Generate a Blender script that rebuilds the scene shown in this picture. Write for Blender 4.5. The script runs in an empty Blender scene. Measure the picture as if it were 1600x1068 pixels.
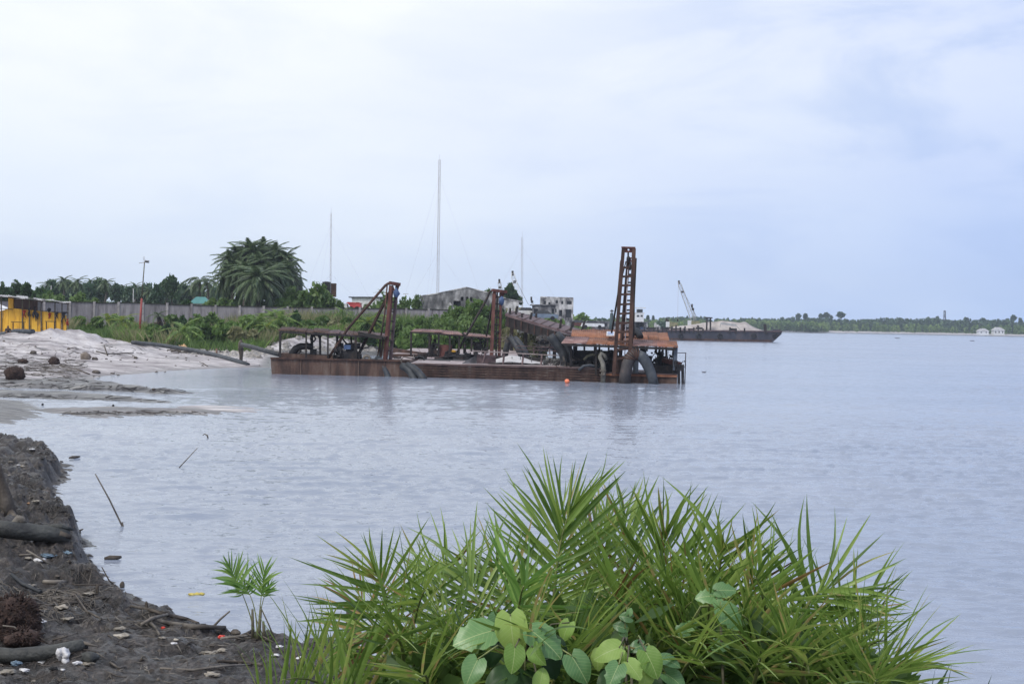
import bpy, math, random
import numpy as np
from mathutils import Vector, Matrix, Euler

R_ = math.radians
# ------------------------------------------------------------------ camera, light, sky
scene = bpy.context.scene
COL = scene.collection
F, CX, CY, H = 2222.0, 800.0, 534.0, 3.6
PITCH, ROLL = 0.825, 1.08
CAMR = Matrix.Rotation(R_(90 - PITCH), 3, 'X') @ Matrix.Rotation(R_(ROLL), 3, 'Z')
cam_data = bpy.data.cameras.new('camera')
cam = bpy.data.objects.new('camera', cam_data)
COL.objects.link(cam)
cam_data.sensor_width = 36.0
cam_data.lens = 50.0
cam_data.clip_start = 0.1
cam_data.clip_end = 6000
cam.matrix_world = Matrix.Translation((0, 0, H)) @ CAMR.to_4x4()
scene.camera = cam

scene.view_settings.view_transform = 'Standard'
scene.view_settings.look = 'None'
scene.view_settings.exposure = 0.0
scene.view_settings.gamma = 1.0
scene.view_settings.use_curve_mapping = False
scene.render.engine = 'CYCLES'
scene.cycles.max_bounces = 8
scene.cycles.volume_bounces = 1
scene.cycles.transparent_max_bounces = 8
scene.cycles.use_denoising = True

SUN_EL, SUN_AZ = 52.0, -140.0      # behind the photographer, to the left
world = bpy.data.worlds.new('World')
scene.world = world
world.use_nodes = True
wt = world.node_tree
wt.nodes.clear()
def WN(t, **k):
    n = wt.nodes.new(t)
    for a, b in k.items():
        setattr(n, a, b)
    return n
def WL(a, b):
    wt.links.new(a, b)
def wmath(op, a, b=None, c=None, clamp=False):
    n = WN('ShaderNodeMath', operation=op)
    n.use_clamp = clamp
    for i, v in enumerate((a, b, c)):
        if v is None: continue
        if isinstance(v, (int, float)): n.inputs[i].default_value = v
        else: WL(v, n.inputs[i])
    return n.outputs[0]
def wrange(v, a, b, c=0.0, d=1.0):
    n = WN('ShaderNodeMapRange', interpolation_type='SMOOTHSTEP')
    WL(v, n.inputs[0])
    for i, q in enumerate((a, b, c, d)): n.inputs[i + 1].default_value = q
    return n.outputs[0]
def wmix(f, a, b):
    n = WN('ShaderNodeMix', data_type='RGBA')
    if isinstance(f, (int, float)): n.inputs[0].default_value = f
    else: WL(f, n.inputs[0])
    for i, v in ((6, a), (7, b)):
        if isinstance(v, tuple): n.inputs[i].default_value = (*v, 1)
        else: WL(v, n.inputs[i])
    return n.outputs[2]
sky = WN('ShaderNodeTexSky', sky_type='NISHITA')
sky.sun_disc = False
sky.sun_elevation = R_(SUN_EL)
sky.sun_rotation = R_(-SUN_AZ)
sky.altitude = 0; sky.air_density = 1.0; sky.dust_density = 2.0; sky.ozone_density = 1.5
tc = WN('ShaderNodeTexCoord')
sep = WN('ShaderNodeSeparateXYZ'); WL(tc.outputs['Generated'], sep.inputs[0])
mp = WN('ShaderNodeMapping'); WL(tc.outputs['Generated'], mp.inputs[0]); mp.inputs['Scale'].default_value = (1.0, 1.0, 3.2); mp.inputs['Rotation'].default_value = (0, R_(12), 0)
nz = WN('ShaderNodeTexNoise'); WL(mp.outputs[0], nz.inputs['Vector']); nz.inputs['Scale'].default_value = 3.1; nz.inputs['Detail'].default_value = 5; nz.inputs['Roughness'].default_value = 0.5
nz.inputs['Distortion'].default_value = 0.25
nz2 = WN('ShaderNodeTexNoise'); WL(mp.outputs[0], nz2.inputs['Vector']); nz2.inputs['Scale'].default_value = 9.0; nz2.inputs['Detail'].default_value = 4
nn = wmath('ADD', wmath('MULTIPLY', wmath('SUBTRACT', nz.outputs[0], 0.5), 1.25), wmath('MULTIPLY', wmath('SUBTRACT', nz2.outputs[0], 0.5), 0.40))
# the overcast thins towards the left / overhead and thickens to a slate blue low on the right
az = wrange(sep.outputs[0], -0.20, 0.46)
elv = wrange(wmath('ADD', sep.outputs[2], wmath('MULTIPLY', nn, 0.10)), -0.02, 0.21)
azn = wmath('ADD', az, nn, clamp=True)
low = wmix(azn, (0.82, 0.93, 1.12), (0.46, 0.635, 1.02))
high = wmix(azn, (1.08, 1.12, 1.15), (0.76, 0.86, 1.12))
cl = wmix(elv, low, high)
# slate-blue patches of thicker cloud, mostly to the right
nz3 = WN('ShaderNodeTexNoise'); WL(mp.outputs[0], nz3.inputs['Vector']); nz3.inputs['Scale'].default_value = 5.2; nz3.inputs['Detail'].default_value = 7; nz3.inputs['Roughness'].default_value = 0.55; nz3.inputs['Distortion'].default_value = 0.5
patch = wmath('MULTIPLY', wrange(nz3.outputs[0], 0.42, 0.66), wmath('ADD', wmath('MULTIPLY', wrange(sep.outputs[0], -0.05, 0.36), 0.52), 0.12))
cl = wmix(patch, cl, (0.49, 0.645, 1.0))
SKY_NISHITA, SKY_CLOUD = 0.06, 0.97
bg1 = WN('ShaderNodeBackground'); WL(sky.outputs[0], bg1.inputs[0]); bg1.inputs[1].default_value = SKY_NISHITA
bg2 = WN('ShaderNodeBackground'); WL(cl, bg2.inputs[0]); bg2.inputs[1].default_value = SKY_CLOUD
mx = WN('ShaderNodeMixShader'); mx.inputs[0].default_value = 0.93
WL(bg1.outputs[0], mx.inputs[1]); WL(bg2.outputs[0], mx.inputs[2])
wo = WN('ShaderNodeOutputWorld'); WL(mx.outputs[0], wo.inputs[0])

sd_ = bpy.data.lights.new('sun', 'SUN')
sd_.energy = 2.2; sd_.angle = R_(14); sd_.color = (1.0, 0.96, 0.90)
sun = bpy.data.objects.new('sun', sd_); COL.objects.link(sun)
sdir = Vector((math.cos(R_(SUN_EL)) * math.sin(R_(SUN_AZ)), math.cos(R_(SUN_EL)) * math.cos(R_(SUN_AZ)), math.sin(R_(SUN_EL))))
sun.rotation_euler = sdir.to_track_quat('Z', 'Y').to_euler()

# ------------------------------------------------------------------ measuring helpers
CAMRT = CAMR.transposed()
def ray(px, py):
    return CAMR @ Vector(((px - CX) / F, -(py - CY) / F, -1.0))
def W(px, py, d):
    v = ray(px, py); t = d / v.y
    return Vector((v.x * t, d, H + v.z * t))
def G(px, py, z=0.0):
    v = ray(px, py); t = (z - H) / v.z
    return Vector((v.x * t, v.y * t, z))
def XX(px, d, z):
    k = (px - CX) / F
    A, B = CAMRT[0], CAMRT[2]
    a1 = A[1] * d + A[2] * (z - H); b1 = B[1] * d + B[2] * (z - H)
    return -(a1 + k * b1) / (A[0] + k * B[0])
def P3(px, d, z):
    return Vector((XX(px, d, z), d, z))

# ------------------------------------------------------------------ noise
def _hash(xi, yi, s):
    n = (xi * 374761393 + yi * 668265263 + s * 974634777) & 0x7fffffff
    n = ((n ^ (n >> 13)) * 1274126177) & 0x7fffffff
    n = n ^ (n >> 16)
    return (n & 0xffff) / 65535.0
def vnoise(x, y, s=0):
    xi = np.floor(x).astype(np.int64); yi = np.floor(y).astype(np.int64)
    fx = x - xi; fy = y - yi
    fx = fx * fx * (3 - 2 * fx); fy = fy * fy * (3 - 2 * fy)
    a = _hash(xi, yi, s); b = _hash(xi + 1, yi, s); c = _hash(xi, yi + 1, s); d = _hash(xi + 1, yi + 1, s)
    return (a * (1 - fx) + b * fx) * (1 - fy) + (c * (1 - fx) + d * fx) * fy
def fbm(x, y, o=4, s=0, g=0.5):
    r = 0; a = 1; t = 0
    for i in range(o):
        r = r + a * vnoise(x, y, s + i * 17); t += a
        a *= g; x = x * 2.03 + 11.3; y = y * 2.03 + 7.7
    return r / t
def ss(a, b, x):
    t = np.clip((x - a) / (b - a), 0, 1)
    return t * t * (3 - 2 * t)
def sdist(poly, x, y):
    """signed distance, positive inside"""
    P = np.array(poly, float); n = len(P)
    best = np.full(x.shape, 1e18); ins = np.zeros(x.shape, bool)
    for i in range(n):
        ax, ay = P[i]; bx, by = P[(i + 1) % n]
        dx, dy = bx - ax, by - ay
        L = dx * dx + dy * dy + 1e-12
        t = np.clip(((x - ax) * dx + (y - ay) * dy) / L, 0, 1)
        best = np.minimum(best, (x - ax - t * dx) ** 2 + (y - ay - t * dy) ** 2)
        c = ((ay > y) != (by > y)) & (x < (bx - ax) * (y - ay) / (by - ay + 1e-12) + ax)
        ins ^= c
    d = np.sqrt(best)
    return np.where(ins, d, -d)

# ------------------------------------------------------------------ object helpers
WLOC = {}
def tag(o, label=None, cat=None, group=None, kind=None):
    if label: o['label'] = label
    if cat: o['category'] = cat
    if group: o['group'] = group
    if kind: o['kind'] = kind
    return o
def thing(name, loc, label, cat, group=None):
    o = bpy.data.objects.new(name, None); COL.objects.link(o)
    o.empty_display_size = 0.3
    o.location = loc; WLOC[o.name] = Vector(loc)
    return tag(o, label, cat, group)
def link_mesh(name, me, parent=None, wloc=(0, 0, 0)):
    o = bpy.data.objects.new(name, me); COL.objects.link(o)
    w = Vector(wloc); WLOC[o.name] = w
    if parent is not None:
        o.parent = parent; o.location = w - WLOC[parent.name]
    else:
        o.location = w
    return o
def np_mesh(name, V, Q, mats, smooth=True, mi=None, attrs=None, point_attrs=None):
    V = np.asarray(V, np.float32); Q = np.asarray(Q, np.int32)
    me = bpy.data.meshes.new(name)
    k = Q.shape[1]
    me.vertices.add(len(V)); me.vertices.foreach_set('co', V.ravel())
    me.loops.add(Q.size); me.loops.foreach_set('vertex_index', Q.ravel())
    me.polygons.add(len(Q)); me.polygons.foreach_set('loop_start', np.arange(0, Q.size, k, dtype=np.int32))
    me.polygons.foreach_set('loop_total', np.full(len(Q), k, np.int32))
    me.polygons.foreach_set('use_smooth', np.full(len(Q), smooth))
    for m in (mats if isinstance(mats, (list, tuple)) else [mats]): me.materials.append(m)
    if mi is not None: me.polygons.foreach_set('material_index', np.asarray(mi, np.int32))
    for dom, dd in (('FACE', attrs), ('POINT', point_attrs)):
        for a, v in (dd or {}).items():
            at = me.attributes.new(a, 'FLOAT', dom); at.data.foreach_set('value', np.asarray(v, np.float32))
    me.update(calc_edges=True)
    return me
def copy_tree(o, parent=None, loc=None):
    c = o.copy(); COL.objects.link(c)
    WLOC[c.name] = Vector(c.location) if parent is None else WLOC[parent.name] + Vector(c.location)
    if parent is not None: c.parent = parent
    for ch in list(o.children): copy_tree(ch, c)
    return c

class MB:
    """collects boxes, beams, tubes ... in world coordinates"""
    def __init__(s): s.v = []; s.f = []; s.sm = []
    def add(s, vs, fs, sm=False):
        b = len(s.v); s.v += [Vector(v) for v in vs]; s.f += [tuple(i + b for i in f) for f in fs]; s.sm += [sm] * len(fs)
        return s
    def box(s, c, size, rot=None):
        hx, hy, hz = (q / 2 for q in size); c = Vector(c)
        vs = [Vector((x, y, z)) for x in (-hx, hx) for y in (-hy, hy) for z in (-hz, hz)]
        if rot is not None:
            m = Euler([R_(q) for q in rot]).to_matrix() if not isinstance(rot, Matrix) else rot
            vs = [m @ v for v in vs]
        return s.add([v + c for v in vs], [(0, 1, 3, 2), (4, 6, 7, 5), (0, 4, 5, 1), (2, 3, 7, 6), (0, 2, 6, 4), (1, 5, 7, 3)])
    def slab(s, pts, t=None, down=(0, 0, -1)):
        """polygon pts extruded by vector down*t"""
        n = len(pts); e = Vector(down) * (t or 1)
        vs = [Vector(p) for p in pts] + [Vector(p) + e for p in pts]
        return s.add(vs, [tuple(range(n)), tuple(range(2 * n - 1, n - 1, -1))] + [(i, i + n, (i + 1) % n + n, (i + 1) % n) for i in range(n)])
    def beam(s, a, b, w=0.1, h=None):
        a, b = Vector(a), Vector(b); h = h or w
        t = (b - a)
        if t.length < 1e-5: return s
        t.normalize()
        u = t.cross(Vector((0, 0, 1)))
        if u.length < 1e-3: u = Vector((1, 0, 0))
        u.normalize(); n = u.cross(t)
        vs = [p + u * (i * w / 2) + n * (j * h / 2) for p in (a, b) for i, j in ((-1, -1), (1, -1), (1, 1), (-1, 1))]
        return s.add(vs, [(3, 2, 1, 0), (4, 5, 6, 7)] + [(i, (i + 1) % 4, (i + 1) % 4 + 4, i + 4) for i in range(4)])
    def tube(s, pts, r, seg=8, caps=True, smooth=True, bore=0):
        pts = [Vector(p) for p in pts]
        rs = r if isinstance(r, (list, tuple)) else [r] * len(pts)
        vs = []; fs = []; n = len(pts)
        t0 = (pts[1] - pts[0]).normalized()
        u = t0.cross(Vector((0, 0, 1)))
        if u.length < 1e-2: u = t0.cross(Vector((0, 1, 0)))
        u.normalize()
        for i, p in enumerate(pts):
            a = pts[max(i - 1, 0)]; b = pts[min(i + 1, n - 1)]
            t = (b - a).normalized()
            u = (u - t * u.dot(t)).normalized(); w = t.cross(u)
            for k in range(seg):
                an = 2 * math.pi * k / seg
                vs.append(p + (u * math.cos(an) + w * math.sin(an)) * rs[i])
        for i in range(n - 1):
            for k in range(seg):
                fs.append((i * seg + k, i * seg + (k + 1) % seg, (i + 1) * seg + (k + 1) % seg, (i + 1) * seg + k))
        s.add(vs, fs, smooth)
        if caps:
            b = len(s.v) - n * seg
            s.f += [tuple(b + k for k in range(seg - 1, -1, -1)), tuple(b + (n - 1) * seg + k for k in range(seg))]; s.sm += [False, False]
        return s
    def cyl(s, a, b, r, seg=10): return s.tube([a, b], r, seg)
    def ring(s, c, R, r, ax=(0, 1, 0), seg=12, ts=6):
        ax = Vector(ax).normalized(); u = ax.orthogonal().normalized(); w = ax.cross(u); c = Vector(c)
        vs = []; fs = []
        for i in range(seg):
            a = 2 * math.pi * i / seg; d = u * math.cos(a) + w * math.sin(a)
            for k in range(ts):
                b = 2 * math.pi * k / ts
                vs.append(c + d * (R + r * math.cos(b)) + ax * r * math.sin(b))
        for i in range(seg):
            for k in range(ts):
                fs.append((i * ts + k, ((i + 1) % seg) * ts + k, ((i + 1) % seg) * ts + (k + 1) % ts, i * ts + (k + 1) % ts))
        return s.add(vs, fs, True)
    def blob(s, c, size, n=2, seed=0, amp=0.2, flat=False):
        rnd = random.Random(seed); c = Vector(c)
        import bmesh
        bm = bmesh.new(); bmesh.ops.create_icosphere(bm, subdivisions=n, radius=1)
        sx, sy, sz = size if isinstance(size, (tuple, list)) else (size,) * 3
        ph = [rnd.uniform(0, 6) for _ in range(6)]
        vs = []
        for v in bm.verts:
            p = v.co
            k = 1 + amp * (math.sin(3 * p.x + ph[0]) * math.sin(3.3 * p.y + ph[1]) + 0.6 * math.sin(6 * p.z + ph[2]) * math.sin(5 * p.x + ph[3])) + rnd.uniform(-amp, amp) * 0.5
            vs.append(c + Vector((p.x * sx * k, p.y * sy * k, p.z * sz * k)))
        fs = [tuple(q.index for q in f.verts) for f in bm.faces]
        bm.free()
        return s.add(vs, fs, not flat)
    def build(s, name, mat, parent=None, bevel=0):
        if not s.v: return None
        lo = Vector((min(v.x for v in s.v), min(v.y for v in s.v), min(v.z for v in s.v)))
        hi = Vector((max(v.x for v in s.v), max(v.y for v in s.v), max(v.z for v in s.v)))
        c = Vector(((lo.x + hi.x) / 2, (lo.y + hi.y) / 2, lo.z))
        me = bpy.data.meshes.new(name)
        me.from_pydata([v - c for v in s.v], [], s.f)
        me.materials.append(mat)
        me.polygons.foreach_set('use_smooth', s.sm)
        me.update()
        o = link_mesh(name, me, parent, c)
        if bevel:
            m = o.modifiers.new('edge', 'BEVEL'); m.width = bevel; m.segments = 1; m.limit_method = 'ANGLE'
        return o

# ------------------------------------------------------------------ materials
def _nodes(name):
    m = bpy.data.materials.new(name); m.use_nodes = True
    nt = m.node_tree; nt.nodes.clear()
    out = nt.nodes.new('ShaderNodeOutputMaterial')
    return m, nt, out
def ramp(nt, src, cols):
    r = nt.nodes.new('ShaderNodeValToRGB'); e = r.color_ramp.elements
    while len(e) < len(cols): e.new(0.5)
    for i, (p, c) in enumerate(cols):
        e[i].position = p; e[i].color = (*c, 1)
    nt.links.new(src, r.inputs[0])
    return r.outputs[0]
def M(name, cols, scale=2.0, rough=0.7, metal=0.0, bump=0.3, bscale=12.0, stretch=(1, 1, 1), detail=6, bdist=0.03, spec=0.4, rnoise=0.15, hue=0.0):
    m, nt, out = _nodes(name)
    L = nt.links.new
    tc = nt.nodes.new('ShaderNodeTexCoord'); mp = nt.nodes.new('ShaderNodeMapping')
    L(tc.outputs['Object'], mp.inputs[0]); mp.inputs['Scale'].default_value = stretch
    if hue:
        oi = nt.nodes.new('ShaderNodeObjectInfo')
        cb = nt.nodes.new('ShaderNodeCombineXYZ')
        mu = nt.nodes.new('ShaderNodeMath'); mu.operation = 'MULTIPLY'; mu.inputs[1].default_value = 37.0
        L(oi.outputs['Random'], mu.inputs[0]); L(mu.outputs[0], cb.inputs[0]); L(mu.outputs[0], cb.inputs[1])
        L(cb.outputs[0], mp.inputs['Location'])
    n = nt.nodes.new('ShaderNodeTexNoise'); L(mp.outputs[0], n.inputs['Vector']); n.inputs['Scale'].default_value = scale; n.inputs['Detail'].default_value = detail; n.inputs['Roughness'].default_value = 0.62
    c = ramp(nt, n.outputs[0], cols)
    bs = nt.nodes.new('ShaderNodeBsdfPrincipled'); L(bs.outputs[0], out.inputs[0])
    if hue:
        hs = nt.nodes.new('ShaderNodeHueSaturation'); L(c, hs.inputs['Color'])
        a = nt.nodes.new('ShaderNodeMapRange'); L(oi.outputs['Random'], a.inputs[0]); a.inputs[3].default_value = 1 - hue; a.inputs[4].default_value = 1 + hue
        L(a.outputs[0], hs.inputs['Value']); c = hs.outputs[0]
    L(c, bs.inputs['Base Color'])
    bs.inputs['Metallic'].default_value = metal
    bs.inputs['Specular IOR Level'].default_value = spec
    n2 = nt.nodes.new('ShaderNodeTexNoise'); L(tc.outputs['Object'], n2.inputs['Vector']); n2.inputs['Scale'].default_value = bscale; n2.inputs['Detail'].default_value = 5
    mr = nt.nodes.new('ShaderNodeMapRange'); L(n2.outputs[0], mr.inputs[0]); mr.inputs[3].default_value = max(rough - rnoise, 0.03); mr.inputs[4].default_value = min(rough + rnoise, 1)
    L(mr.outputs[0], bs.inputs['Roughness'])
    if bump:
        b = nt.nodes.new('ShaderNodeBump'); b.inputs['Strength'].default_value = bump; b.inputs['Distance'].default_value = bdist
        L(n2.outputs[0], b.inputs['Height']); L(b.outputs[0], bs.inputs['Normal'])
    return m
def leaf_mat(name, cols, rough=0.5, trans=0.35, vein=False, spec=0.35, objvar=False):
    """cols: ramp over a random value per leaf (face attribute var, or the object's own random number)"""
    m, nt, out = _nodes(name); L = nt.links.new
    if objvar:
        oi = nt.nodes.new('ShaderNodeObjectInfo'); src = oi.outputs['Random']
    else:
        at = nt.nodes.new('ShaderNodeAttribute'); at.attribute_name = 'var'; src = at.outputs['Fac']
    tc = nt.nodes.new('ShaderNodeTexCoord')
    n = nt.nodes.new('ShaderNodeTexNoise'); L(tc.outputs['Object'], n.inputs['Vector']); n.inputs['Scale'].default_value = 6.0 if objvar else 0.5; n.inputs['Detail'].default_value = 4
    ad = nt.nodes.new('ShaderNodeMath'); ad.operation = 'MULTIPLY_ADD'; L(n.outputs[0], ad.inputs[0]); ad.inputs[1].default_value = 0.5; L(src, ad.inputs[2])
    sb = nt.nodes.new('ShaderNodeMath'); sb.operation = 'SUBTRACT'; L(ad.outputs[0], sb.inputs[0]); sb.inputs[1].default_value = 0.25
    c = ramp(nt, sb.outputs[0], cols)
    if vein:
        sx = nt.nodes.new('ShaderNodeSeparateXYZ'); L(tc.outputs['Object'], sx.inputs[0])
        def mth(op, a, b=None):
            q = nt.nodes.new('ShaderNodeMath'); q.operation = op
            for i, v in enumerate((a, b)):
                if v is None: continue
                if isinstance(v, float): q.inputs[i].default_value = v
                else: L(v, q.inputs[i])
            return q.outputs[0]
        ay = mth('ABSOLUTE', sx.outputs[1])
        ph = mth('SUBTRACT', sx.outputs[0], mth('MULTIPLY', ay, 0.75))
        sv = mth('LESS_THAN', mth('ABSOLUTE', mth('SUBTRACT', mth('FRACT', mth('MULTIPLY', ph, 8.0)), 0.5)), 0.045)
        mv = mth('LESS_THAN', ay, 0.010)
        vv = mth('MAXIMUM', mth('MULTIPLY', sv, 0.30), mth('MULTIPLY', mv, 0.7))
        mxv = nt.nodes.new('ShaderNodeMix'); mxv.data_type = 'RGBA'; L(vv, mxv.inputs[0]); L(c, mxv.inputs[6]); mxv.inputs[7].default_value = (0.42, 0.50, 0.22, 1); c = mxv.outputs[2]
    bs = nt.nodes.new('ShaderNodeBsdfPrincipled'); L(c, bs.inputs['Base Color']); bs.inputs['Roughness'].default_value = rough; bs.inputs['Specular IOR Level'].default_value = spec
    tr = nt.nodes.new('ShaderNodeBsdfTranslucent')
    hs = nt.nodes.new('ShaderNodeHueSaturation'); L(c, hs.inputs['Color']); hs.inputs['Value'].default_value = 1.5; hs.inputs['Hue'].default_value = 0.485; hs.inputs['Saturation'].default_value = 1.05
    L(hs.outputs[0], tr.inputs[0])
    mx = nt.nodes.new('ShaderNodeMixShader'); mx.inputs[0].default_value = trans
    L(bs.outputs[0], mx.inputs[1]); L(tr.outputs[0], mx.inputs[2]); L(mx.outputs[0], out.inputs[0])
    return m

rust = M('rust', [(0.3, (0.022, 0.013, 0.012)), (0.48, (0.055, 0.027, 0.020)), (0.62, (0.095, 0.048, 0.034)), (0.78, (0.16, 0.10, 0.075))], 1.7, 0.8, 0.0, 0.4, 16, (1, 1, 0.35), hue=0.12)
rust_hull = M('rust_hull', [(0.28, (0.024, 0.017, 0.015)), (0.42, (0.055, 0.032, 0.026)), (0.53, (0.098, 0.055, 0.041)), (0.62, (0.125, 0.086, 0.069)), (0.74, (0.20, 0.165, 0.145))], 1.6, 0.75, 0.0, 0.5, 9, (1, 1, 0.22), bdist=0.05, hue=0.10)
rust_red = M('rust_red', [(0.3, (0.045, 0.018, 0.015)), (0.48, (0.10, 0.033, 0.027)), (0.66, (0.16, 0.068, 0.052))], 3, 0.7, 0.0, 0.3, 20, (1, 1, 0.4), hue=0.10)
rust_orange = M('rust_orange', [(0.28, (0.10, 0.045, 0.03)), (0.42, (0.19, 0.080, 0.048)), (0.56, (0.28, 0.125, 0.070)), (0.66, (0.26, 0.15, 0.11)), (0.8, (0.42, 0.27, 0.20))], 1.6, 0.85, 0.0, 0.3, 14, (1, 0.6, 1), hue=0.18)
rust_mauve = M('rust_mauve', [(0.3, (0.045, 0.030, 0.034)), (0.5, (0.095, 0.062, 0.066)), (0.7, (0.18, 0.13, 0.13))], 1.2, 0.8, 0.0, 0.3, 12, hue=0.10)
roof_pink = M('roof_pink', [(0.3, (0.10, 0.055, 0.05)), (0.5, (0.21, 0.12, 0.11)), (0.7, (0.34, 0.23, 0.21))], 1.1, 0.8, 0.0, 0.3, 12, hue=0.15)
deck_pink = M('deck_pink', [(0.3, (0.14, 0.10, 0.10)), (0.46, (0.25, 0.20, 0.20)), (0.58, (0.33, 0.275, 0.275)), (0.7, (0.43, 0.38, 0.38))], 0.9, 0.6, 0.0, 0.2, 6, (1, 0.4, 1))
dark_metal = M('dark_metal', [(0.3, (0.010, 0.009, 0.010)), (0.55, (0.024, 0.019, 0.018)), (0.75, (0.075, 0.042, 0.032))], 3, 0.65, 0.0, 0.4, 14, hue=0.2)
greasy = M('greasy_machine', [(0.3, (0.008, 0.008, 0.010)), (0.55, (0.022, 0.020, 0.022)), (0.75, (0.06, 0.05, 0.05))], 4, 0.5, 0.2, 0.4, 14, hue=0.2)
pipe_grey = M('pipe_grey', [(0.3, (0.02, 0.024, 0.030)), (0.5, (0.045, 0.053, 0.066)), (0.7, (0.09, 0.096, 0.102))], 2, 0.6, 0.0, 0.25, 10, hue=0.1)
pipe_black = M('pipe_black', [(0.3, (0.012, 0.014, 0.017)), (0.55, (0.032, 0.036, 0.042)), (0.75, (0.075, 0.075, 0.08))], 2.5, 0.6, 0.0, 0.3, 10, hue=0.1)
blue_tarp = M('blue_tarp', [(0.3, (0.03, 0.06, 0.14)), (0.7, (0.08, 0.13, 0.26))], 4, 0.6, 0, 0.4, 10)
white_paint = M('white_paint', [(0.3, (0.5, 0.5, 0.5)), (0.6, (0.75, 0.75, 0.76))], 3, 0.5, 0, 0.1, 10)
concrete = M('stained_concrete', [(0.36, (0.04, 0.04, 0.043)), (0.46, (0.12, 0.118, 0.122)), (0.54, (0.22, 0.215, 0.22)), (0.64, (0.42, 0.41, 0.41))], 0.7, 0.9, 0, 0.3, 5, (1, 1, 0.5), detail=9)
concrete_lt = M('pale_concrete', [(0.36, (0.05, 0.048, 0.052)), (0.45, (0.20, 0.195, 0.20)), (0.54, (0.42, 0.41, 0.40)), (0.62, (0.60, 0.58, 0.57))], 1.1, 0.9, 0, 0.3, 5, (1, 1, 0.5), detail=9)
wall_block = M('wall_block', [(0.32, (0.11, 0.10, 0.11)), (0.48, (0.235, 0.215, 0.225)), (0.7, (0.32, 0.30, 0.31))], 1.6, 0.92, 0, 0.4, 7, (1.6, 1.6, 0.30), detail=8, hue=0.12)
wall_post = M('wall_post', [(0.3, (0.16, 0.15, 0.155)), (0.7, (0.33, 0.31, 0.315))], 2, 0.9, hue=0.25)
moss_cap = M('moss_cap', [(0.3, (0.010, 0.012, 0.008)), (0.7, (0.06, 0.06, 0.045))], 3, 0.95, 0, 0.6, 8)
zinc = M('zinc', [(0.3, (0.16, 0.14, 0.13)), (0.5, (0.40, 0.39, 0.40)), (0.7, (0.66, 0.67, 0.69))], 1.2, 0.5, 0.2, 0.2, 8, hue=0.15)
yellow = M('yellow_paint', [(0.28, (0.14, 0.08, 0.03)), (0.40, (0.52, 0.27, 0.03)), (0.52, (0.70, 0.38, 0.03)), (0.7, (0.78, 0.47, 0.06))], 2.2, 0.65, 0, 0.2, 6, (1, 1, 0.3), hue=0.08)
brown_cloth = M('brown_curtain', [(0.3, (0.05, 0.03, 0.028)), (0.7, (0.12, 0.08, 0.07))], 3, 0.9, 0, 0.4, 8, (3, 3, 0.3))
red_cloth = M('red_cloth', [(0.3, (0.18, 0.02, 0.015)), (0.7, (0.34, 0.05, 0.03))], 4, 0.9)
black_cloth = M('black_cloth', [(0.3, (0.012, 0.012, 0.015)), (0.7, (0.035, 0.035, 0.045))], 4, 0.9)
grey_cloth = M('grey_cloth', [(0.3, (0.16, 0.17, 0.19)), (0.7, (0.32, 0.33, 0.36))], 4, 0.9)
skin_mat = M('skin', [(0.3, (0.07, 0.035, 0.022)), (0.7, (0.11, 0.055, 0.035))], 6, 0.55, bump=0.05)
red_pole = M('red_paint', [(0.3, (0.20, 0.035, 0.03)), (0.7, (0.36, 0.08, 0.07))], 3, 0.6, hue=0.1)
pole_grey = M('pole_grey', [(0.3, (0.28, 0.27, 0.27)), (0.7, (0.5, 0.5, 0.5))], 3, 0.6)
mast_mat = M('mast_steel', [(0.3, (0.34, 0.30, 0.33)), (0.7, (0.50, 0.47, 0.50))], 0.5, 0.6, bump=0)
green_roof = M('green_roof', [(0.3, (0.04, 0.16, 0.16)), (0.7, (0.08, 0.24, 0.23))], 1, 0.5)
red_truck = M('red_paint_truck', [(0.3, (0.45, 0.05, 0.05)), (0.7, (0.62, 0.10, 0.10))], 1, 0.5, bump=0)
hull_blue = M('hull_blueblack', [(0.3, (0.018, 0.016, 0.022)), (0.5, (0.04, 0.042, 0.06)), (0.66, (0.075, 0.06, 0.065)), (0.78, (0.13, 0.07, 0.05))], 0.5, 0.7, 0, 0.3, 3, (1, 1, 0.25))
tyre_mat = M('tyre', [(0.3, (0.008, 0.008, 0.009)), (0.7, (0.025, 0.025, 0.028))], 4, 0.8)
bark = M('bark', [(0.3, (0.030, 0.024, 0.02)), (0.5, (0.075, 0.062, 0.052)), (0.7, (0.15, 0.13, 0.11))], 4, 0.9, 0, 0.8, 25, (1, 1, 0.25), bdist=0.02)
log_mat = M('wet_log', [(0.3, (0.018, 0.018, 0.019)), (0.5, (0.048, 0.05, 0.048)), (0.7, (0.11, 0.11, 0.10))], 5, 0.6, 0, 0.9, 22, (0.3, 1, 1), bdist=0.02)
driftwood = M('driftwood', [(0.3, (0.05, 0.043, 0.038)), (0.5, (0.12, 0.105, 0.09)), (0.7, (0.26, 0.235, 0.205))], 6, 0.85, 0, 0.6, 40, (0.4, 1, 1), bdist=0.01, hue=0.35)
root_mat = M('root_fibre', [(0.3, (0.012, 0.008, 0.007)), (0.5, (0.04, 0.024, 0.02)), (0.7, (0.085, 0.052, 0.042))], 14, 0.95, 0, 1.0, 40, bdist=0.03)
rock_pale = M('rubble_pale', [(0.3, (0.16, 0.145, 0.13)), (0.5, (0.36, 0.335, 0.31)), (0.7, (0.52, 0.49, 0.46))], 1.5, 0.9, 0, 0.5, 6, hue=0.35)
plastic_white = M('plastic_white', [(0.3, (0.45, 0.44, 0.45)), (0.7, (0.78, 0.77, 0.78))], 9, 0.4, 0, 0.8, 24, bdist=0.02)
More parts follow.
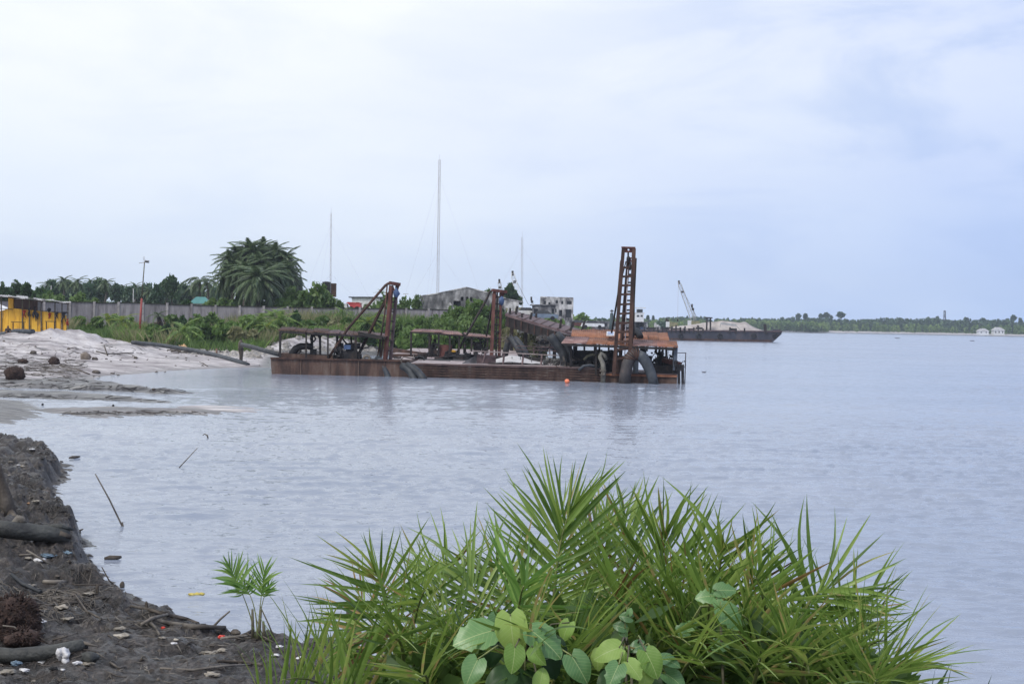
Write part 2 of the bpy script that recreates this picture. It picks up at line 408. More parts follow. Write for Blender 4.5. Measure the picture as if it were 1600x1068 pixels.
plastic_beige = M('plastic_beige', [(0.3, (0.12, 0.105, 0.085)), (0.55, (0.27, 0.24, 0.20)), (0.75, (0.44, 0.40, 0.34))], 9, 0.5, 0, 0.6, 24, bdist=0.02, hue=0.2)
plastic_blue = M('plastic_blue', [(0.3, (0.06, 0.10, 0.14)), (0.7, (0.20, 0.28, 0.36))], 9, 0.35, 0, 0.8, 24, bdist=0.02)
plastic_red = M('plastic_red', [(0.3, (0.50, 0.03, 0.02)), (0.7, (0.75, 0.08, 0.05))], 9, 0.4)
foam_orange = M('buoy_orange', [(0.3, (0.75, 0.15, 0.06)), (0.7, (0.85, 0.28, 0.15))], 9, 0.5)
yellow_leaf = M('yellow_leaf', [(0.3, (0.42, 0.33, 0.06)), (0.7, (0.6, 0.5, 0.15))], 9, 0.6)
glass_and_shade = M('glass_and_opening_shade', [(0.3, (0.02, 0.022, 0.026)), (0.7, (0.05, 0.055, 0.06))], 2, 0.2, bump=0)

fol_dark = leaf_mat('foliage_dark', [(0.0, (0.020, 0.045, 0.016)), (0.5, (0.040, 0.085, 0.030)), (1.0, (0.080, 0.140, 0.045))])
fol_mid = leaf_mat('foliage_mid', [(0.0, (0.036, 0.078, 0.020)), (0.5, (0.088, 0.155, 0.042)), (1.0, (0.19, 0.27, 0.08))])
fol_bright = leaf_mat('foliage_bright', [(0.0, (0.06, 0.12, 0.028)), (0.5, (0.13, 0.22, 0.055)), (1.0, (0.24, 0.33, 0.10))])
fol_dry = leaf_mat('foliage_dry', [(0.0, (0.11, 0.13, 0.055)), (0.5, (0.22, 0.22, 0.11)), (1.0, (0.36, 0.33, 0.20))])
fol_far = leaf_mat('foliage_far', [(0.0, (0.022, 0.050, 0.030)), (0.5, (0.042, 0.085, 0.045)), (1.0, (0.085, 0.145, 0.07))], trans=0.2)
palm_far = leaf_mat('palm_far', [(0.0, (0.030, 0.060, 0.026)), (0.5, (0.075, 0.125, 0.050)), (1.0, (0.17, 0.22, 0.11))], rough=0.4, trans=0.25, spec=0.5)
palm_yel = leaf_mat('palm_yellow', [(0.0, (0.10, 0.16, 0.03)), (0.5, (0.17, 0.24, 0.04)), (1.0, (0.28, 0.32, 0.06))], trans=0.35)
leaflet_mat = leaf_mat('palm_leaflet', [(0.0, (0.065, 0.125, 0.026)), (0.35, (0.135, 0.225, 0.046)), (0.7, (0.205, 0.31, 0.072)), (0.93, (0.29, 0.37, 0.10)), (1.0, (0.34, 0.28, 0.11))], rough=0.40, trans=0.32, objvar=True, spec=0.5)
leaflet_pale = leaf_mat('palm_leaflet_fresh', [(0.0, (0.10, 0.20, 0.05)), (0.5, (0.16, 0.30, 0.07)), (1.0, (0.25, 0.38, 0.10))], rough=0.42, trans=0.35, objvar=True, spec=0.45)
leaflet_dead = leaf_mat('palm_leaflet_dead', [(0.0, (0.11, 0.065, 0.03)), (0.5, (0.22, 0.14, 0.05)), (1.0, (0.32, 0.23, 0.09))], rough=0.6, trans=0.15, objvar=True)
broad_pale = leaf_mat('broad_leaf_lime', [(0.0, (0.14, 0.25, 0.05)), (0.5, (0.20, 0.34, 0.075)), (1.0, (0.28, 0.40, 0.10))], rough=0.5, trans=0.3, objvar=True, vein=True)
broad_blue = leaf_mat('broad_leaf_bluegreen', [(0.0, (0.06, 0.145, 0.05)), (0.5, (0.105, 0.22, 0.075)), (1.0, (0.16, 0.30, 0.105))], rough=0.4, trans=0.2, objvar=True, spec=0.5, vein=True)
broad_dark = leaf_mat('broad_leaf_dark', [(0.0, (0.012, 0.035, 0.010)), (0.5, (0.025, 0.065, 0.018)), (1.0, (0.05, 0.11, 0.03))], rough=0.45, trans=0.2, objvar=True)
rachis_mat = M('rachis', [(0.3, (0.10, 0.14, 0.04)), (0.6, (0.22, 0.24, 0.09)), (0.8, (0.30, 0.26, 0.15))], 20, 0.5, bump=0.1)
stalk_brown = M('stalk_brown', [(0.3, (0.05, 0.045, 0.03)), (0.7, (0.14, 0.13, 0.08))], 14, 0.7)
# ================================================================== LARGE STRUCTURE
def hor(px): return 502 + 0.01885 * (px - 800)
def PG(l): return [tuple(G(px, py)[:2]) for px, py in l]

# ---- shorelines, in metres on the water level
BANK = PG([(104, 744), (74, 758), (78, 790), (92, 825), (122, 850), (128, 872), (145, 900), (165, 917), (240, 957), (330, 988), (400, 1003), (450, 1012), (545, 1022), (620, 1040), (760, 1085)]) \
    + [(1.8, 12.0), (3.6, 10.6), (5.4, 9.0), (7.2, 6.0), (8.5, 0.0), (9.0, -6.0), (-40, -6), (-40, 44), (-16, 40)] + PG([(-60, 704), (0, 703), (50, 706), (88, 722)])
LAND = PG([(-400, 608), (0, 600), (60, 598), (110, 595), (142, 592), (157, 587), (210, 583.5), (262, 579), (320, 576), (367, 574), (432, 574.5), (446, 563), (480, 557), (600, 555.5), (700, 553),
           (790, 549.5), (850, 542), (880, 535), (905, 529), (950, 524.5), (1040, 520), (1120, 519.7), (1200, 519.2), (1230, 519.3), (1300, 520.2), (1400, 522.2), (1500, 524), (1600, 526), (1900, 532)]) \
    + [(1500, 860), (3000, 900), (3000, 3000), (-3000, 3000), (-3000, 95), (-90, 60)]
SPITS = [  # (outline, height, mud)
    (PG([(-300, 604), (0, 596), (90, 594), (150, 596), (200, 603), (262, 611.5), (300, 613), (255, 615), (200, 611), (120, 609), (60, 606), (0, 604.5), (-300, 612)]), 0.20, 0.75),
    (PG([(-300, 614), (0, 611), (100, 613.5), (170, 617), (262, 628), (200, 625.5), (110, 622.5), (0, 619), (-300, 622)]), 0.12, 1.0),
    (PG([(62, 640), (90, 637), (150, 637), (240, 638), (300, 639.5), (345, 642), (318, 646), (240, 647), (150, 649.5), (100, 646)]), 0.11, 0.62),
    (PG([(-300, 622), (0, 624), (28, 628), (52, 640), (40, 650), (0, 658), (-300, 668)]), 0.12, 0.95),
    (PG([(285, 635), (330, 633), (385, 637), (370, 641), (330, 639)]), 0.012, 0.3),
]
def bank_h(x, y):
    x = np.asarray(x, float); y = np.asarray(y, float)
    sd = sdist(BANK, x, y)
    sd = sd + 0.38 * (fbm(x * 0.8, y * 0.8, 3, 5) - 0.5) + 0.22 * (fbm(x * 3.5, y * 3.5, 2, 9) - 0.5)
    lip = 0.12 + 0.42 * ss(17, 21, y) - 0.16 * ss(26, 31, y)
    rise = 0.30 - 0.18 * ss(24, 30, y)
    h = lip * ss(-0.04, 0.30, sd) + rise * ss(0.2, 3.2, sd)
    h = h + 1.25 * ss(10.0, 4.5, y) * ss(0, 3, sd)
    below = -1.0 * ss(0.0, 2.2, -sd)
    lump = fbm(x * 1.3, y * 1.3, 4, 21) - 0.5
    clod = np.abs(fbm(x * 4.2, y * 4.2, 3, 33) - 0.5) * 2
    fine = fbm(x * 15, y * 15, 3, 40) - 0.5
    act = ss(-0.1, 0.3, sd)
    edge = act * (1 - 0.55 * ss(0.6, 2.2, sd))
    far = ss(13, 22, y)
    t1 = np.tanh((fbm(x * 3.2, y * 3.2, 5, 33) - .5) * 9); t2 = np.tanh((fbm(x * 9, y * 9, 4, 47) - .5) * 9)
    h = h + act * 0.17 * lump + (edge * 0.07 + act * 0.025) * t1 * (0.6 + 0.6 * far) + act * 0.016 * t2 * (.6 + 1.0 * far) + act * 0.05 * fine * (1 + 1.2 * far)
    return np.where(sd < 0, below + h * 0.3, h)
UX = np.array([-0.9, -0.36, -0.312, -0.263, -0.225, -0.18, -0.158, -0.14, 0.02, 0.05])
def veg_front(u):   # depth at which plants take over from sand
    return np.interp(u, [-0.9, -0.36, -0.312, -0.263, -0.225, -0.18, -0.158, -0.10, 0.0, 0.05, 0.2], [190, 172, 152, 131, 124, 133, 141, 146, 160, 300, 900])
HEAPS = [(62, 119, 0.55, 3.6, 4), (24, 119, 0.22, 3, 3), (25, 112, 0.28, 6, 4), (80, 108, 0.85, 2.8, 3), (118, 110, 0.62, 2.4, 3), (150, 111, 0.45, 2.2, 3), (186, 107, 0.72, 2.8, 3), (60, 101, 0.45, 3, 3), (0, 105, 0.45, 4, 3), (135, 102, 0.40, 3, 3), (100, 116, 0.5, 5, 4)]
HP = [(XX(p, d, 2.0), d, a, rx, ry) for p, d, a, rx, ry in HEAPS]
def land_h(x, y, full=False):
    x = np.asarray(x, float); y = np.asarray(y, float)
    sd = sdist(LAND, x, y); u = x / np.maximum(y, 1)
    nz_ = np.minimum(y / 90, 6)
    sd = sd + nz_ * 1.6 * (fbm(x * 0.12 / nz_, y * 0.12 / nz_, 4, 3) - 0.5)
    gentle = 0.22 * ss(0, 2.5, sd) + 0.95 * ss(0, 24, sd) + 1.1 * ss(22, 66, sd)
    steep = 0.4 * ss(0, 1.5, sd) + 1.15 * ss(3.0, 6.5, sd) + 0.95 * ss(9, 40, sd)
    k = ss(-0.185, -0.150, u)
    h = gentle * (1 - k) + steep * k
    farshore = ss(500, 700, y)
    h = h * (1 - farshore) + farshore * (0.7 * ss(0, 6, sd) + 0.9 * ss(10, 60, sd))
    below = -1.5 * ss(0, 6, -sd)
    h = np.where(sd < 0, below, h)
    for hx, hy, a, rx, ry in HP:
        r = np.sqrt(((x - hx) / rx) ** 2 + ((y - hy) / ry) ** 2)
        h = h + a * np.maximum(0, 1 - r / 1.5) ** 1.25 * (0.75 + 0.5 * fbm(x * 0.9, y * 0.9, 3, 77)) * 1.25
    # low track berm between the sand and the plants
    act = ss(0, 3, sd)
    h = h + act * (0.20 * (fbm(x * 0.22, y * 0.22, 4, 51) - 0.5) + 0.26 * (fbm(x * 0.9, y * 0.9, 4, 52) - 0.5) * ss(2, 14, sd) + 0.12 * (fbm(x * 3.1, y * 3.1, 3, 54) - 0.5) * ss(1, 10, sd))
    mud = 0.55 * ss(2.5, 0, sd) * ss(-6, 0, sd) + 0.9 * k * ss(9, 0, sd) * (1 - farshore)
    mud = np.maximum(mud, farshore * ss(16, 6, sd + 10 * (fbm(x * 0.02, y * 0.02, 3, 12) - 0.5)))
    veg = ss(-3, 3, y - veg_front(u) + 7 * (fbm(x * 0.3, y * 0.3, 3, 61) - 0.5)) * ss(6, 12, sd)
    veg = np.where(y > 500, ss(38, 50, sd + 22 * (fbm(x * 0.015, y * 0.015, 3, 13) - 0.5)), veg)
    strk = fbm(x * 0.25, y * 1.4, 4, 91)
    mud = np.maximum(mud, np.where(y < 112, 0.55 * ss(0.56, 0.68, strk + 0.10 * ss(-0.28, -0.36, u) * ss(100, 88, y)), 0))
    for o, hh, m in SPITS:
        s = sdist(o, x, y); s = s + 1.0 * (fbm(x * 0.5, y * 1.3, 4, 8) - 0.5)
        hs = hh * ss(-0.1, 1.0, s) * (0.55 + 0.9 * fbm(x * 0.6, y * 2.0, 4, 19)) - 0.25 * ss(0.0, 3, -s)
        on = (hs > h) & (s > -1.5)
        h = np.where(on, hs, h)
        mud = np.where(on, m * (0.6 + 0.8 * fbm(x * 0.5, y * 2.5, 4, 29)), mud)
        veg = np.where(on, 0, veg)
    return (h, np.clip(mud, 0, 1), veg) if full else h

def grid_mesh(name, ys, us, hfun, mat, zoff=0.0, full=False, cut=-0.7):
    Y, U = np.meshgrid(ys, us, indexing='ij'); X = U * Y
    r = hfun(X, Y, True) if full else hfun(X, Y)
    Z = (r[0] if full else r) + zoff
    V = np.stack([X, Y, Z], -1).reshape(-1, 3)
    nr, nc = X.shape
    i = np.arange(nr * nc).reshape(nr, nc)
    Q = np.stack([i[:-1, :-1], i[:-1, 1:], i[1:, 1:], i[1:, :-1]], -1).reshape(-1, 4)
    z = Z.ravel()
    Q = Q[(z[Q].max(1) > cut)]
    used = np.zeros(len(V), bool); used[Q.ravel()] = True
    mp = np.cumsum(used) - 1
    pa = None
    if full: pa = {'mud': r[1].ravel()[used], 'veg': r[2].ravel()[used]}
    me = np_mesh(name, V[used], mp[Q], mat, True, point_attrs=pa)
    return tag(link_mesh(name, me), kind='structure')

# ---- ground materials
def mud_material():
    m, nt, out = _nodes('river_mud'); L = nt.links.new; N = nt.nodes.new
    tc = N('ShaderNodeTexCoord')
    def noise(sc, det=6, st=None, ro=0.6):
        n = N('ShaderNodeTexNoise'); n.inputs['Scale'].default_value = sc; n.inputs['Detail'].default_value = det; n.inputs['Roughness'].default_value = ro
        if st:
            mp = N('ShaderNodeMapping'); mp.inputs['Scale'].default_value = st; L(tc.outputs['Object'], mp.inputs[0]); L(mp.outputs[0], n.inputs['Vector'])
        else: L(tc.outputs['Object'], n.inputs['Vector'])
        return n.outputs[0]
    c = ramp(nt, noise(2.2, 8), [(0.3, (0.018, 0.015, 0.014)), (0.47, (0.040, 0.034, 0.032)), (0.60, (0.078, 0.067, 0.062)), (0.75, (0.13, 0.115, 0.108))])
    c2 = ramp(nt, noise(28, 4), [(0.36, (0.22, 0.21, 0.21)), (0.5, (0.8, 0.8, 0.8)), (0.62, (1.5, 1.47, 1.45)), (0.72, (3.2, 3.0, 2.8))])
    mm = N('ShaderNodeMix'); mm.data_type = 'RGBA'; mm.blend_type = 'MULTIPLY'; mm.inputs[0].default_value = 0.85
    L(c, mm.inputs[6]); L(c2, mm.inputs[7])
    bs = N('ShaderNodeBsdfPrincipled'); L(mm.outputs[2], bs.inputs['Base Color'])
    mr = N('ShaderNodeMapRange'); L(noise(1.1, 5), mr.inputs[0]); mr.inputs[1].default_value = 0.38; mr.inputs[2].default_value = 0.62; mr.inputs[3].default_value = 0.22; mr.inputs[4].default_value = 0.65
    L(mr.outputs[0], bs.inputs['Roughness']); bs.inputs['Specular IOR Level'].default_value = 0.55
    b = N('ShaderNodeBump'); b.inputs['Strength'].default_value = 1.0; b.inputs['Distance'].default_value = 0.06; L(noise(11, 10, None, 0.78), b.inputs['Height'])
    b2 = N('ShaderNodeBump'); b2.inputs['Strength'].default_value = 0.7; b2.inputs['Distance'].default_value = 0.012; L(noise(60, 4), b2.inputs['Height']); L(b.outputs[0], b2.inputs['Normal'])
    L(b2.outputs[0], bs.inputs['Normal']); L(bs.outputs[0], out.inputs[0])
    return m
def land_material():
    m, nt, out = _nodes('sand_and_soil'); L = nt.links.new; N = nt.nodes.new
    tc = N('ShaderNodeTexCoord')
    def noise(sc, det=6, ro=0.6, st=(1, 1, 1)):
        mp = N('ShaderNodeMapping'); mp.inputs['Scale'].default_value = st; L(tc.outputs['Object'], mp.inputs[0])
        n = N('ShaderNodeTexNoise'); n.inputs['Scale'].default_value = sc; n.inputs['Detail'].default_value = det; n.inputs['Roughness'].default_value = ro; L(mp.outputs[0], n.inputs['Vector'])
        return n.outputs[0]
    sand = ramp(nt, noise(0.3, 10, 0.72, (1, 2.0, 1)), [(0.36, (0.17, 0.15, 0.155)), (0.46, (0.33, 0.30, 0.305)), (0.56, (0.50, 0.47, 0.47)), (0.66, (0.64, 0.61, 0.61))])
    mudc = ramp(nt, noise(0.7, 7, 0.6, (1, 3, 1)), [(0.34, (0.025, 0.023, 0.027)), (0.48, (0.075, 0.07, 0.076)), (0.60, (0.16, 0.155, 0.15)), (0.72, (0.30, 0.285, 0.26))])
    vegc = ramp(nt, noise(0.5, 6), [(0.35, (0.03, 0.055, 0.02)), (0.5, (0.07, 0.10, 0.035)), (0.68, (0.17, 0.17, 0.09))])
    def att(a):
        n = N('ShaderNodeAttribute'); n.attribute_name = a; return n.outputs['Fac']
    def mix(f, a, b):
        n = N('ShaderNodeMix'); n.data_type = 'RGBA'; L(f, n.inputs[0]); L(a, n.inputs[6]); L(b, n.inputs[7]); return n.outputs[2]
    def contrast(src, nz):
        a = N('ShaderNodeMath'); a.operation = 'MULTIPLY_ADD'; L(nz, a.inputs[0]); a.inputs[1].default_value = 0.9; L(src, a.inputs[2])
        r = N('ShaderNodeMapRange'); L(a.outputs[0], r.inputs[0]); r.inputs[1].default_value = 0.75; r.inputs[2].default_value = 1.15; return r.outputs[0]
    fine = noise(2.5, 6, 0.7, (1, 2.2, 1))
    spk = ramp(nt, noise(5.5, 3, 0.5, (1, 1.6, 1)), [(0.0, (1, 1, 1)), (0.66, (1, 1, 1)), (0.72, (0.30, 0.27, 0.25))])
    sm = N('ShaderNodeMix'); sm.data_type = 'RGBA'; sm.blend_type = 'MULTIPLY'; sm.inputs[0].default_value = 0.5; L(sand, sm.inputs[6]); L(spk, sm.inputs[7])
    mf = contrast(att('mud'), fine)
    c = mix(mf, sm.outputs[2], mudc)
    c = mix(contrast(att('veg'), fine), c, vegc)
    bs = N('ShaderNodeBsdfPrincipled'); L(c, bs.inputs['Base Color'])
    mr = N('ShaderNodeMapRange'); L(mf, mr.inputs[0]); mr.inputs[3].default_value = 0.85; mr.inputs[4].default_value = 0.35
    L(mr.outputs[0], bs.inputs['Roughness'])
    b = N('ShaderNodeBump'); b.inputs['Strength'].default_value = 0.8; b.inputs['Distance'].default_value = 0.12; L(fine, b.inputs['Height']); L(b.outputs[0], bs.inputs['Normal'])
    L(bs.outputs[0], out.inputs[0])
    return m
mud_mat = mud_material(); land_mat = land_material()

def geo(a, b, r):
    n = int(math.log(b / a) / math.log(r)) + 1
    return np.geomspace(a, b, n)
grid_mesh('mud_bank', geo(5.5, 38, 1.0027), np.linspace(-0.52, 0.40, 520), bank_h, mud_mat)
grid_mesh('mud_bank_near', np.linspace(-5.5, 5.6, 60) , np.array([0.0]), bank_h, mud_mat) if False else None
# the bank behind and beside the photographer
gx = np.linspace(-38, 9, 120); gy = np.linspace(-5.5, 6.2, 50)
Xg, Yg = np.meshgrid(gx, gy); Zg = bank_h(Xg, Yg)
ii = np.arange(Xg.size).reshape(Xg.shape)
Qg = np.stack([ii[:-1, :-1], ii[:-1, 1:], ii[1:, 1:], ii[1:, :-1]], -1).reshape(-1, 4)
Zg = np.where(Yg > 5.6, Zg - 0.06, Zg)
tag(link_mesh('mud_bank_behind', np_mesh('mud_bank_behind', np.stack([Xg, Yg, Zg], -1).reshape(-1, 3), Qg, mud_mat)), kind='structure')
gx = np.linspace(-39, -15, 100); gy = np.linspace(5.5, 42, 140)
Xg, Yg = np.meshgrid(gx, gy); Zg = bank_h(Xg, Yg)
ii = np.arange(Xg.size).reshape(Xg.shape)
Qg = np.stack([ii[:-1, :-1], ii[:-1, 1:], ii[1:, 1:], ii[1:, :-1]], -1).reshape(-1, 4)
keep = (Xg.ravel()[Qg] / np.maximum(Yg.ravel()[Qg], 1)).max(1) < -0.515
tag(link_mesh('mud_bank_beside', np_mesh('mud_bank_beside', np.stack([Xg, Yg, Zg], -1).reshape(-1, 3), Qg[keep], mud_mat)), kind='structure')
grid_mesh('sandy_beach', geo(44, 196, 1.0034), np.linspace(-0.55, 0.14, 470), land_h, land_mat, full=True)
grid_mesh('river_land', geo(194, 1700, 1.011), np.linspace(-0.75, 0.75, 420), land_h, land_mat, zoff=-0.03, full=True)

# ---- river
def water_material():
    m, nt, out = _nodes('river_water'); L = nt.links.new; N = nt.nodes.new
    tc = N('ShaderNodeTexCoord')
    def noise(sc, det, ro, st, rz=0.0, dist=0.0):
        mp = N('ShaderNodeMapping'); mp.inputs['Scale'].default_value = st; mp.inputs['Rotation'].default_value = (0, 0, R_(rz)); L(tc.outputs['Object'], mp.inputs[0])
        n = N('ShaderNodeTexNoise'); n.inputs['Scale'].default_value = sc; n.inputs['Detail'].default_value = det; n.inputs['Roughness'].default_value = ro; n.inputs['Distortion'].default_value = dist; L(mp.outputs[0], n.inputs['Vector'])
        return n.outputs[0]
    bs = N('ShaderNodeBsdfPrincipled'); bs.inputs['IOR'].default_value = 1.33
    c = ramp(nt, noise(0.05, 4, 0.5, (1, 1.8, 1)), [(0.35, WATER_A), (0.65, WATER_B)])
    L(c, bs.inputs['Base Color'])
    wp = noise(0.03, 5, 0.6, (0.5, 1.8, 1), 4)
    mr = N('ShaderNodeMapRange'); L(wp, mr.inputs[0]); mr.inputs[1].default_value = 0.36; mr.inputs[2].default_value = 0.64; mr.inputs[3].default_value = 0.75; mr.inputs[4].default_value = 1.25
    sy = N('ShaderNodeSeparateXYZ'); L(tc.outputs['Object'], sy.inputs[0])
    ry = N('ShaderNodeMapRange'); L(sy.outputs[1], ry.inputs[0]); ry.inputs[1].default_value = 38; ry.inputs[2].default_value = 190; ry.inputs[3].default_value = 0.055; ry.inputs[4].default_value = 0.20
    rr_ = N('ShaderNodeMath'); rr_.operation = 'MULTIPLY'; L(ry.outputs[0], rr_.inputs[0]); L(mr.outputs[0], rr_.inputs[1])
    L(rr_.outputs[0], bs.inputs['Roughness'])
    h2 = noise(7.0, 3, 0.5, (1.0, 1.7, 1), -6, 0.4)
    h3 = noise(0.9, 4, 0.6, (0.55, 1.5, 1), 5, 0.3)
    a = N('ShaderNodeMath'); a.operation = 'MULTIPLY'; L(h2, a.inputs[0]); a.inputs[1].default_value = 0.016
    b_ = N('ShaderNodeMath'); b_.operation = 'MULTIPLY_ADD'; L(h3, b_.inputs[0]); b_.inputs[1].default_value = 0.03; L(a.outputs[0], b_.inputs[2])
    b = N('ShaderNodeBump'); b.inputs['Strength'].default_value = 1.0; b.inputs['Distance'].default_value = 1.0; L(b_.outputs[0], b.inputs['Height'])
    L(b.outputs[0], bs.inputs['Normal'])
    L(bs.outputs[0], out.inputs[0])
    return m
WATER_A, WATER_B = (0.205, 0.24, 0.315), (0.25, 0.28, 0.35)
water_mat = water_material()
def wave_h(x, y):
    # wind ripples: a fan of short trochoid-like trains broken up by noise
    h = 0
    rs = np.random.RandomState(4)
    gust = 0.75 + 0.5 * ss(.35, .65, fbm(x * .05, y * .05, 3, 71))
    for k in range(16):
        lam = 0.24 * 1.145 ** k; th = rs.normal(0, .52) + 1.45; A_ = 0.0105 * lam ** .30 * (1.0 if lam < 0.9 else .75)
        ph = 2 * np.pi / lam * (x * np.cos(th) + y * np.sin(th)) + rs.uniform(0, 6.28) + 3.0 * fbm(x / lam * .22, y / lam * .22, 2, 80 + k)
        env = ss(.30, .72, vnoise(x / lam * .28 + k, y / lam * .5, 90 + k))
        dy_ = y * (.0032 + .0016 * ss(34, 58, y)); keep_ = ss(1.0, 2.6, lam / dy_)
        w = np.sin(ph); h = h + keep_ * A_ * env * ((.5 + .5 * w) ** 2.6 * 2 - 1)
    return h * gust
ysw = np.concatenate([geo(8.2, 58, 1.0032)[:-1], geo(58, 150, 1.0048)]); usw = np.linspace(-.40, .46, 640)
Yw, Uw = np.meshgrid(ysw, usw, indexing='ij'); Xw = Uw * Yw
Zw = wave_h(Xw, Yw) * ss(150, 95, Yw) * ss(8.2, 9, Yw)
sdw = sdist(LAND, Xw, Yw); Zw = Zw * (0.30 + .70 * ss(-1.0, -34, sdw)); Zw = Zw * (1 - .12 * ss(50, 92, Yw) * ss(-34, -16, Xw) * ss(26, 9, Xw))
iw = np.arange(Xw.size).reshape(Xw.shape)
Qn = np.stack([iw[:-1, :-1], iw[:-1, 1:], iw[1:, 1:], iw[1:, :-1]], -1).reshape(-1, 4)
tag(link_mesh('river_water', np_mesh('river_water', np.stack([Xw, Yw, Zw], -1).reshape(-1, 3), Qn, water_mat)), kind='structure')
# the rest of the river, fitted round the rippled sheet
V = []; Qw = []
def wq(*p):
    k = len(V); V.extend(p); Qw.append((k, k + 1, k + 2, k + 3))
ya, yb = ysw[0], ysw[-1]; ua, ub = usw[0], usw[-1]
wq((ua * yb * 1, yb, 0), (ub * yb, yb, 0), (1700, 1700, 0), (-1700, 1700, 0))
wq((ua * yb, yb, 0), (-1700, 1700, 0), (-1700, -60, 0), (ua * ya, ya, 0))
wq((ub * ya, ya, 0), (1700, -60, 0), (1700, 1700, 0), (ub * yb, yb, 0))
wq((ua * ya, ya, 0), (-1700, -60, 0), (1700, -60, 0), (ub * ya, ya, 0))
tag(link_mesh('river_water_beyond', np_mesh('river_water_beyond', V, Qw, water_mat)), kind='structure')
# river bed, one sheet out to the horizon
bed_mat = M('river_bed', [(0.3, (0.08, 0.07, 0.06)), (0.7, (0.14, 0.12, 0.10))], 0.2, 0.9)
MB().slab([(-2000, -120, -1.6), (2000, -120, -1.6), (2000, 1850, -1.6), (-2000, 1850, -1.6)], 0.2).build('river_bed', bed_mat)['kind'] = 'structure'
# ---- haze over the river
hm, nt, out = _nodes('haze_air')
pv = nt.nodes.new('ShaderNodeVolumePrincipled'); pv.inputs['Color'].default_value = (0.80, 0.87, 1.0, 1); pv.inputs['Density'].default_value = 0.00019; pv.inputs['Anisotropy'].default_value = 0.2
nt.links.new(pv.outputs[0], out.inputs['Volume'])
hz = MB().box((0, 865, 32.0), (4060, 2000, 69.6)).build('haze', hm); hz['kind'] = 'stuff'

# ---- where things stand
def march(px, py, hf, d0, d1, st):
    v = ray(px, py); t = np.arange(d0, d1, st) / v.y
    x = v.x * t; y = v.y * t; z = H + v.z * t
    h = np.maximum(hf(x, y), 0.0)
    k = np.argmax(z <= h)
    if z[k] > h[k]: return None
    return Vector((x[k], y[k], h[k]))
def GB(px, py): return march(px, py, bank_h, 5, 60, 0.03) or G(px, py, 0)
def GL(px, py): return march(px, py, land_h, 50, 600, 0.3) or G(px, py, 0)
def LZ(x, y): return float(land_h(np.array([x]), np.array([y]))[0])
def BZ(x, y): return float(bank_h(np.array([x]), np.array([y]))[0])
# ================================================================== WALL, BUILDINGS, TOWERS
rnd = random.Random(7)
# ---- long block wall behind the waste ground
ptsW = [(-130, 150), (110, 163), (300, 168), (450, 171), (600, 174), (705, 176)]
def wall_top(px): return float(np.interp(px, [-130, 110, 220, 340, 450, 640, 705], [466, 471.5, 473, 477, 479.5, 482, 484]))
A = []
for (a, da), (b, db) in zip(ptsW, ptsW[1:]):
    n = max(1, round(abs(b - a) / 38))
    for i in range(n):
        t = i / n; A.append((a + (b - a) * t, da + (db - da) * t))
A.append(ptsW[-1])
x0 = W(A[len(A) // 2][0], 490, A[len(A) // 2][1])
wallT = thing('block_wall', (x0.x, x0.y, 2.0), 'long weathered grey concrete block wall with dark mossy coping behind the waste ground', 'wall')
for i in range(len(A)):
    px, d = A[i]; t = W(px, wall_top(px), d); 
    base = 1.6
    MB().box((t.x, t.y - 0.02, (t.z + base) / 2 + .04), (0.26, 0.34, t.z - base + 0.08 + rnd.uniform(-.03, .05))).build('wall_post', wall_post, wallT)
    if i < len(A) - 1:
        q = W(A[i + 1][0], wall_top(A[i + 1][0]), A[i + 1][1])
        dz = rnd.uniform(-0.04, 0.04)
        MB().slab([(t.x + .13, t.y - .09, t.z - .1 + dz), (q.x - .13, q.y - .09, q.z - .1 + dz), (q.x - .13, q.y + .09, q.z - .1 + dz), (t.x + .13, t.y + .09, t.z - .1 + dz)], t.z - base - .1).build('wall_panel', wall_block, wallT)
        MB().beam((t.x + .14, t.y, t.z - .035 + dz), (q.x - .14, q.y, q.z - .035 + dz), 0.30, 0.12).build('coping', moss_cap, wallT)

def wall_grid(mb, o, u, xs, zs, top, th=0.25, holes=()):
    """masonry wall: cells between xs and zs, some left open; top(x) cuts the cells"""
    u = Vector(u).normalized(); n = Vector((0, 0, 1)).cross(u)
    for i in range(len(xs) - 1):
        for j in range(len(zs) - 1):
            if (i, j) in holes: continue
            za, zb = zs[j], zs[j + 1]
            ta, tb = top(xs[i]), top(xs[i + 1])
            if za >= max(ta, tb): continue
            pts = [Vector(o) + u * xs[i] + Vector((0, 0, za)), Vector(o) + u * xs[i + 1] + Vector((0, 0, za)),
                   Vector(o) + u * xs[i + 1] + Vector((0, 0, max(min(zb, tb), za + .01))), Vector(o) + u * xs[i] + Vector((0, 0, max(min(zb, ta), za + .01)))]
            mb.slab(pts, th, n)

# ---- gabled ruin
dR = 215.0; s = F / dR
o = W(657, 494, dR); o.z = 1.8
ruin = thing('ruined_warehouse', o, 'large derelict grey concrete warehouse with a stained gable and no roof cover', 'building')
def rz(px, py): return W(px, py, dR).z - o.z
def rx_(px): return (px - 657) / s
prof = [(0, rz(657, 463)), (rx_(680), rz(680, 459.5)), (rx_(728), rz(728, 449.5)), (rx_(760), rz(760, 457)), (rx_(790), rz(790, 467))]
def top(x): return float(np.interp(x, [p[0] for p in prof], [p[1] for p in prof]))
xs = sorted([rx_(p) for p in (657, 680, 700, 708, 712, 719.5, 724, 727.5, 731.5, 734, 738, 750, 760, 775, 790)])
zs = [0, rz(720, 479), rz(720, 470), rz(720, 463.5), 12]
holes = {(5, 2), (7, 2), (9, 2), (3, 1), (4, 1)}
mb = MB(); wall_grid(mb, o, (1, 0, 0), xs, zs, top, -0.3, holes); mb.build('gable_wall', concrete, ruin)
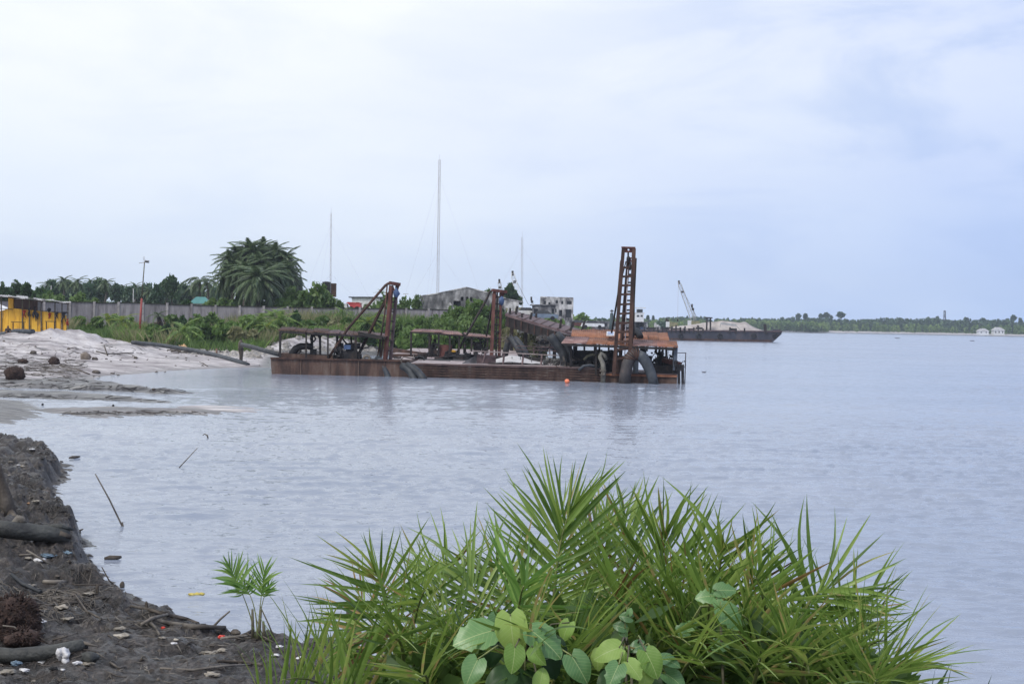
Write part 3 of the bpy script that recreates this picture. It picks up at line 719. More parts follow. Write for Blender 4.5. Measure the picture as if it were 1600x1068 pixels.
mb = MB(); wall_grid(mb, o + Vector((0, 16, 0)), (1, 0, 0), [xs[0], rx_(728), xs[-1]], [0, 12], top, 0.3); mb.build('rear_wall', concrete, ruin)
mb = MB().slab([o + Vector((0, 0.3, 0)), o + Vector((0, 16, 0)), o + Vector((0, 16, top(0) - .1)), o + Vector((0, .3, top(0) - .1))], 0.3, (1, 0, 0)); mb.build('side_wall', concrete, ruin)
for k, (a, b) in enumerate(zip(prof, prof[1:])):
    MB().beam(o + Vector((a[0], -.12, a[1] + .06)), o + Vector((b[0], -.12, b[1] + .06)), 0.5, 0.16).build('gable_coping', concrete_lt, ruin)
    MB().slab([o + Vector((a[0], .31, a[1])), o + Vector((b[0], .31, b[1])), o + Vector((b[0], 15.9, b[1])), o + Vector((a[0], 15.9, a[1]))], .12).build('roof_slab', concrete, ruin)
mb = MB(); mb.slab([o + Vector((rx_(694), -.15, rz(694, 490))), o + Vector((rx_(706), -.15, rz(706, 476))), o + Vector((rx_(703), -.15, rz(703, 472))), o + Vector((rx_(688), -.15, rz(688, 488)))], .4, (0, -1, 0)); mb.build('stair_flank', concrete_lt, ruin)
# white wing on its right
o2 = W(786, 494, 212); o2.z = 1.8
wing = thing('white_outbuilding', o2, 'low whitewashed ruin with a flat dark roof edge right of the gabled warehouse', 'building')
def w2(px, py): return Vector(((px - 786) / (F / 212), 0, W(px, py, 212).z - 1.8))
xs = [0] + [w2(p, 480).x for p in (789, 793, 797, 800, 804, 806)] + [w2(810, 480).x]
zs = [0, w2(800, 486).z, w2(800, 481).z, 9]
mb = MB(); wall_grid(mb, o2, (1, 0, 0), xs, zs, lambda x: float(np.interp(x, [0, 2.3], [w2(786, 468).z, w2(810, 472).z])), -.25, {(1, 1), (3, 1), (5, 1)}); mb.build('wall', concrete_lt, wing)
MB().slab([o2 + Vector((2.3, .25, 0)), o2 + Vector((2.3, 8, 0)), o2 + Vector((2.3, 8, w2(810, 474).z)), o2 + Vector((2.3, .25, w2(810, 474).z))], .2, (-1, 0, 0)).build('side_wall', concrete_lt, wing)
MB().beam(o2 + Vector((-.6, 0, w2(780, 465).z)), o2 + Vector((2.9, 0, w2(814, 471.5).z)), .6, .2).build('roof_edge', concrete, wing)
MB().slab([o2 + Vector((-.3, .32, w2(786, 466.2).z)), o2 + Vector((2.6, .32, w2(812, 471.8).z)), o2 + Vector((2.6, 8, w2(812, 471.8).z)), o2 + Vector((-.3, 8, w2(786, 466.2).z))], .15).build('roof_slab', concrete, wing)

# ---- two-storey ruin and its low front block
def box_building(px0, px1, ytop, d, base, depth, mat, name, label, cat, wins=(), side=True, roofover=0.0, roof_mat=None, gname='window', yt1=None):
    a = W(px0, ytop, d); b = W(px1, yt1 or ytop, d); a0 = Vector((a.x, d, base)); w = b.x - a.x
    T = thing(name, a0, label, cat)
    sx = F / d
    xc = sorted({0, w} | {(q - px0) / sx for wn in wins for q in (wn[0], wn[2])})
    zc = sorted({0, 30} | {W((wn[0] + wn[2]) / 2, q, d).z - base for wn in wins for q in (wn[1], wn[3])})
    holes = set()
    for wn in wins:
        zl, zh = W((wn[0] + wn[2]) / 2, wn[3], d).z - base, W((wn[0] + wn[2]) / 2, wn[1], d).z - base
        xl, xh = (wn[0] - px0) / sx, (wn[2] - px0) / sx
        for i in range(len(xc) - 1):
            for j in range(len(zc) - 1):
                if xl - 1e-6 <= xc[i] and xc[i + 1] <= xh + 1e-6 and zl - 1e-6 <= zc[j] and zc[j + 1] <= zh + 1e-6: holes.add((i, j))
        MB().box(a0 + Vector(((xl + xh) / 2, .16, (zl + zh) / 2)), (xh - xl - .01, .04, zh - zl - .01)).build(gname, glass_and_shade, T)  # dark panel per opening; in ruins its colour stands for shade inside the hole
    tp = lambda x: float(np.interp(x, [0, w], [a.z - base, b.z - base]))
    mb = MB(); wall_grid(mb, a0, (1, 0, 0), xc, zc, tp, -.2, holes); mb.build('front_wall', mat, T)
    for sx_ in (0, w - .2):
        mb = MB(); mb.slab([a0 + Vector((sx_, .21, 0)), a0 + Vector((sx_, depth - .21, 0)), a0 + Vector((sx_, depth - .21, tp(sx_))), a0 + Vector((sx_, .21, tp(sx_)))], .2, (1, 0, 0)); mb.build('side_wall', mat, T)
    mb = MB(); wall_grid(mb, a0 + Vector((0, depth, 0)), (1, 0, 0), [0, w], [0, 30], tp, .2); mb.build('back_wall', mat, T)
    r = roofover
    MB().slab([a0 + Vector((-r, -r - .01, tp(0) + .16)), a0 + Vector((w + r, -r - .01, tp(w) + .16)), a0 + Vector((w + r, depth + r, tp(w) + .16)), a0 + Vector((-r, depth + r, tp(0) + .16))], .15).build('roof_slab', roof_mat or mat, T)
    return T
box_building(845, 896, 464.5, 240, 1.5, 6, concrete_lt, 'ruined_block', 'two-storey pale concrete ruin with dark window holes and black streaks', 'building',
             [(850, 470, 853, 476), (857, 472, 860, 476), (868, 469, 872, 474), (877, 470, 880, 475), (886, 470, 893.5, 475.5), (866, 482, 870, 488), (874, 484, 879, 494), (884, 483, 893, 496)], yt1=466)
box_building(832, 868, 477, 233, 1.5, 4, concrete, 'low_ruin', 'low dark ruin with a thick overhanging slab standing before the two-storey block', 'building',
             [(834, 482, 841, 494), (862, 482, 866, 492)], roofover=.4, roof_mat=concrete)
box_building(812, 836, 484, 250, 1.5, 5, concrete, 'long_low_shed', 'grey low shed between the white outbuilding and the low ruin', 'building', [(818, 487, 824, 492)], roofover=.2)
box_building(886, 1012, 501, 420, 1.3, 8, concrete, 'long_quay_shed', 'long flat grey quay shed on the far bank behind the rusty ladder mast', 'building',
             [(900 + i * 14, 505, 907 + i * 14, 510) for i in range(7)], roofover=.5, roof_mat=concrete, yt1=503.5)
# white control tower behind the ladder mast
dT = 420
T = box_building(993, 1006, 489, dT, 1.3, 3, white_paint, 'white_tower', 'small white control tower with an overhanging roof right beside the tall ladder mast', 'tower', [(995, 492, 999, 495), (1001, 492, 1004.5, 495)], roofover=.3)
a = W(993, 480, dT); b = W(1007, 482, dT); c0 = T.location
MB().box(((a.x + b.x) / 2, dT + 1.5, a.z - .1), (3.4, 4.2, .22)).build('top_roof', white_paint, T)
MB().box(((a.x + b.x) / 2, dT + 1.5, W(1000, 485, dT).z - .1), (1.7, 2.4, 1.0)).build('lookout_cabin', glass_and_shade, T)
# dark pointed beacon
b0 = W(955, 515, 300); z0 = b0.z
T = thing('beacon_tower', (b0.x, 300, .8), 'slim dark tapering tower with a white lantern and pointed cap left of the ladder mast', 'tower')
tz = W(955, 489, 300).z
MB().tube([(b0.x, 300, .8), (b0.x + .05, 300, tz)], [.62, .33], 8).build('tower_body', M('dark_green_paint', [(.3, (.02, .035, .04)), (.7, (.05, .075, .08))], 2), T)
MB().cyl((b0.x + .05, 300, tz + .01), (b0.x + .05, 300, tz + .38), .24, 8).build('lantern', white_paint, T)
MB().tube([(b0.x + .05, 300, tz + .39), (b0.x + .06, 300, tz + .75)], [.48, .05], 8).build('cap', dark_metal, T)

# ---- houses and shed behind the wall
def hip_house(px, ybase, ytop, wpx, d, label, wall_m, roof_m, hfrac=.5, wins=2, depth=None, name='house'):
    s = F / d; w = wpx / s; b = W(px, ybase, d); h = (ybase - ytop) / s; D = depth or w * .7
    T = thing(name, (b.x, d, b.z), label, 'house')
    wh = h * hfrac
    # walls with open windows
    ww = w * .86
    xs = [0]; 
    for i in range(wins):
        c = ww * (i + .5) / wins; xs += [c - ww * .07, c + ww * .07]
    xs += [ww]
    o = Vector((b.x - ww / 2, d, b.z - .8))
    mb = MB(); wall_grid(mb, o, (1, 0, 0), xs, [0, .8 + wh * .35, .8 + wh * .75, 50], lambda x: wh + .8, -.15, {(2 * i + 1, 1) for i in range(wins)})
    mb.slab([o + Vector((0, .16, 0)), o + Vector((0, D * .9, 0)), o + Vector((0, D * .9, wh + .8)), o + Vector((0, .16, wh + .8))], .15, (1, 0, 0))
    mb.slab([o + Vector((ww, .16, 0)), o + Vector((ww, D * .9, 0)), o + Vector((ww, D * .9, wh + .8)), o + Vector((ww, .16, wh + .8))], .15, (-1, 0, 0))
    mb.build('wall', wall_m, T)
    for i in range(wins):
        c = ww * (i + .5) / wins
        MB().box((o.x + c, d + .3, b.z + wh * .55), (ww * .13, .05, wh * .39)).build('window', glass_and_shade, T)
    z1 = b.z + wh + .02; z2 = b.z + h; x0_, x1_ = b.x - w / 2, b.x + w / 2; y0_, y1_ = d - .4, d + D
    mid = (y0_ + y1_) / 2; rx = w * .22
    v = [(x0_, y0_, z1), (x1_, y0_, z1), (x1_, y1_, z1), (x0_, y1_, z1), (b.x - rx, mid, z2), (b.x + rx, mid, z2)]
    MB().add(v, [(0, 1, 5, 4), (1, 2, 5), (2, 3, 4, 5), (3, 0, 4), (3, 2, 1, 0)]).build('roof', roof_m, T)
    return T
hip_house(311.5, 480, 463.5, 33, 200, 'small house with a blue-green hipped roof showing over the wall left of the big palms', white_paint, green_roof, .35)
hip_house(1537, 521.5, 513, 18, 900, 'small white house with a low hipped roof left of the taller far shore house', white_paint, zinc, .5, 2)
hip_house(1561, 522, 511, 19, 905, 'taller white house with a steep pale roof on the far shore', white_paint, zinc, .55, 3)
box_building(550, 594, 465, 230, 1.8, 6, white_paint, 'flat_roof_shed', 'white shed with a thin dark flat roof over the wall behind the red lorry', 'building', [(556, 472, 562, 476)], roofover=.5, roof_mat=dark_metal)
# chimney-like hopper on white frame
b = W(511, 466, 210)
T = thing('silo_hopper', (b.x, 210, 2), 'dark upright hopper with a sloping conveyor on white posts above the bushes', 'plant machinery')
MB().box((b.x - .1, 210, W(509, 453, 210).z), (1.1, 1.2, 2.4)).build('bin', greasy, T)
MB().box((b.x + .95, 210, W(515, 453, 210).z), (.7, 1, 2.0)).build('side_bin', rust, T)
MB().box((b.x - .1, 210, W(509, 444.5, 210).z), (.6, .6, .9)).build('bin_cap', greasy, T)
MB().beam(W(505, 446.5, 210), W(492, 450.5, 210), .25, .18).build('conveyor', rust, T)
for p in (494, 500, 504):
    MB().beam(W(p, 449, 210), P3(p, 210, 2), .14).build('white_post', white_paint, T)
# black water tank on a stand
b = W(465, 458, 205)
T = thing('water_tank', (b.x, 205, 2), 'black ribbed plastic water tank on a dark stand right of the tall palms', 'water tank')
tk = MB(); zz = W(465, 445, 205).z; z1 = W(465, 434.5, 205).z; z0 = b.z - .4
n = 9; pr = [(b.x, 205, z0 + (z1 - z0) * i / n) for i in range(n + 1)]
tk.tube(pr, [.75 if i % 2 else .70 for i in range(n)] + [.5], 12).build('tank_body', greasy, T)
MB().box((b.x, 205, z0 - .2), (2.0, 1.9, .18)).build('platform', dark_metal, T)
for i in (-1, 1):
    for j in (-1, 1): MB().beam((b.x + i * .85, 205 + j * .8, z0 - .3), (b.x + i * 1.0, 205 + j * .9, 2), .16).build('leg', dark_metal, T)
# red-and-white lorry behind the wall
dL = 200; b = W(551, 481, dL)
T = thing('tipper_lorry', (b.x, dL, b.z), 'red tipper lorry with a white cab half hidden behind the wall', 'lorry')
def L3(px, py, dy=0): return W(px, py, dL + dy)
MB().slab([L3(543, 473), L3(562.5, 473.5), L3(563, 481), L3(549, 481)], 2.2, (0, 1, 0)).build('tipper_body', red_truck, T)
MB().slab([L3(540, 473.8, -.05), L3(543.5, 471.5, -.05), L3(564, 473, -.05), L3(563.5, 473.7, -.05)], 2.3, (0, 1, 0)).build('body_rim', red_truck, T)
MB().slab([L3(531, 474), L3(541.7, 474.5), L3(542.7, 481), L3(528, 481)], 2.0, (0, 1, 0)).build('bonnet', white_paint, T)
MB().slab([L3(523, 479), L3(526, 475), L3(530, 475), L3(527.5, 481), L3(523, 482)], 1.9, (0, 1, 0)).build('cab', white_paint, T)
MB().slab([L3(525.5, 476.2, -.06), L3(528.5, 476.2, -.06), L3(527, 479, -.06), L3(524.8, 479, -.06)], .05, (0, 1, 0)).build('windscreen', glass_and_shade, T)
for p in (528, 548, 558):
    c = L3(p, 484, -.1); MB().cyl(c, c + Vector((0, .35, 0)), .5, 12).build('wheel', tyre_mat, T)

# ---- lattice masts and poles
def lattice(mb, a, b, wa, wb, n, r, zig=True, side=Vector((1, 0, 0)), dep=None):
    a, b = Vector(a), Vector(b); t = (b - a).normalized(); s1 = (side - t * side.dot(t)).normalized(); s2 = t.cross(s1)
    def cor(f):
        p = a.lerp(b, f); w = wa + (wb - wa) * f
        return [p + s1 * w / 2 * i + s2 * w / 2 * j * (dep or 1) for i, j in ((-1, -1), (1, -1), (1, 1), (-1, 1))]
    prev = cor(0)
    for k in range(1, n + 1):
        cur = cor(k / n)
        for q in range(4):
            mb.beam(prev[q], cur[q], r * 1.5)
            mb.beam(cur[q], cur[(q + 1) % 4], r)
            if zig: mb.beam(prev[q], cur[(q + 1) % 4] if k % 2 else cur[q], r) if k % 2 else mb.beam(prev[(q + 1) % 4], cur[q], r)
        prev = cur
def radio_mast(pxb, yb, pxt, yt, d, w, n, label, r=.035):
    b = W(pxb, yb, d); t = W(pxt, yt, d); b0 = b + (b - t).normalized() * 0; 
    base = Vector((b.x - (t.x - b.x) * (b.z - 2) / (t.z - b.z), d, 2))
    T = thing('radio_mast', base, label, 'mast', 'thin radio masts on the skyline')
    mb = MB(); lattice(mb, base, t, w, w * .8, n, r, True); mb.build('lattice_shaft', mast_mat, T)
    mb = MB(); mb.beam(t, t + Vector((0, 0, 1.6)), .05); mb.build('tip_rod', mast_mat, T)
    g = MB()
    for f in (.45, .9):
        p = base.lerp(t, f)
        for a in (20, 140, 260):
            g.beam(p, base + Vector((math.cos(R_(a)) * 16, math.sin(R_(a)) * 16, 0)), .018)
    g.build('guy_wire', mast_mat, T)['kind'] = 'stuff'
radio_mast(684, 458, 687, 250, 400, .62, 46, 'tallest thin radio mast rising behind the gabled warehouse', .045)
radio_mast(516.5, 445, 517.5, 333, 420, .35, 26, 'thin radio mast above the hopper and the round bushes', .03)
radio_mast(815.5, 480, 816, 371, 400, .50, 26, 'short thin radio mast just right of the white crane boom', .04)
# pale poles in front of the tree belt
for px, yt, d, lab in ((80, 447, 215, 'thin pale pole before the dark trees, just right of the yellow shack'), (208.5, 451, 215, 'thin pale pole before the dark trees, left of the red lamp pole'), (634, 459, 260, 'faint street lamp with a double head right of the first rusty mast')):
    t = W(px, yt, d); T = thing('lamp_post', (t.x, d, 2), lab, 'pole')
    MB().tube([(t.x, d, 2), t], [.09, .06], 6).build('pole', pole_grey, T)
    MB().beam(t + Vector((-.5 if px > 600 else -.12, 0, 0)), t + Vector((.5 if px > 600 else .12, 0, .02)), .12, .09).build('lamp_head', pole_grey, T)
# ---- red floodlight pole on the sand
bp = GL(217.5, 528); dP = bp.y
T = thing('floodlight_pole', bp, 'tall rusty red pole with a small floodlight bracket standing at the edge of the sand', 'lamp pole')
pa = W(217.5, 530, dP); pb = W(221.5, 466, dP); pc = W(226, 408, dP)
MB().tube([Vector((pa.x, dP, bp.z - .3)), pb], [.13, .105], 8).build('lower_pole', red_pole, T)
MB().tube([pb + Vector((0, 0, .0)), pc], [.065, .05], 8).build('upper_pole', stalk_brown, T)
MB().beam(W(217, 411, dP), W(232, 409, dP), .06).build('cross_arm', pole_grey, T)
MB().box(W(229.5, 408.5, dP), (.42, .3, .26), (0, 8, 0)).build('floodlight', pole_grey, T)
MB().box(W(229.8, 409, dP) + Vector((0, -.16, 0)), (.32, .02, .16), (0, 8, 0)).build('floodlight_glass', glass_and_shade, T)
MB().tube([W(224.5, 407, dP), W(223.8, 401, dP), W(225.5, 400.5, dP), W(226.3, 407, dP)], .02, 5).build('wire_hoop', pole_grey, T)

# ---- lattice cranes on land
def crane(name, label, base, tip, d, w, nseg, mat, cab_px=None, cabw=3.0, body=True, hook=None, r=.05):
    b = W(*base, d); t = W(*tip, d)
    T = thing(name, (b.x, d, 1.6), label, 'crane')
    mb = MB(); m1 = b.lerp(t, .12); m2 = b.lerp(t, .9)
    lattice(mb, b, m1, w * .3, w, 1, r); lattice(mb, m1, m2, w, w * .8, nseg, r); lattice(mb, m2, t, w * .8, w * .25, 1, r)
    mb.build('boom', mat, T)
    k = b.lerp(t, .74); MB().box(k, (.55, .5, .5)).build('boom_sheave', dark_metal, T)
    MB().box(b.lerp(t, .97), (.4, .4, .9)).build('boom_head', dark_metal, T)
    if body:
        MB().box((b.x + .3, d, b.z - .2), (cabw, 2.4, 1.3)).build('engine_house', M('crane_yellow', [(.3, (.16, .15, .08)), (.7, (.30, .28, .16))], 2) if 'crane_yellow' not in bpy.data.materials else bpy.data.materials['crane_yellow'], T)
        MB().box((b.x - cabw / 2 - .1, d - .4, b.z - .1), (.8, 1, 1.3)).build('cab', white_paint, T)
        for j in (-1, 1): MB().box((b.x + .2, d + j * 1.1, b.z - 1.25), (cabw * 1.2, .6, .75)).build('crawler_track', dark_metal, T)
        for q in (.45, .6): MB().beam(b + Vector((cabw * .45, 0, 1.0)), b.lerp(t, .95), .05).build('stay_rope', dark_metal, T)
    if hook:
        h = W(*hook, d); MB().beam(t, Vector((t.x, d, h.z)), .05).build('hoist_rope', mast_mat, T)
        MB().box((t.x, d, h.z), (.35, .35, .6)).build('hook_block', dark_metal, T)
    return T
crane('lattice_crane', 'white lattice crane boom leaning left behind the white outbuilding', (814.5, 484), (800.5, 425), 270, .95, 7, white_paint, hook=(801, 444))
crane('distant_crane', 'small pale crane boom tip poking up behind the middle rusty mast', (785, 480), (780, 438), 300, .8, 6, pole_grey, hook=None)
crane('small_derrick', 'short thin derrick boom left of the low ruin', (835, 486), (830, 466), 320, .4, 4, pole_grey, body=False)
# parked cars and clutter seen beyond the dark ramp
def car(px, py, d, label, m, L=4.3):
    b = W(px, py, d); T = thing('parked_car', b, label, 'car')
    def q(x, z, y=0): return b + Vector((x, y, z))
    MB().slab([q(-L / 2, .35), q(L / 2, .35), q(L / 2, .85), q(L * .38, .95), q(-L * .45, .95)], 1.7, (0, 1, 0)).build('body', m, T)
    MB().slab([q(-L * .32, .96, .1), q(L * .28, .96, .1), q(L * .12, 1.45, .2), q(-L * .22, 1.45, .2)], 1.4, (0, 1, 0)).build('cabin', glass_and_shade, T)
    for x in (-L * .3, L * .3):
        for y in (-.02, 1.52): MB().cyl(q(x, .33, y), q(x, .33, y + .2), .33, 10).build('wheel', tyre_mat, T)
car(824, 494, 235, 'white car parked between the white outbuilding and the low ruin', white_paint)
car(850, 500, 215, 'blue-grey car parked in front of the low ruin above the ramp', M('car_blue', [(.3, (.10, .14, .20)), (.7, (.2, .25, .32))], 1, .4))
car(926, 513, 260, 'white car parked at the waterside left of the beacon tower', white_paint)
car(905, 512, 262, 'dark red car parked beyond the orange roof', rust_red)

# ================================================================== YELLOW SHACK
dS = 128.0
def S(px, py, dy=0): return W(px, py, dS + dy)
sb = S(50, 508); shz = LZ(sb.x, dS)
shack = thing('yellow_shack', (sb.x, dS, shz), 'open-fronted yellow-painted wooden shack with a sloping zinc roof on the sand', 'shack')
gz = shz - .3
def down(p): return Vector((p.x, p.y, gz))
n = 13; bxs = np.linspace(-14, 104, n + 1)
def shy(p): return float(np.interp(p, [-20, 15, 65, 97, 110], [493, 481, 486, 489, 497]))
for a, b in zip(bxs, bxs[1:]):
    A_ = S(a, shy(a) + 0, 0); B_ = S(b, shy(b), 0)
    if a < 12: A_, B_ = S(a, shy(a), .0), S(b, shy(b), .0)
    dd = rnd.uniform(-.02, .02)
    MB().slab([A_ + Vector((.01, dd, 0)), B_ + Vector((-.01, dd, 0)), Vector((B_.x - .01, B_.y + dd, gz)), Vector((A_.x + .01, A_.y + dd, gz))], .06, (0, 1, 0)).build('wall_board', yellow, shack)
MB().slab([S(13, 462.5, .1), S(20.5, 464, .1), down(S(20.5, 500, .1)), down(S(13, 500, .1))], .3, (0, 1, 0)).build('yellow_pillar', yellow, shack)
MB().slab([S(20.5, 464, .35), S(64, 470, .35), S(64, 487, .35), S(20.5, 483, .35)], .05, (0, 1, 0)).build('brown_curtain', brown_cloth, shack)
MB().slab([S(13, 463, 4.2), S(64, 470, 4.2), down(S(64, 500, 4.2)), down(S(13, 500, 4.2))], .06, (0, 1, 0)).build('back_wall', brown_cloth, shack)
MB().slab([S(59, 471, .2), S(64.5, 471.5, .2), S(62, 487, .2), S(59, 485, .2)], .04, (0, 1, 0)).build('grey_curtain', grey_cloth, shack)
for p, yt in ((2, 462), (35, 466), (46, 468), (64.5, 470), (86, 473), (97, 473), (106, 473)):
    MB().beam(S(p, yt, -.08), down(S(p + .3, 505, -.08)), .09).build('post', stalk_brown if p < 60 else driftwood, shack)
MB().beam(S(0, 482, -.12), S(20, 483, -.12), .05).build('rail', dark_metal, shack)
MB().beam(S(64, 485, -.12), S(107, 498, -.12) + Vector((0, 0, .5)), .05).build('rail', dark_metal, shack)
# roof sheets
def corrugated(name, mat, parent, A_, B_, C_, D_, n=8, amp=.03, wav=None, t=.02):
    """sheet A-B (front) to D-C (back), ribs running front to back"""
    mb = MB(); m = n * 4
    vs = []
    for j in (0, 1):
        for i in range(m + 1):
            f = i / m; p = (A_.lerp(B_, f) if j == 0 else D_.lerp(C_, f))
            vs.append(p + Vector((0, 0, amp * math.sin(2 * math.pi * n * f))))
    fs = [(i, i + 1, i + m + 2, i + m + 1) for i in range(m)]
    N_ = len(vs); vs2 = [v - Vector((0, 0, t)) for v in vs]
    fs2 = [tuple(q + N_ for q in reversed(f)) for f in fs]
    edge = [(i, i + N_, i + 1 + N_, i + 1) for i in range(m)] + [(i + m + 1, i + m + 2, i + m + 2 + N_, i + m + 1 + N_) for i in range(m)]
    edge += [(0, m + 1, m + 1 + N_, N_), (m, m + N_, 2 * m + 1 + N_, 2 * m + 1)]
    mb.add(vs + vs2, fs + fs2 + edge, True)
    return mb.build(name, mat, parent)
def sheet_roof(parent, fl, fr, br, bl, n, mat, lift=.05, seed=1, amp=.025, over=.04, mats=None, ribs=7):
    r = random.Random(seed)
    for i in range(n):
        a, b = i / n - over / 2, (i + 1) / n + over / 2
        q = [fl.lerp(fr, a), fl.lerp(fr, b), bl.lerp(br, b), bl.lerp(br, a)]
        dz = [Vector((0, r.uniform(-.05, .05), r.uniform(-lift, lift) + (.018 if i % 2 else 0))) for _ in range(4)]
        q = [p + d for p, d in zip(q, dz)]
        corrugated('roof_sheet', (r.choice(mats) if mats else mat), parent, *q, n=ribs, amp=amp)
sheet_roof(shack, S(-12, 461, -1.0), S(108.5, 473.5, -1.0), S(108.5, 471.6, 4.8), S(-12, 458.2, 4.8), 9, zinc, .10, 3)
MB().beam(S(-12, 462.3, -.9), S(108, 474.6, -.9), .08).build('eaves_beam', dark_metal, shack)
# white sheet shelter at the left edge
a = S(-20, 478, 9); T = thing('white_tent', (S(4, 495, 9).x, dS + 9, shz), 'white tent-like sheet shelter seen behind the left end of the yellow shack', 'tent')
MB().add([S(-26, 497, 8), S(12, 497, 8), S(12, 480, 10), S(-10, 471, 10), S(-26, 478, 10), S(12, 497, 14), S(-26, 497, 14)], [(0, 1, 2, 3, 4), (1, 5, 2), (5, 6, 4, 3, 2), (6, 0, 4)]).build('tent_sheet', white_paint, T)
MB().beam(S(-10, 471, 10.3), down(S(-10, 500, 10.3)), .08).build('tent_pole', dark_metal, T)
# clothes and things hung on the shack
def hung(px, py, w, h, m, label, name='hanging_cloth', seed=0, dy=-.2):
    c = S(px, py, dy); r = random.Random(seed); mb = MB(); k = 6; w *= .8
    vs = []
    for j in range(k + 1):
        for i in range(5):
            f = i / 4 - .5
            vs.append(c + Vector((f * w * (.65 + .45 * math.sin(j * 1.1 + seed)) + .04 * math.sin(j * 2 + seed), .06 * math.sin(i * 2.1 + seed) * (j / k + .3), -h * j / k * (1 + .35 * math.sin(i * 1.7 + seed)))))
    for j in range(k):
        for i in range(4): mb.add([vs[j * 5 + i], vs[j * 5 + i + 1], vs[j * 5 + i + 6], vs[j * 5 + i + 5]], [(0, 1, 2, 3)], True)
    o = mb.build(name, m)
    so = o.modifiers.new('thickness', 'SOLIDIFY'); so.thickness = .03
    return tag(o, label, 'clothing', 'clothes hung along the yellow shack')
hung(38, 484, .42, .55, red_cloth, 'small red cloth hung on the front of the yellow shack', seed=1)
hung(46, 481, .35, .6, black_cloth, 'dark cloth hung between the red cloth and the bundle of black ones', seed=2)
hung(55, 479, .55, 1.0, black_cloth, 'bunched black garments hung in the middle of the shack front', seed=3)
hung(58.5, 488, .4, .5, black_cloth, 'short black garment low beside the grey curtain', seed=4)
hung(77, 481, .40, .42, black_cloth, 'black jacket hung on the right half of the yellow wall', seed=5)
hung(77.5, 488.5, .32, .45, red_cloth, 'dark red garment below the black jacket on the yellow wall', seed=6)
hung(89, 487, .30, .5, black_cloth, 'dark rag on the low rail right of the red garment', seed=7)
hung(100, 487, .60, .75, black_cloth, 'dark tarpaulin scrap sagging under the right end of the zinc roof', seed=8)
hung(106, 498, .30, .55, red_cloth, 'reddish rag on the last post of the shack', seed=9)
# bench tables in front
for px, py, w, lab in ((29, 503, 1.2, 'small dark bench against the left half of the yellow wall'), (79, 502, .9, 'small dark stool table by the right half of the yellow wall')):
    c = S(px, py, -.7); T = thing('bench', (c.x, c.y, LZ(c.x, c.y)), lab, 'bench')
    MB().box((c.x, c.y, c.z), (w, .35, .06)).build('seat', dark_metal, T)
    for i in (-1, 1): MB().beam((c.x + i * w * .4, c.y, c.z - .04), (c.x + i * w * .4, c.y, LZ(c.x, c.y) - .05), .07).build('leg', dark_metal, T)

# ---- seated person by the shack
def skin_figure(name, mat, J, E, parent, sub=2):
    """J: list of (xyz, radius), E: edges"""
    me = bpy.data.meshes.new(name); me.from_pydata([Vector(j[0]) for j in J], E, [])
    me.materials.append(mat)
    o = link_mesh(name, me, parent, WLOC[parent.name])
    sk = o.modifiers.new('skin', 'SKIN'); sk.use_smooth_shade = True
    lay = me.skin_vertices[0] if me.skin_vertices else None
    if lay is None:
        bpy.context.view_layer.objects.active = o
        lay = me.skin_vertices.new() if hasattr(me.skin_vertices, 'new') else None
    for i, j in enumerate(J):
        lay.data[i].radius = (j[1], j[1])
        lay.data[i].use_root = (i == 0)
    ss_ = o.modifiers.new('sub', 'SUBSURF'); ss_.levels = sub; ss_.render_levels = sub
    return o
pc_ = P3(12.5, 117.6, 2.4); pzg = LZ(pc_.x, pc_.y)
person = thing('person', (pc_.x, pc_.y, pzg), 'person in dark clothes sitting on the sand before the yellow shack', 'person')
person.rotation_euler.z = R_(25)
P_J = [((0, 0, .14), .135), ((0, 0, .36), .12), ((0, -.02, .56), .13), ((0, -.04, .66), .055), ((0, -.07, .74), .085), ((0, -.08, .84), .08),
       ((.16, -.02, .56), .055), ((.24, -.12, .36), .042), ((.16, -.30, .34), .035), ((.12, -.38, .34), .035), ((-.16, -.02, .56), .055), ((-.24, -.12, .36), .042), ((-.16, -.30, .34), .035), ((-.12, -.38, .34), .035),
       ((.11, -.08, .13), .09), ((.14, -.40, .40), .065), ((.13, -.55, .06), .042), ((.13, -.67, .035), .035), ((-.11, -.08, .13), .09), ((-.14, -.40, .38), .065), ((-.13, -.55, .06), .042), ((-.13, -.67, .035), .035)]
P_E = [(0, 1), (1, 2), (2, 3), (3, 4), (4, 5), (2, 6), (6, 7), (7, 8), (8, 9), (2, 10), (10, 11), (11, 12), (12, 13), (0, 14), (14, 15), (15, 16), (16, 17), (0, 18), (18, 19), (19, 20), (20, 21)]
try:
    skin_figure('body', skin_mat, P_J, P_E, person)
    cl = [(p, r * 1.16) for p, r in P_J]
    keepi = [0, 1, 2, 6, 7, 10, 11, 14, 15, 18, 19]
    mpi = {k: i for i, k in enumerate(keepi)}
    skin_figure('clothes', black_cloth, [cl[k] for k in keepi], [(mpi[a], mpi[b]) for a, b in P_E if a in mpi and b in mpi], person)
except Exception as e:
    print('person failed', e)
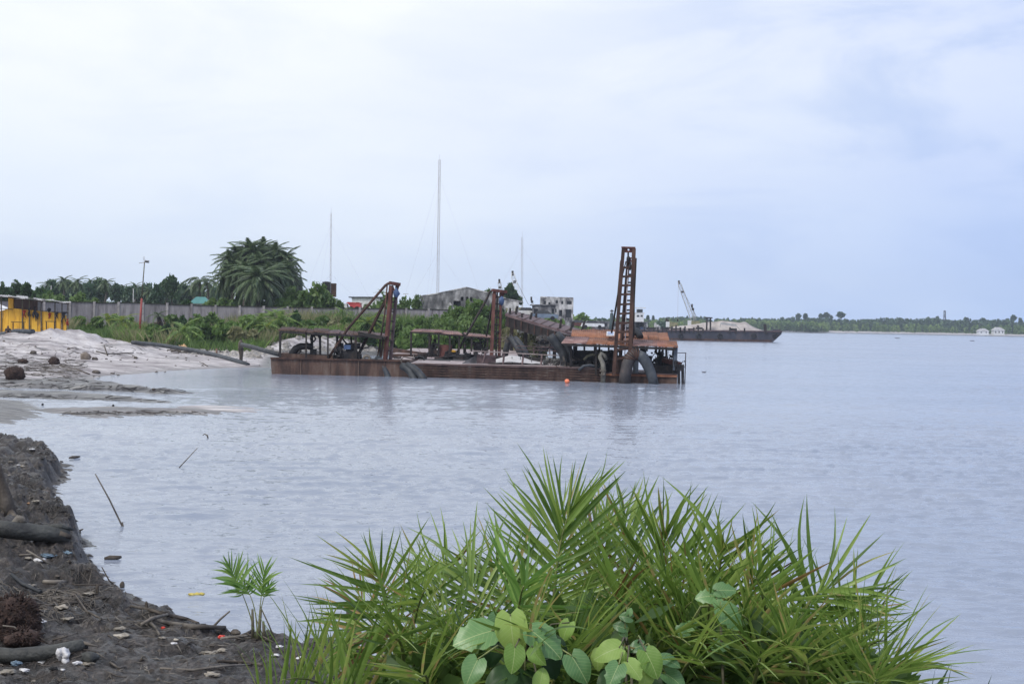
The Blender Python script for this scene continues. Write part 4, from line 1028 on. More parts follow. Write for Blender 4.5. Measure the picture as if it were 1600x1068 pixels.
# ================================================================== RUSTY DREDGERS
def dpt(d0):
    return lambda px, py, dy=0: W(px, py, d0 + dy)
def hull_box(name, mat, parent, px0, px1, ytop, d, depth, ztop=None, ribs=0, d1=None, zb=-.4, rakeL=0, rakeR=0):
    d1 = d1 or d
    a = W(px0, ytop if not isinstance(ytop, tuple) else ytop[0], d); b = W(px1, ytop if not isinstance(ytop, tuple) else ytop[1], d1)
    z = ztop if ztop is not None else (a.z + b.z) / 2
    pts = [Vector((a.x, d, z)), Vector((b.x, d1, z)), Vector((b.x, d1 + depth, z)), Vector((a.x, d + depth, z))]
    lo = [p.copy() for p in pts]
    for p, k in zip(lo, (rakeL, -rakeR, -rakeR, rakeL)): p.z = zb; p.x += k
    mb = MB(); mb.add(pts + lo, [(0, 1, 2, 3), (7, 6, 5, 4), (0, 4, 5, 1), (1, 5, 6, 2), (2, 6, 7, 3), (3, 7, 4, 0)])
    o = mb.build(name, mat, parent)
    return o, pts, z
def clutter(mb, c, size, n, seed, kinds=('box', 'cyl', 'pipe')):
    """engine-like pile: blocks, cylinders, bent pipes around a core"""
    r = random.Random(seed); c = Vector(c); sx, sy, sz = size
    mb.box(c + Vector((0, 0, sz * .35)), (sx * .7, sy * .7, sz * .6))
    for i in range(n):
        p = c + Vector((r.uniform(-.5, .5) * sx, r.uniform(-.5, .5) * sy, r.uniform(.1, .95) * sz))
        k = r.choice(kinds); q = r.uniform(.10, .26) * min(sx, sz)
        if k == 'box': mb.box(p, (q * r.uniform(1, 2), q * 1.4, q * r.uniform(.8, 2)), (r.uniform(-8, 8), r.uniform(-10, 10), r.uniform(-20, 20)))
        elif k == 'cyl':
            a = r.choice([Vector((1, 0, 0)), Vector((0, 1, 0)), Vector((0, 0, 1))]); mb.cyl(p - a * q * .8, p + a * q * .8, q * r.uniform(.5, 1), 10)
        else:
            e = p + Vector((r.uniform(-1, 1) * sx * .4, 0, r.uniform(-.3, .5) * sz)); mb.tube([p, p.lerp(e, .5) + Vector((0, -.08, r.uniform(-.1, .2))), e], q * .22, 6)
    return mb
def engine(name, parent, px0, px1, ytop, ybot, d, seed, mat=None, n=26):
    """an engine set as body, flywheel, radiator, exhaust"""
    a = W(px0, ybot, d); b = W(px1, ytop, d); w = b.x - a.x; h = b.z - a.z; c = Vector(((a.x + b.x) / 2, d, a.z))
    mb = MB(); clutter(mb, c, (w, max(.9, w * .45), h), n, seed); mb.build(name, mat or greasy, parent)
    MB().cyl(c + Vector((w * .33, -.5, h * .38)), c + Vector((w * .33, -.38, h * .38)), min(h, w) * .28, 14).build('flywheel', dark_metal, parent)
    MB().tube([c + Vector((-w * .3, 0, h * .8)), c + Vector((-w * .3, 0, h * 1.08)), c + Vector((-w * .25, 0, h * 1.2))], .05, 6).build('exhaust', rust, parent)
def ladder(mb, a0, a1, b0, b1, n, w, rung=None, t0=0.02, t1=.98):
    mb.beam(a0, a1, w); mb.beam(b0, b1, w)
    for i in range(n):
        f = t0 + (t1 - t0) * i / (n - 1); mb.beam(Vector(a0).lerp(Vector(a1), f), Vector(b0).lerp(Vector(b1), f), rung or w * .7)

# -------- left dredger
dA = 90.0; A = dpt(dA)
o = G(530, 586); drA = thing('dredger', (o.x, dA, 0), 'leftmost rusty dredger barge with a long flat canopy and a leaning pipe frame', 'dredger', 'rusty dredgers moored along the sandy bank')
hull_box('hull', rust_hull, drA, 423, 640, (559, 567), dA, 4.6, ztop=.98, d1=89.2, rakeL=.1)
aL = W(423, 559, dA); bL = W(640, 567, 89.2)
MB().beam((aL.x, dA - .04, 1.0), (bL.x, 89.16, 1.0), .14, .10).build('deck_edge', rust, drA)
for p in (470, 515, 560, 600):
    q = W(p, 575, dA - (p - 423) / 217 * .8 - .02); MB().box((q.x, q.y, .48), (.07, .05, .95)).build('hull_seam', rust_hull, drA)
MB().slab([A(436, 551.5, .5), A(536, 556.5, .5), Vector((A(556, 557, .5).x, dA + .5, 1.02)), Vector((A(436, 562, .5).x, dA + .5, 1.02))], 3.2, (0, 1, 0)).build('pump_casing', rust_hull, drA)
# canopy
tA = [A(437, 516.5), A(604, 526), A(596, 519.5, 4.6), A(444, 510.5, 4.6)]
sheet_roof(drA, tA[0], tA[1], tA[2], tA[3], 9, rust, .05, 5, .02, mats=[rust, rust_mauve, rust])
MB().beam(A(437, 518), A(603, 527.6), .10, .12).build('roof_beam', dark_metal, drA)
MB().beam(A(444, 512.3, 4.4), A(596, 521, 4.4), .10, .10).build('roof_beam', dark_metal, drA)
MB().beam(A(560, 520.5), A(597, 527.5, -.3), .16, .22).build('roof_beam', dark_metal, drA)
for p, yt, yb, dy, w in ((438, 518, 558, 0, .13), (478.5, 519, 566, 0, .10), (512.5, 521, 566, 0, .10), (556, 524, 567, 0, .15), (487, 515, 560, 3.5, .13), (527, 518, 560, 3.5, .14), (549, 520, 562, 3.2, .12), (594, 523, 567, 2, .10)):
    MB().beam(A(p, yt, dy), Vector((A(p - .3, yb, dy).x, dA + dy, .9)), w).build('canopy_post', dark_metal, drA)
for p in (438, 527): MB().beam(A(p, 524, .02), A(p + 5, 519, .02), .06).build('post_brace', dark_metal, drA)
mb = MB(); mb.beam(A(500, 523.5, 1), A(500.5, 557, 1), .13).beam(A(487.5, 523.5, 1), A(500, 523.5, 1), .12).beam(A(497, 524, 1), A(500, 530, 1), .08).beam(A(488, 524, 1), A(488.5, 557, 1), .10); mb.build('hoist_frame', dark_metal, drA)
MB().ring(A(489, 529, .9), .16, .05, seg=10).build('chain_pulley', greasy, drA)
# pump bend: arched thick hose on the left
MB().tube([A(455, 559, .8), A(457, 552, .8), A(462, 545, .8), A(470, 541, .8), A(480, 540.5, .8), A(489, 541, .8)], [.24, .25, .25, .24, .2, .2], 10).build('pump_elbow', greasy, drA)
mb = MB(); clutter(mb, A(489.5, 560, 1.0), (.55, .6, .95), 9, 4); mb.build('sand_pump', greasy, drA)
MB().tube([A(470, 547, .6), A(466, 552, .6), A(467, 558, .6)], .09, 7).build('feed_pipe', greasy, drA)
engine('diesel_engine', drA, 523, 563, 538, 566, dA + .6, 11, n=34)
MB().box(A(543, 542, .3), (.42, .3, .28)).build('fuel_tank', blue_tarp, drA)
mb = MB(); clutter(mb, A(553.5, 566, 1.2), (.5, .5, 1.9), 10, 8); mb.build('gearbox', rust, drA)
mb = MB(); clutter(mb, A(576, 569, .3), (1.15, .6, .42), 10, 12); mb.build('winch', M('winch_buff', [(.3, (.10, .075, .045)), (.6, (.30, .24, .15)), (.8, (.42, .36, .24))], 3), drA)
MB().ring(A(573, 561, .2), .22, .08, seg=12).build('winch_drum', driftwood, drA)
# frame
mb = MB()
mb.beam(A(601, 573, .2), A(611.5, 446, .6), .26, .16); mb.build('frame_leg', rust_red, drA)
mb = MB(); mb.beam(A(609, 573, 1.0), A(620.5, 446, .9), .17); mb.build('frame_leg', rust_mauve, drA)
for i in range(8):
    f = .08 + .84 * i / 7; p = A(601, 573, .2).lerp(A(611.5, 446, .6), f); q = A(609, 573, 1).lerp(A(620.5, 446, .9), f)
    MB().beam(p, q, .08).build('rung', dark_metal, drA)
MB().beam(A(608.5, 441.8, .5), A(624.5, 444.5, .8), .34, .20).build('head_beam', rust_red, drA)
MB().beam(A(612.5, 446, .6), A(617, 456, .6), .12).build('head_brace', rust_red, drA)
MB().beam(A(623, 446, .7), A(619, 460, .7), .10).build('head_brace', rust_red, drA)
MB().tube([A(610, 443.5, .6), A(606, 443, .6), A(602, 446, .6), A(543, 514, .3), A(512, 561, .1)], .085, 8).build('back_stay', rust, drA)
MB().beam(A(609.5, 455, .6), A(557, 560, 2.5), .14).build('back_stay', rust, drA)
MB().tube([A(605, 445, .6), A(601, 490, .6), A(588, 569, .4)], .05, 6).build('hoist_rope', rust, drA)
MB().beam(A(599, 530, .4), A(594, 566, .3), .09).build('side_strut', rust, drA)
mb = MB(); mb.blob(A(619.5, 458.5, .5), (.20, .20, .26), 2, 3, .15).blob(A(619, 454, .5), (.10, .10, .2), 1, 4, .1); mb.build('blue_sheave_block', blue_tarp, drA)
# suction pipe into the water
MB().tube([A(588, 560, -.15), A(594, 563, -.3), A(601, 574, -.5), A(607, 590, -.7), A(609, 600, -.8)], [.2, .21, .2, .19, .19], 12).build('suction_pipe', pipe_grey, drA)

# -------- submerged flexible pipes by the join
for i, (pts, lab) in enumerate(((((629, 572), (634, 574), (641, 580), (647, 591), (650, 600)), 'left one of two fat dark hose ends dipping into the water between the barges'), (((636, 571), (644, 574), (653, 581), (661, 591), (665, 600)), 'right one of two fat dark hose ends dipping into the water between the barges'))):
    o = MB().tube([W(a, b, 88.3 - .25 * k - i * .2) for k, (a, b) in enumerate(pts)], .24, 12).build('dredge_hose', pipe_black); tag(o, lab, 'hose', 'hose ends in the water between the barges')
mb = MB(); mb.tube([W(630, 572, 88.4), W(626, 562, 88.8), W(631, 557, 89), W(645, 560, 89.4), W(647, 552, 89.6)], .035, 6); tag(mb.build('mooring_rope', driftwood), 'pale rope looped over the fat hose ends', 'rope')

# -------- flat barge (pink deck) with the long ribbed side
drB = thing('flat_barge', (G(780, 592).x, 89, 0), 'long low rusty flat barge with a pale pinkish deck and a strake-ribbed side', 'barge')
zB = .86
hB, pB, _ = hull_box('hull', rust_hull, drB, 640.5, 945, (570, 580), 89.1, 16, ztop=zB, d1=87.3)
MB().slab([pB[0] + Vector((0.05, .05, .03)), pB[1] + Vector((-.05, .05, .03)), pB[2] + Vector((-.05, -.05, .03)), pB[3] + Vector((.05, -.05, .03))], .025).build('deck_plate', deck_pink, drB)
for k, zf in enumerate((.80, .62, .46, .30, .14)):
    MB().beam(pB[0] + Vector((0, -.03, zf - zB)), pB[1] + Vector((0, -.03, zf - zB)), .07 if k else .16, .05).build('rubbing_strake', rust_hull if k else rust_mauve, drB)
hC, pC, _ = hull_box('deck_extension', rust_hull, drB, 606, 640, (560, 562), 96, 9, ztop=zB - .01)
MB().slab([p + Vector((0, 0, .02)) for p in pC], .015).build('deck_plate', deck_pink, drB)
# -------- middle dredger behind
dM = 104.0; Mm = dpt(dM)
drM = thing('dredger', (W(700, 560, dM).x, dM, 0), 'middle rusty dredger with sagging pinkish roof sheets and a short red frame mast', 'dredger', 'rusty dredgers moored along the sandy bank')
hull_box('hull', rust, drM, 612, 812, (553, 556), 105.2, 22, ztop=1.02)
hh = W(612, 550, 105.1), W(812, 555, 105.1)
MB().slab([Vector((hh[0].x, 105.3, 1.05)), Vector((hh[1].x, 105.3, 1.05)), Vector((hh[1].x, 127, 1.05)), Vector((hh[0].x, 127, 1.05))], .025).build('deck_plate', deck_pink, drM)
MB().beam(Mm(604, 545, 8), Mm(666, 555, 1.1), .22, .34).build('deck_coaming', rust, drM)
MB().slab([Mm(649, 554, -.2), Mm(662, 550.5, -.2), Mm(667, 552, -.2), Mm(668, 562, -.2), Mm(649, 562, -.2)], 1.6, (0, 1, 0)).build('deck_locker', rust, drM)
roofs = [((642, 517.5), (690, 519), (690, 514.5), (650, 513.5)), ((678, 520), (726, 524.5), (716, 517.5), (690, 515)), ((722, 523.5), (768, 527), (764, 523), (726, 519))]
for i, (a, b, c, e) in enumerate(roofs):
    a, b, c, e = Mm(*a), Mm(*b), Mm(*c, 4.5), Mm(*e, 4.5)
    for k in range(3):
        f0, f1 = k / 3 - .02, (k + 1) / 3 + .02
        corrugated('roof_sheet', roof_pink, drM, a.lerp(b, f0), a.lerp(b, f1), e.lerp(c, f1), e.lerp(c, f0), 5, .025)
mb = MB().beam(Mm(642, 518.8), Mm(724, 524.5), .1).beam(Mm(722, 520), Mm(732, 528), .14).beam(Mm(722, 525), Mm(768, 528.5), .1); mb.build('roof_beam', dark_metal, drM)
for p, yt, yb in ((642.5, 518, 556), (671, 519, 560), (685.5, 521, 556), (703, 522, 554), (717.5, 523, 552), (737, 525, 549), (762, 527, 549)):
    MB().beam(Mm(p, yt, .1), Mm(p - .4, yb, .1), .14).build('canopy_post', dark_metal, drM)
engine('diesel_engine', drM, 670, 684, 530, 561, dM + .8, 21, n=30)
mb = MB(); clutter(mb, Mm(683, 562, .6), (.8, .6, .5), 9, 5); mb.build('gearbox', greasy, drM)
MB().box(Mm(696, 548.5, .6), (.95, .8, .95)).build('rusty_tank', rust_red, drM)
mb = MB(); clutter(mb, Mm(704, 561, .2), (1.1, .6, .6), 14, 6); mb.build('pump_set', greasy, drM)
mb = MB(); mb.blob(Mm(708, 549, .3), (.28, .2, .14), 1, 3, .2); mb.build('yellow_cover', yellow, drM)
mb = MB(); clutter(mb, Mm(724, 565, -2), (2.3, 1, .75), 20, 7); mb.build('winch', greasy, drM)
mb = MB(); clutter(mb, Mm(746, 551, 1), (.85, .6, 1.25), 16, 17); mb.build('control_stand', greasy, drM)
MB().tube([Mm(726, 552, .4), Mm(726, 537, .4)], .11, 8).build('exhaust_stack', dark_metal, drM)
engine('second_engine', drM, 752, 762, 540, 552, dM + 1.2, 23, n=12)
# mast
mb = MB()
MB().beam(Mm(768, 556, -.3), Mm(772.5, 456, .2), .24, .18).build('frame_leg', rust_red, drM)
MB().beam(Mm(780, 556, .3), Mm(783, 456, .4), .17).build('frame_leg', rust_red, drM)
MB().beam(Mm(775, 556, .9), Mm(777, 456, .9), .13).build('frame_leg', dark_metal, drM)
for i in range(9):
    f = .06 + .86 * i / 8; MB().beam(Mm(768, 556, -.3).lerp(Mm(772.5, 456, .2), f), Mm(780, 556, .3).lerp(Mm(783, 456, .4), f), .09).build('rung', dark_metal, drM)
MB().beam(Mm(769, 453, .1), Mm(791, 456, .5), .4, .20).build('head_beam', rust_red, drM)
MB().beam(Mm(787.5, 457, .4), Mm(782, 468, .4), .14).build('head_brace', rust_red, drM)
MB().beam(Mm(772, 457, .3), Mm(777, 466, .3), .14).build('head_brace', rust_red, drM)
mb = MB(); mb.blob(Mm(783.5, 470, 0), (.22, .2, .34), 2, 5, .12); mb.build('blue_sheave_block', blue_tarp, drM)
MB().tube([Mm(769, 454, .3), Mm(765, 456, .3), Mm(761, 466, .3), Mm(728, 525, .3), Mm(712, 555, .3)], .085, 8).build('back_stay', dark_metal, drM)
MB().beam(Mm(770, 470, .6), Mm(755, 552, 2), .1).build('back_stay', dark_metal, drM)
mb = MB().beam(Mm(760, 549, -.2), Mm(796, 551, -.2), .05).beam(Mm(760, 542, -.2), Mm(796, 544, -.2), .05); mb.build('side_rail', dark_metal, drM)
# loose gear lying about the deck
rg = random.Random(14)
for i, (px, py, w, h) in enumerate(((655, 563, .8, .25), (690, 563.5, 1.4, .22), (700, 565, 1.0, .3), (712, 566, 1.6, .35), (733, 563, 1.2, .5), (660, 551, .9, .5), (742, 558, 1.0, .6), (621, 566, .7, .2))):
    mb = MB(); c = W(px, py, 98); c.z = .9; clutter(mb, c, (w, .6, h), 12, 50 + i); mb.build('deck_gear', dark_metal if i % 2 else greasy, drB)
for i in range(5):
    a = W(rg.uniform(645, 735), rg.uniform(561, 567), 96); a.z = .93; mb = MB(); q = [a]
    for k in range(6): q.append(q[-1] + Vector((rg.uniform(.1, .5), rg.uniform(-.4, .4), 0)))
    mb.tube(q, .045, 6).build('loose_hose', pipe_black, drB)
MB().tube([W(648, 559, 95), W(655, 556, 95), W(661, 558, 95), W(663, 563, 95)], .05, 7).build('loose_hose', pipe_black, drB)
# twin slanting pipes right of the middle mast
mb = MB(); mb.tube([W(789, 556, 101), W(791, 545, 101), W(794, 534, 101), W(797, 530, 101)], .22, 8); tag(mb.build('upright_pipe', pipe_black), 'upright dark pipe stub under the tangle of rope beside the middle mast', 'pipe')
for i, (pts, lab) in enumerate((([(797, 528), (802, 533), (808, 543), (815, 556)], 'left one of two slanting dark pipes beside the middle red mast'), ([(804, 528.5), (810, 534), (817, 544), (824, 556)], 'right one of two slanting dark pipes beside the middle red mast'))):
    tag(MB().tube([W(a, b, 100.5 - k * .3) for k, (a, b) in enumerate(pts)], .21, 12).build('dredge_hose', pipe_black), lab, 'hose', 'slanting hoses beside the middle mast')
mb = MB(); r = random.Random(4)
for i in range(16):
    c = W(796 + r.uniform(-5, 5), 527 + r.uniform(-3, 4), 100.4); mb.tube([c, c + Vector((r.uniform(-.3, .3), r.uniform(-.1, .1), r.uniform(-.25, .25))), c + Vector((r.uniform(-.5, .5), 0, r.uniform(-.35, .2)))], .025, 5)
tag(mb.build('rope_tangle', driftwood), 'pale frayed rope tangle on top of the slanting pipes', 'rope')

# -------- hopper box in front with rails
dH = 89.6; Hh = dpt(dH)
hop = thing('sand_hopper', (Hh(805, 570).x, dH, zB), 'open rusty sand hopper with rails on the front barge, half filled with wet white sand', 'hopper')
zt = Hh(800, 569, 0).z
def bar(name, a, b, w, m, h=None): MB().beam(a, b, w, h).build(name, m, hop)
MB().slab([Hh(722, 568.5, -.2), Hh(886, 574.5, -1.15), Vector((Hh(886, 580, -1.15).x, dH - 1.15, zB + .04)), Vector((Hh(722, 575, -.2).x, dH - .2, zB + .04))], .08, (0, 1, 0)).build('front_bulwark', rust_mauve, hop)
for k, (pa_, pb_) in enumerate([((722, 567, -.1), (745, 553.8, .4)), ((745.2, 553.8, .4), (775, 555.2, .3))]):
    a, b = Hh(*pa_), Hh(*pb_); MB().slab([a, b, Vector((b.x, b.y, zB + .05)), Vector((a.x, a.y, zB + .05))], .06, (0, 1, 0)).build('side_plate', rust_mauve if k else concrete, hop)
MB().slab([Hh(775, 556, 4), Hh(890, 560, 3), Vector((Hh(890, 560, 3).x, dH + 3, zB + .05)), Vector((Hh(775, 560, 4).x, dH + 4, zB + .05))], .08, (0, 1, 0)).build('rear_plate', dark_metal, hop)
bar('rail', Hh(738, 547.8, .2), Hh(878, 555.5, -.5), .10, M('rail_pale', [(.3, (.16, .12, .12)), (.7, (.34, .29, .28))], 3), .06)
bar('rail', Hh(806, 540, 5), Hh(872, 543, 5), .08, rust_mauve, .06)
bar('rail', Hh(806, 545.5, 5), Hh(872, 548, 5), .06, rust_mauve, .05)
for p in (756, 785, 815, 844): bar('rail_post', Hh(p + 3, 549.5 + (p - 756) * .055, 0), Hh(p - 1 if p == 756 else p + 1, 567 + (p - 756) * .04, -.2), .10, rust_mauve)
for p in (834, 859): bar('rail_post', Hh(p, 540.5, 5), Hh(p, 553, 5), .08, rust_mauve)
for p in (800, 813, 830): bar('inner_stay', Hh(p, 557, 2.2), Hh(p + .5, 567, 1.2), .04, dark_metal)
# sand in it
nx, ny = 26, 12; vs = []; 
for j in range(ny + 1):
    for i in range(nx + 1):
        px = 762 + (852 - 762) * i / nx; dy = .1 + 3.6 * j / ny; f = i / nx
        z = zB + .06 + .34 * math.exp(-((f - .45) / .32) ** 2) * (0.25 + j / ny) + .05 * vnoise(np.array([i * .5]), np.array([j * .6]), 4)[0]
        vs.append((XX(px, dH + dy, 1), dH + dy, z))
fs = [(j * (nx + 1) + i, j * (nx + 1) + i + 1, (j + 1) * (nx + 1) + i + 1, (j + 1) * (nx + 1) + i) for j in range(ny) for i in range(nx)]
sand_white = M('wet_white_sand', [(.3, (.28, .26, .26)), (.6, (.50, .48, .48))], 3, .45)
so = MB().add(vs, fs, True).build('sand_load', sand_white, None); so['kind'] = 'stuff'
mb = MB(); r = random.Random(9)
for i in range(40):
    c = Hh(r.uniform(848, 878), r.uniform(562, 573), .3); mb.blob(c, r.uniform(.06, .16), 1, i, .3)
mb.build('spoil_heap', M('spoil', [(.3, (.05, .05, .05)), (.7, (.14, .14, .14))], 5), hop)['kind'] = 'stuff'

# twin thick hoses rising at the left of the right dredger
for i, (pts, lab) in enumerate((([(859, 524), (864, 531), (873, 543), (880, 553), (882, 566), (882, 580)], 'left thick black hose bending down beside the orange-roofed dredger'), ([(869, 521), (875, 528), (884, 538), (890, 551), (892, 566), (891, 581)], 'right thick black hose bending down beside the orange-roofed dredger'))):
    tag(MB().tube([W(a, b, 88.6 + .3 * i) for a, b in pts], .27, 12).build('dredge_hose', pipe_black), lab, 'hose', 'thick hoses beside the orange-roofed dredger')
MB_ = MB().beam(W(880, 556, 88.1), W(885, 584, 88.1), .10); tag(MB_.build('wooden_prop', driftwood), 'thin pale stake leaning against the thick black hoses', 'stake')

# -------- right dredger
dC = 87.2; C = dpt(dC)
drC = thing('dredger', (W(1000, 595, dC).x, dC, 0), 'right rusty dredger with orange sheet roof and a very tall ladder mast', 'dredger', 'rusty dredgers moored along the sandy bank')
hull_box('hull', rust_hull, drC, 940, 1058, (585, 589), dC, 7.0, ztop=.55, d1=86.6)
p0_, p1_ = W(940, 585, dC), W(1058, 589, 86.6)
MB().slab([Vector((p0_.x, dC - .05, .58)), Vector((p1_.x, 86.55, .58)), Vector((p1_.x, 93.5, .58)), Vector((p0_.x, 94, .58))], .025).build('deck_plate', rust_mauve, drC)
MB().beam((p0_.x, dC - .06, .46), (p1_.x, 86.54, .46), .1, .12).build('rubbing_strake', rust_orange, drC)
hull_box('rear_hull', dark_metal, drC, 886, 943, (578, 580), dC + 1.0, 6.0, ztop=.92)
fl, fr = C(880, 535.5, -.4), C(1056, 542.5, -.9); ml, mr_ = C(888, 525.5, 2.0), C(1054, 532.5, 1.7); bl_, br_ = C(897, 513.8, 5.0), C(1040, 519.5, 5.0)
sheet_roof(drC, fl, fr, mr_, ml, 11, rust_orange, .03, 7, .02, mats=[roof_pink, rust_orange, rust_orange, M('rust_brown', [(.3, (.13, .055, .04)), (.5, (.24, .105, .075)), (.7, (.33, .17, .13))], 1.5, .85, hue=.15)])
sheet_roof(drC, ml + Vector((0.3, .2, -.03)), mr_ + Vector((-.4, .2, -.03)), br_, bl_, 9, rust_orange, .06, 8, .02)
MB().beam(fl + Vector((0, .05, -.1)), fr + Vector((0, .05, -.1)), .12, .14).build('roof_beam', dark_metal, drC)
MB().beam(ml + Vector((0, .05, -.1)), mr_ + Vector((0, .05, -.1)), .12, .12).build('roof_beam', dark_metal, drC)
# blue panel with white rim on the roof
sg = thing('roof_panel', C(954, 527, -.1), 'small blue panel with a white rim lying on the orange roof left of the ladder mast', 'panel')
q = [C(947.5, 526, .9), C(959.5, 526.3, .9), C(960, 520.2, 2.4), C(948, 519.8, 2.4)]
MB().slab([p + Vector((0, 0, .10)) for p in q], .05).build('rim', white_paint, sg)
cc = sum(q, Vector()) / 4
MB().slab([cc + (p - cc) * .78 + Vector((0, 0, .115)) for p in q], .012).build('face', M('panel_blue', [(.3, (.13, .19, .36)), (.7, (.22, .30, .50))], 3, .25, bump=0), sg)
for p, yt, yb, dy, w in ((892, 538, 582, .5, .13), (913, 536, 583, 3.5, .12), (929, 537, 583, .3, .10), (931.5, 538, 585, -.1, .11), (936.5, 536, 583, .8, .12), (951, 537, 575, 3.5, .11), (1031, 541, 583, 3.6, .10), (1035.5, 541, 584, 3.0, .12), (1041, 541, 585, 2.0, .12), (1052.5, 542, 588, -.4, .12)):
    MB().beam(C(p, yt, dy), C(p - (.0 if dy > 1 else .4), yb, dy), w).build('canopy_post', dark_metal, drC)
MB().beam(C(1056, 540, -.6), C(1054, 578, -.6), .22).build('corner_post', M('blue_steel', [(.3, (.04, .05, .07)), (.7, (.10, .12, .16))], 3), drC)
# machinery under the roof
engine('diesel_engine', drC, 888, 905, 551, 580, dC + 2.6, 31, n=24)
mb = MB(); clutter(mb, C(898.5, 556, 2.4), (.38, .4, .95), 8, 41); mb.build('air_filter', greasy, drC)
MB().box(C(921, 559, 3.0), (2.1, 1.2, .95)).build('long_tank', greasy, drC)
mb = MB(); clutter(mb, C(918, 583, 1.0), (3.2, 1.2, .8), 30, 33); mb.build('gearbox', dark_metal, drC)
mb = MB(); clutter(mb, C(953, 583, 2.2), (1.7, 1, 1.55), 26, 35); mb.build('pump_set', greasy, drC)
MB().box(C(952, 570, 3.4), (1.6, 1.0, .9)).build('mud_tank', dark_metal, drC)
engine('second_engine', drC, 1008, 1020, 540, 584, dC + 2, 36, n=24)
engine('third_engine', drC, 1021, 1038, 545, 585, dC + 2.2, 37, n=36)
mb = MB(); clutter(mb, C(1044, 582, 1.4), (.9, .8, 1.15), 20, 38); mb.build('cutter_drive', greasy, drC)
MB().box(C(1034, 577, 1.0), (2.0, 1.0, .5)).build('engine_bed', dark_metal, drC)
mb = MB(); mb.beam(C(1037, 562, 1), C(1062, 569, -.4), .30, .26); mb.build('side_arm', rust_red, drC)
mb = MB(); clutter(mb, C(1062, 580, -.6), (.7, .5, .65), 14, 39); mb.build('arm_winch', greasy, drC)
for p in (1060.5, 1066.5): MB().beam(C(p, 574, -.5), C(p + .3, 600, -.5), .16).build('spud_leg', greasy, drC)
mb = MB(); mb.beam(C(1056, 551, -.5), C(1071.5, 551, -.5), .045).beam(C(1071.5, 550.5, -.5), C(1070, 600, -.5), .05).beam(C(1063, 572.5, -.5), C(1071, 572.5, -.5), .045); mb.build('hand_rail', dark_metal, drC)
mb = MB(); mb.beam(C(1039, 546, .5), C(1051, 547, .5), .035).beam(C(1051, 547, .5), C(1048.5, 568, .5), .035).beam(C(1044, 546, .5), C(1043, 566, .5), .03); mb.build('hand_rail', dark_metal, drC)
# small hoses on the deck
MB().tube([C(904, 578, .1), C(912, 571.5, .1), C(922, 570, .1), C(936, 573.5, .1)], .09, 8).build('deck_hose', pipe_grey, drC)
MB().tube([C(912, 562, .1), C(918, 556, .1), C(926, 553.5, .1), C(936, 556, .1)], .08, 8).build('deck_hose', stalk_brown, drC)
hz_ = MB().tube([C(948, 562, -.2), C(944, 555, -.2), C(939, 551, -.25), C(937.5, 557, -.3), C(942, 568, -.4), C(943, 580, -.5), C(942, 599, -.6)], [.12, .15, .14, .14, .15, .15, .15], 10).build('overboard_hose', M('hose_buff', [(.3, (.08, .075, .065)), (.6, (.20, .19, .165)), (.8, (.30, .28, .24))], 3), drC)
mb = MB(); r = random.Random(3)
for i in range(9):
    c = C(942 + r.uniform(-1.5, 1.5), 580 + r.uniform(-2, 2), -.72); mb.tube([c, c + Vector((r.uniform(-.1, .1), -.05, -.15)), C(942 + r.uniform(-6, 2), 587 + r.uniform(-3, 3), -.8)], .03, 5)
mb.ring(C(942, 579, -.55), .17, .05, (0, 0, 1), 10); mb.build('hose_binding', driftwood, drC)
# arched big suction pipes
MB().tube([C(975, 603, -1), C(977, 585, -1), C(980.5, 568, -.95), C(985, 558, -.9), C(990, 554.5, -.9), C(996, 554, -.9)], [.36] * 6, 14).build('suction_pipe', M('pipe_rusty_grey', [(.3, (.025, .024, .028)), (.55, (.06, .052, .052)), (.75, (.12, .08, .065))], 2, .6), drC)
MB().tube([C(996, 554, -.92), C(1003, 557, -1.0), C(1010, 567, -1.1), C(1016, 580, -1.2), C(1020, 592, -1.3), C(1022, 604, -1.4)], [.33, .34, .33, .31, .30, .30], 14).build('suction_hose', pipe_grey, drC)
for k in range(7):
    f = k / 6; c = C(983 + 14 * f, 560 - 6.5 * math.sin(min(1, f * 1.25) * math.pi / 2), -.9); ax = Vector((math.sin(f * 1.6) + .2, 0, math.cos(f * 1.6) * 1.1))
    MB().ring(c, .365, .045, ax, 14, 5).build('rusty_band', rust, drC)
MB().tube([C(1003, 538, 1.2), C(1005, 548, .6), C(1007, 560, .1)], .19, 10).build('riser_pipe', pipe_grey, drC)
MB().tube([C(993, 540, 1.0), C(994, 552, .6), C(993, 584, .3)], .17, 10).build('riser_pipe', M('pipe_pale', [(.3, (.16, .18, .20)), (.7, (.32, .35, .38))], 3), drC)
MB().tube([C(984, 517, 2.5), C(990, 516, 2.5), C(997, 520, 2.5), C(1001, 527, 2.2)], [.32, .3, .25, .2], 10).build('pipe_elbow', pipe_black, drC)
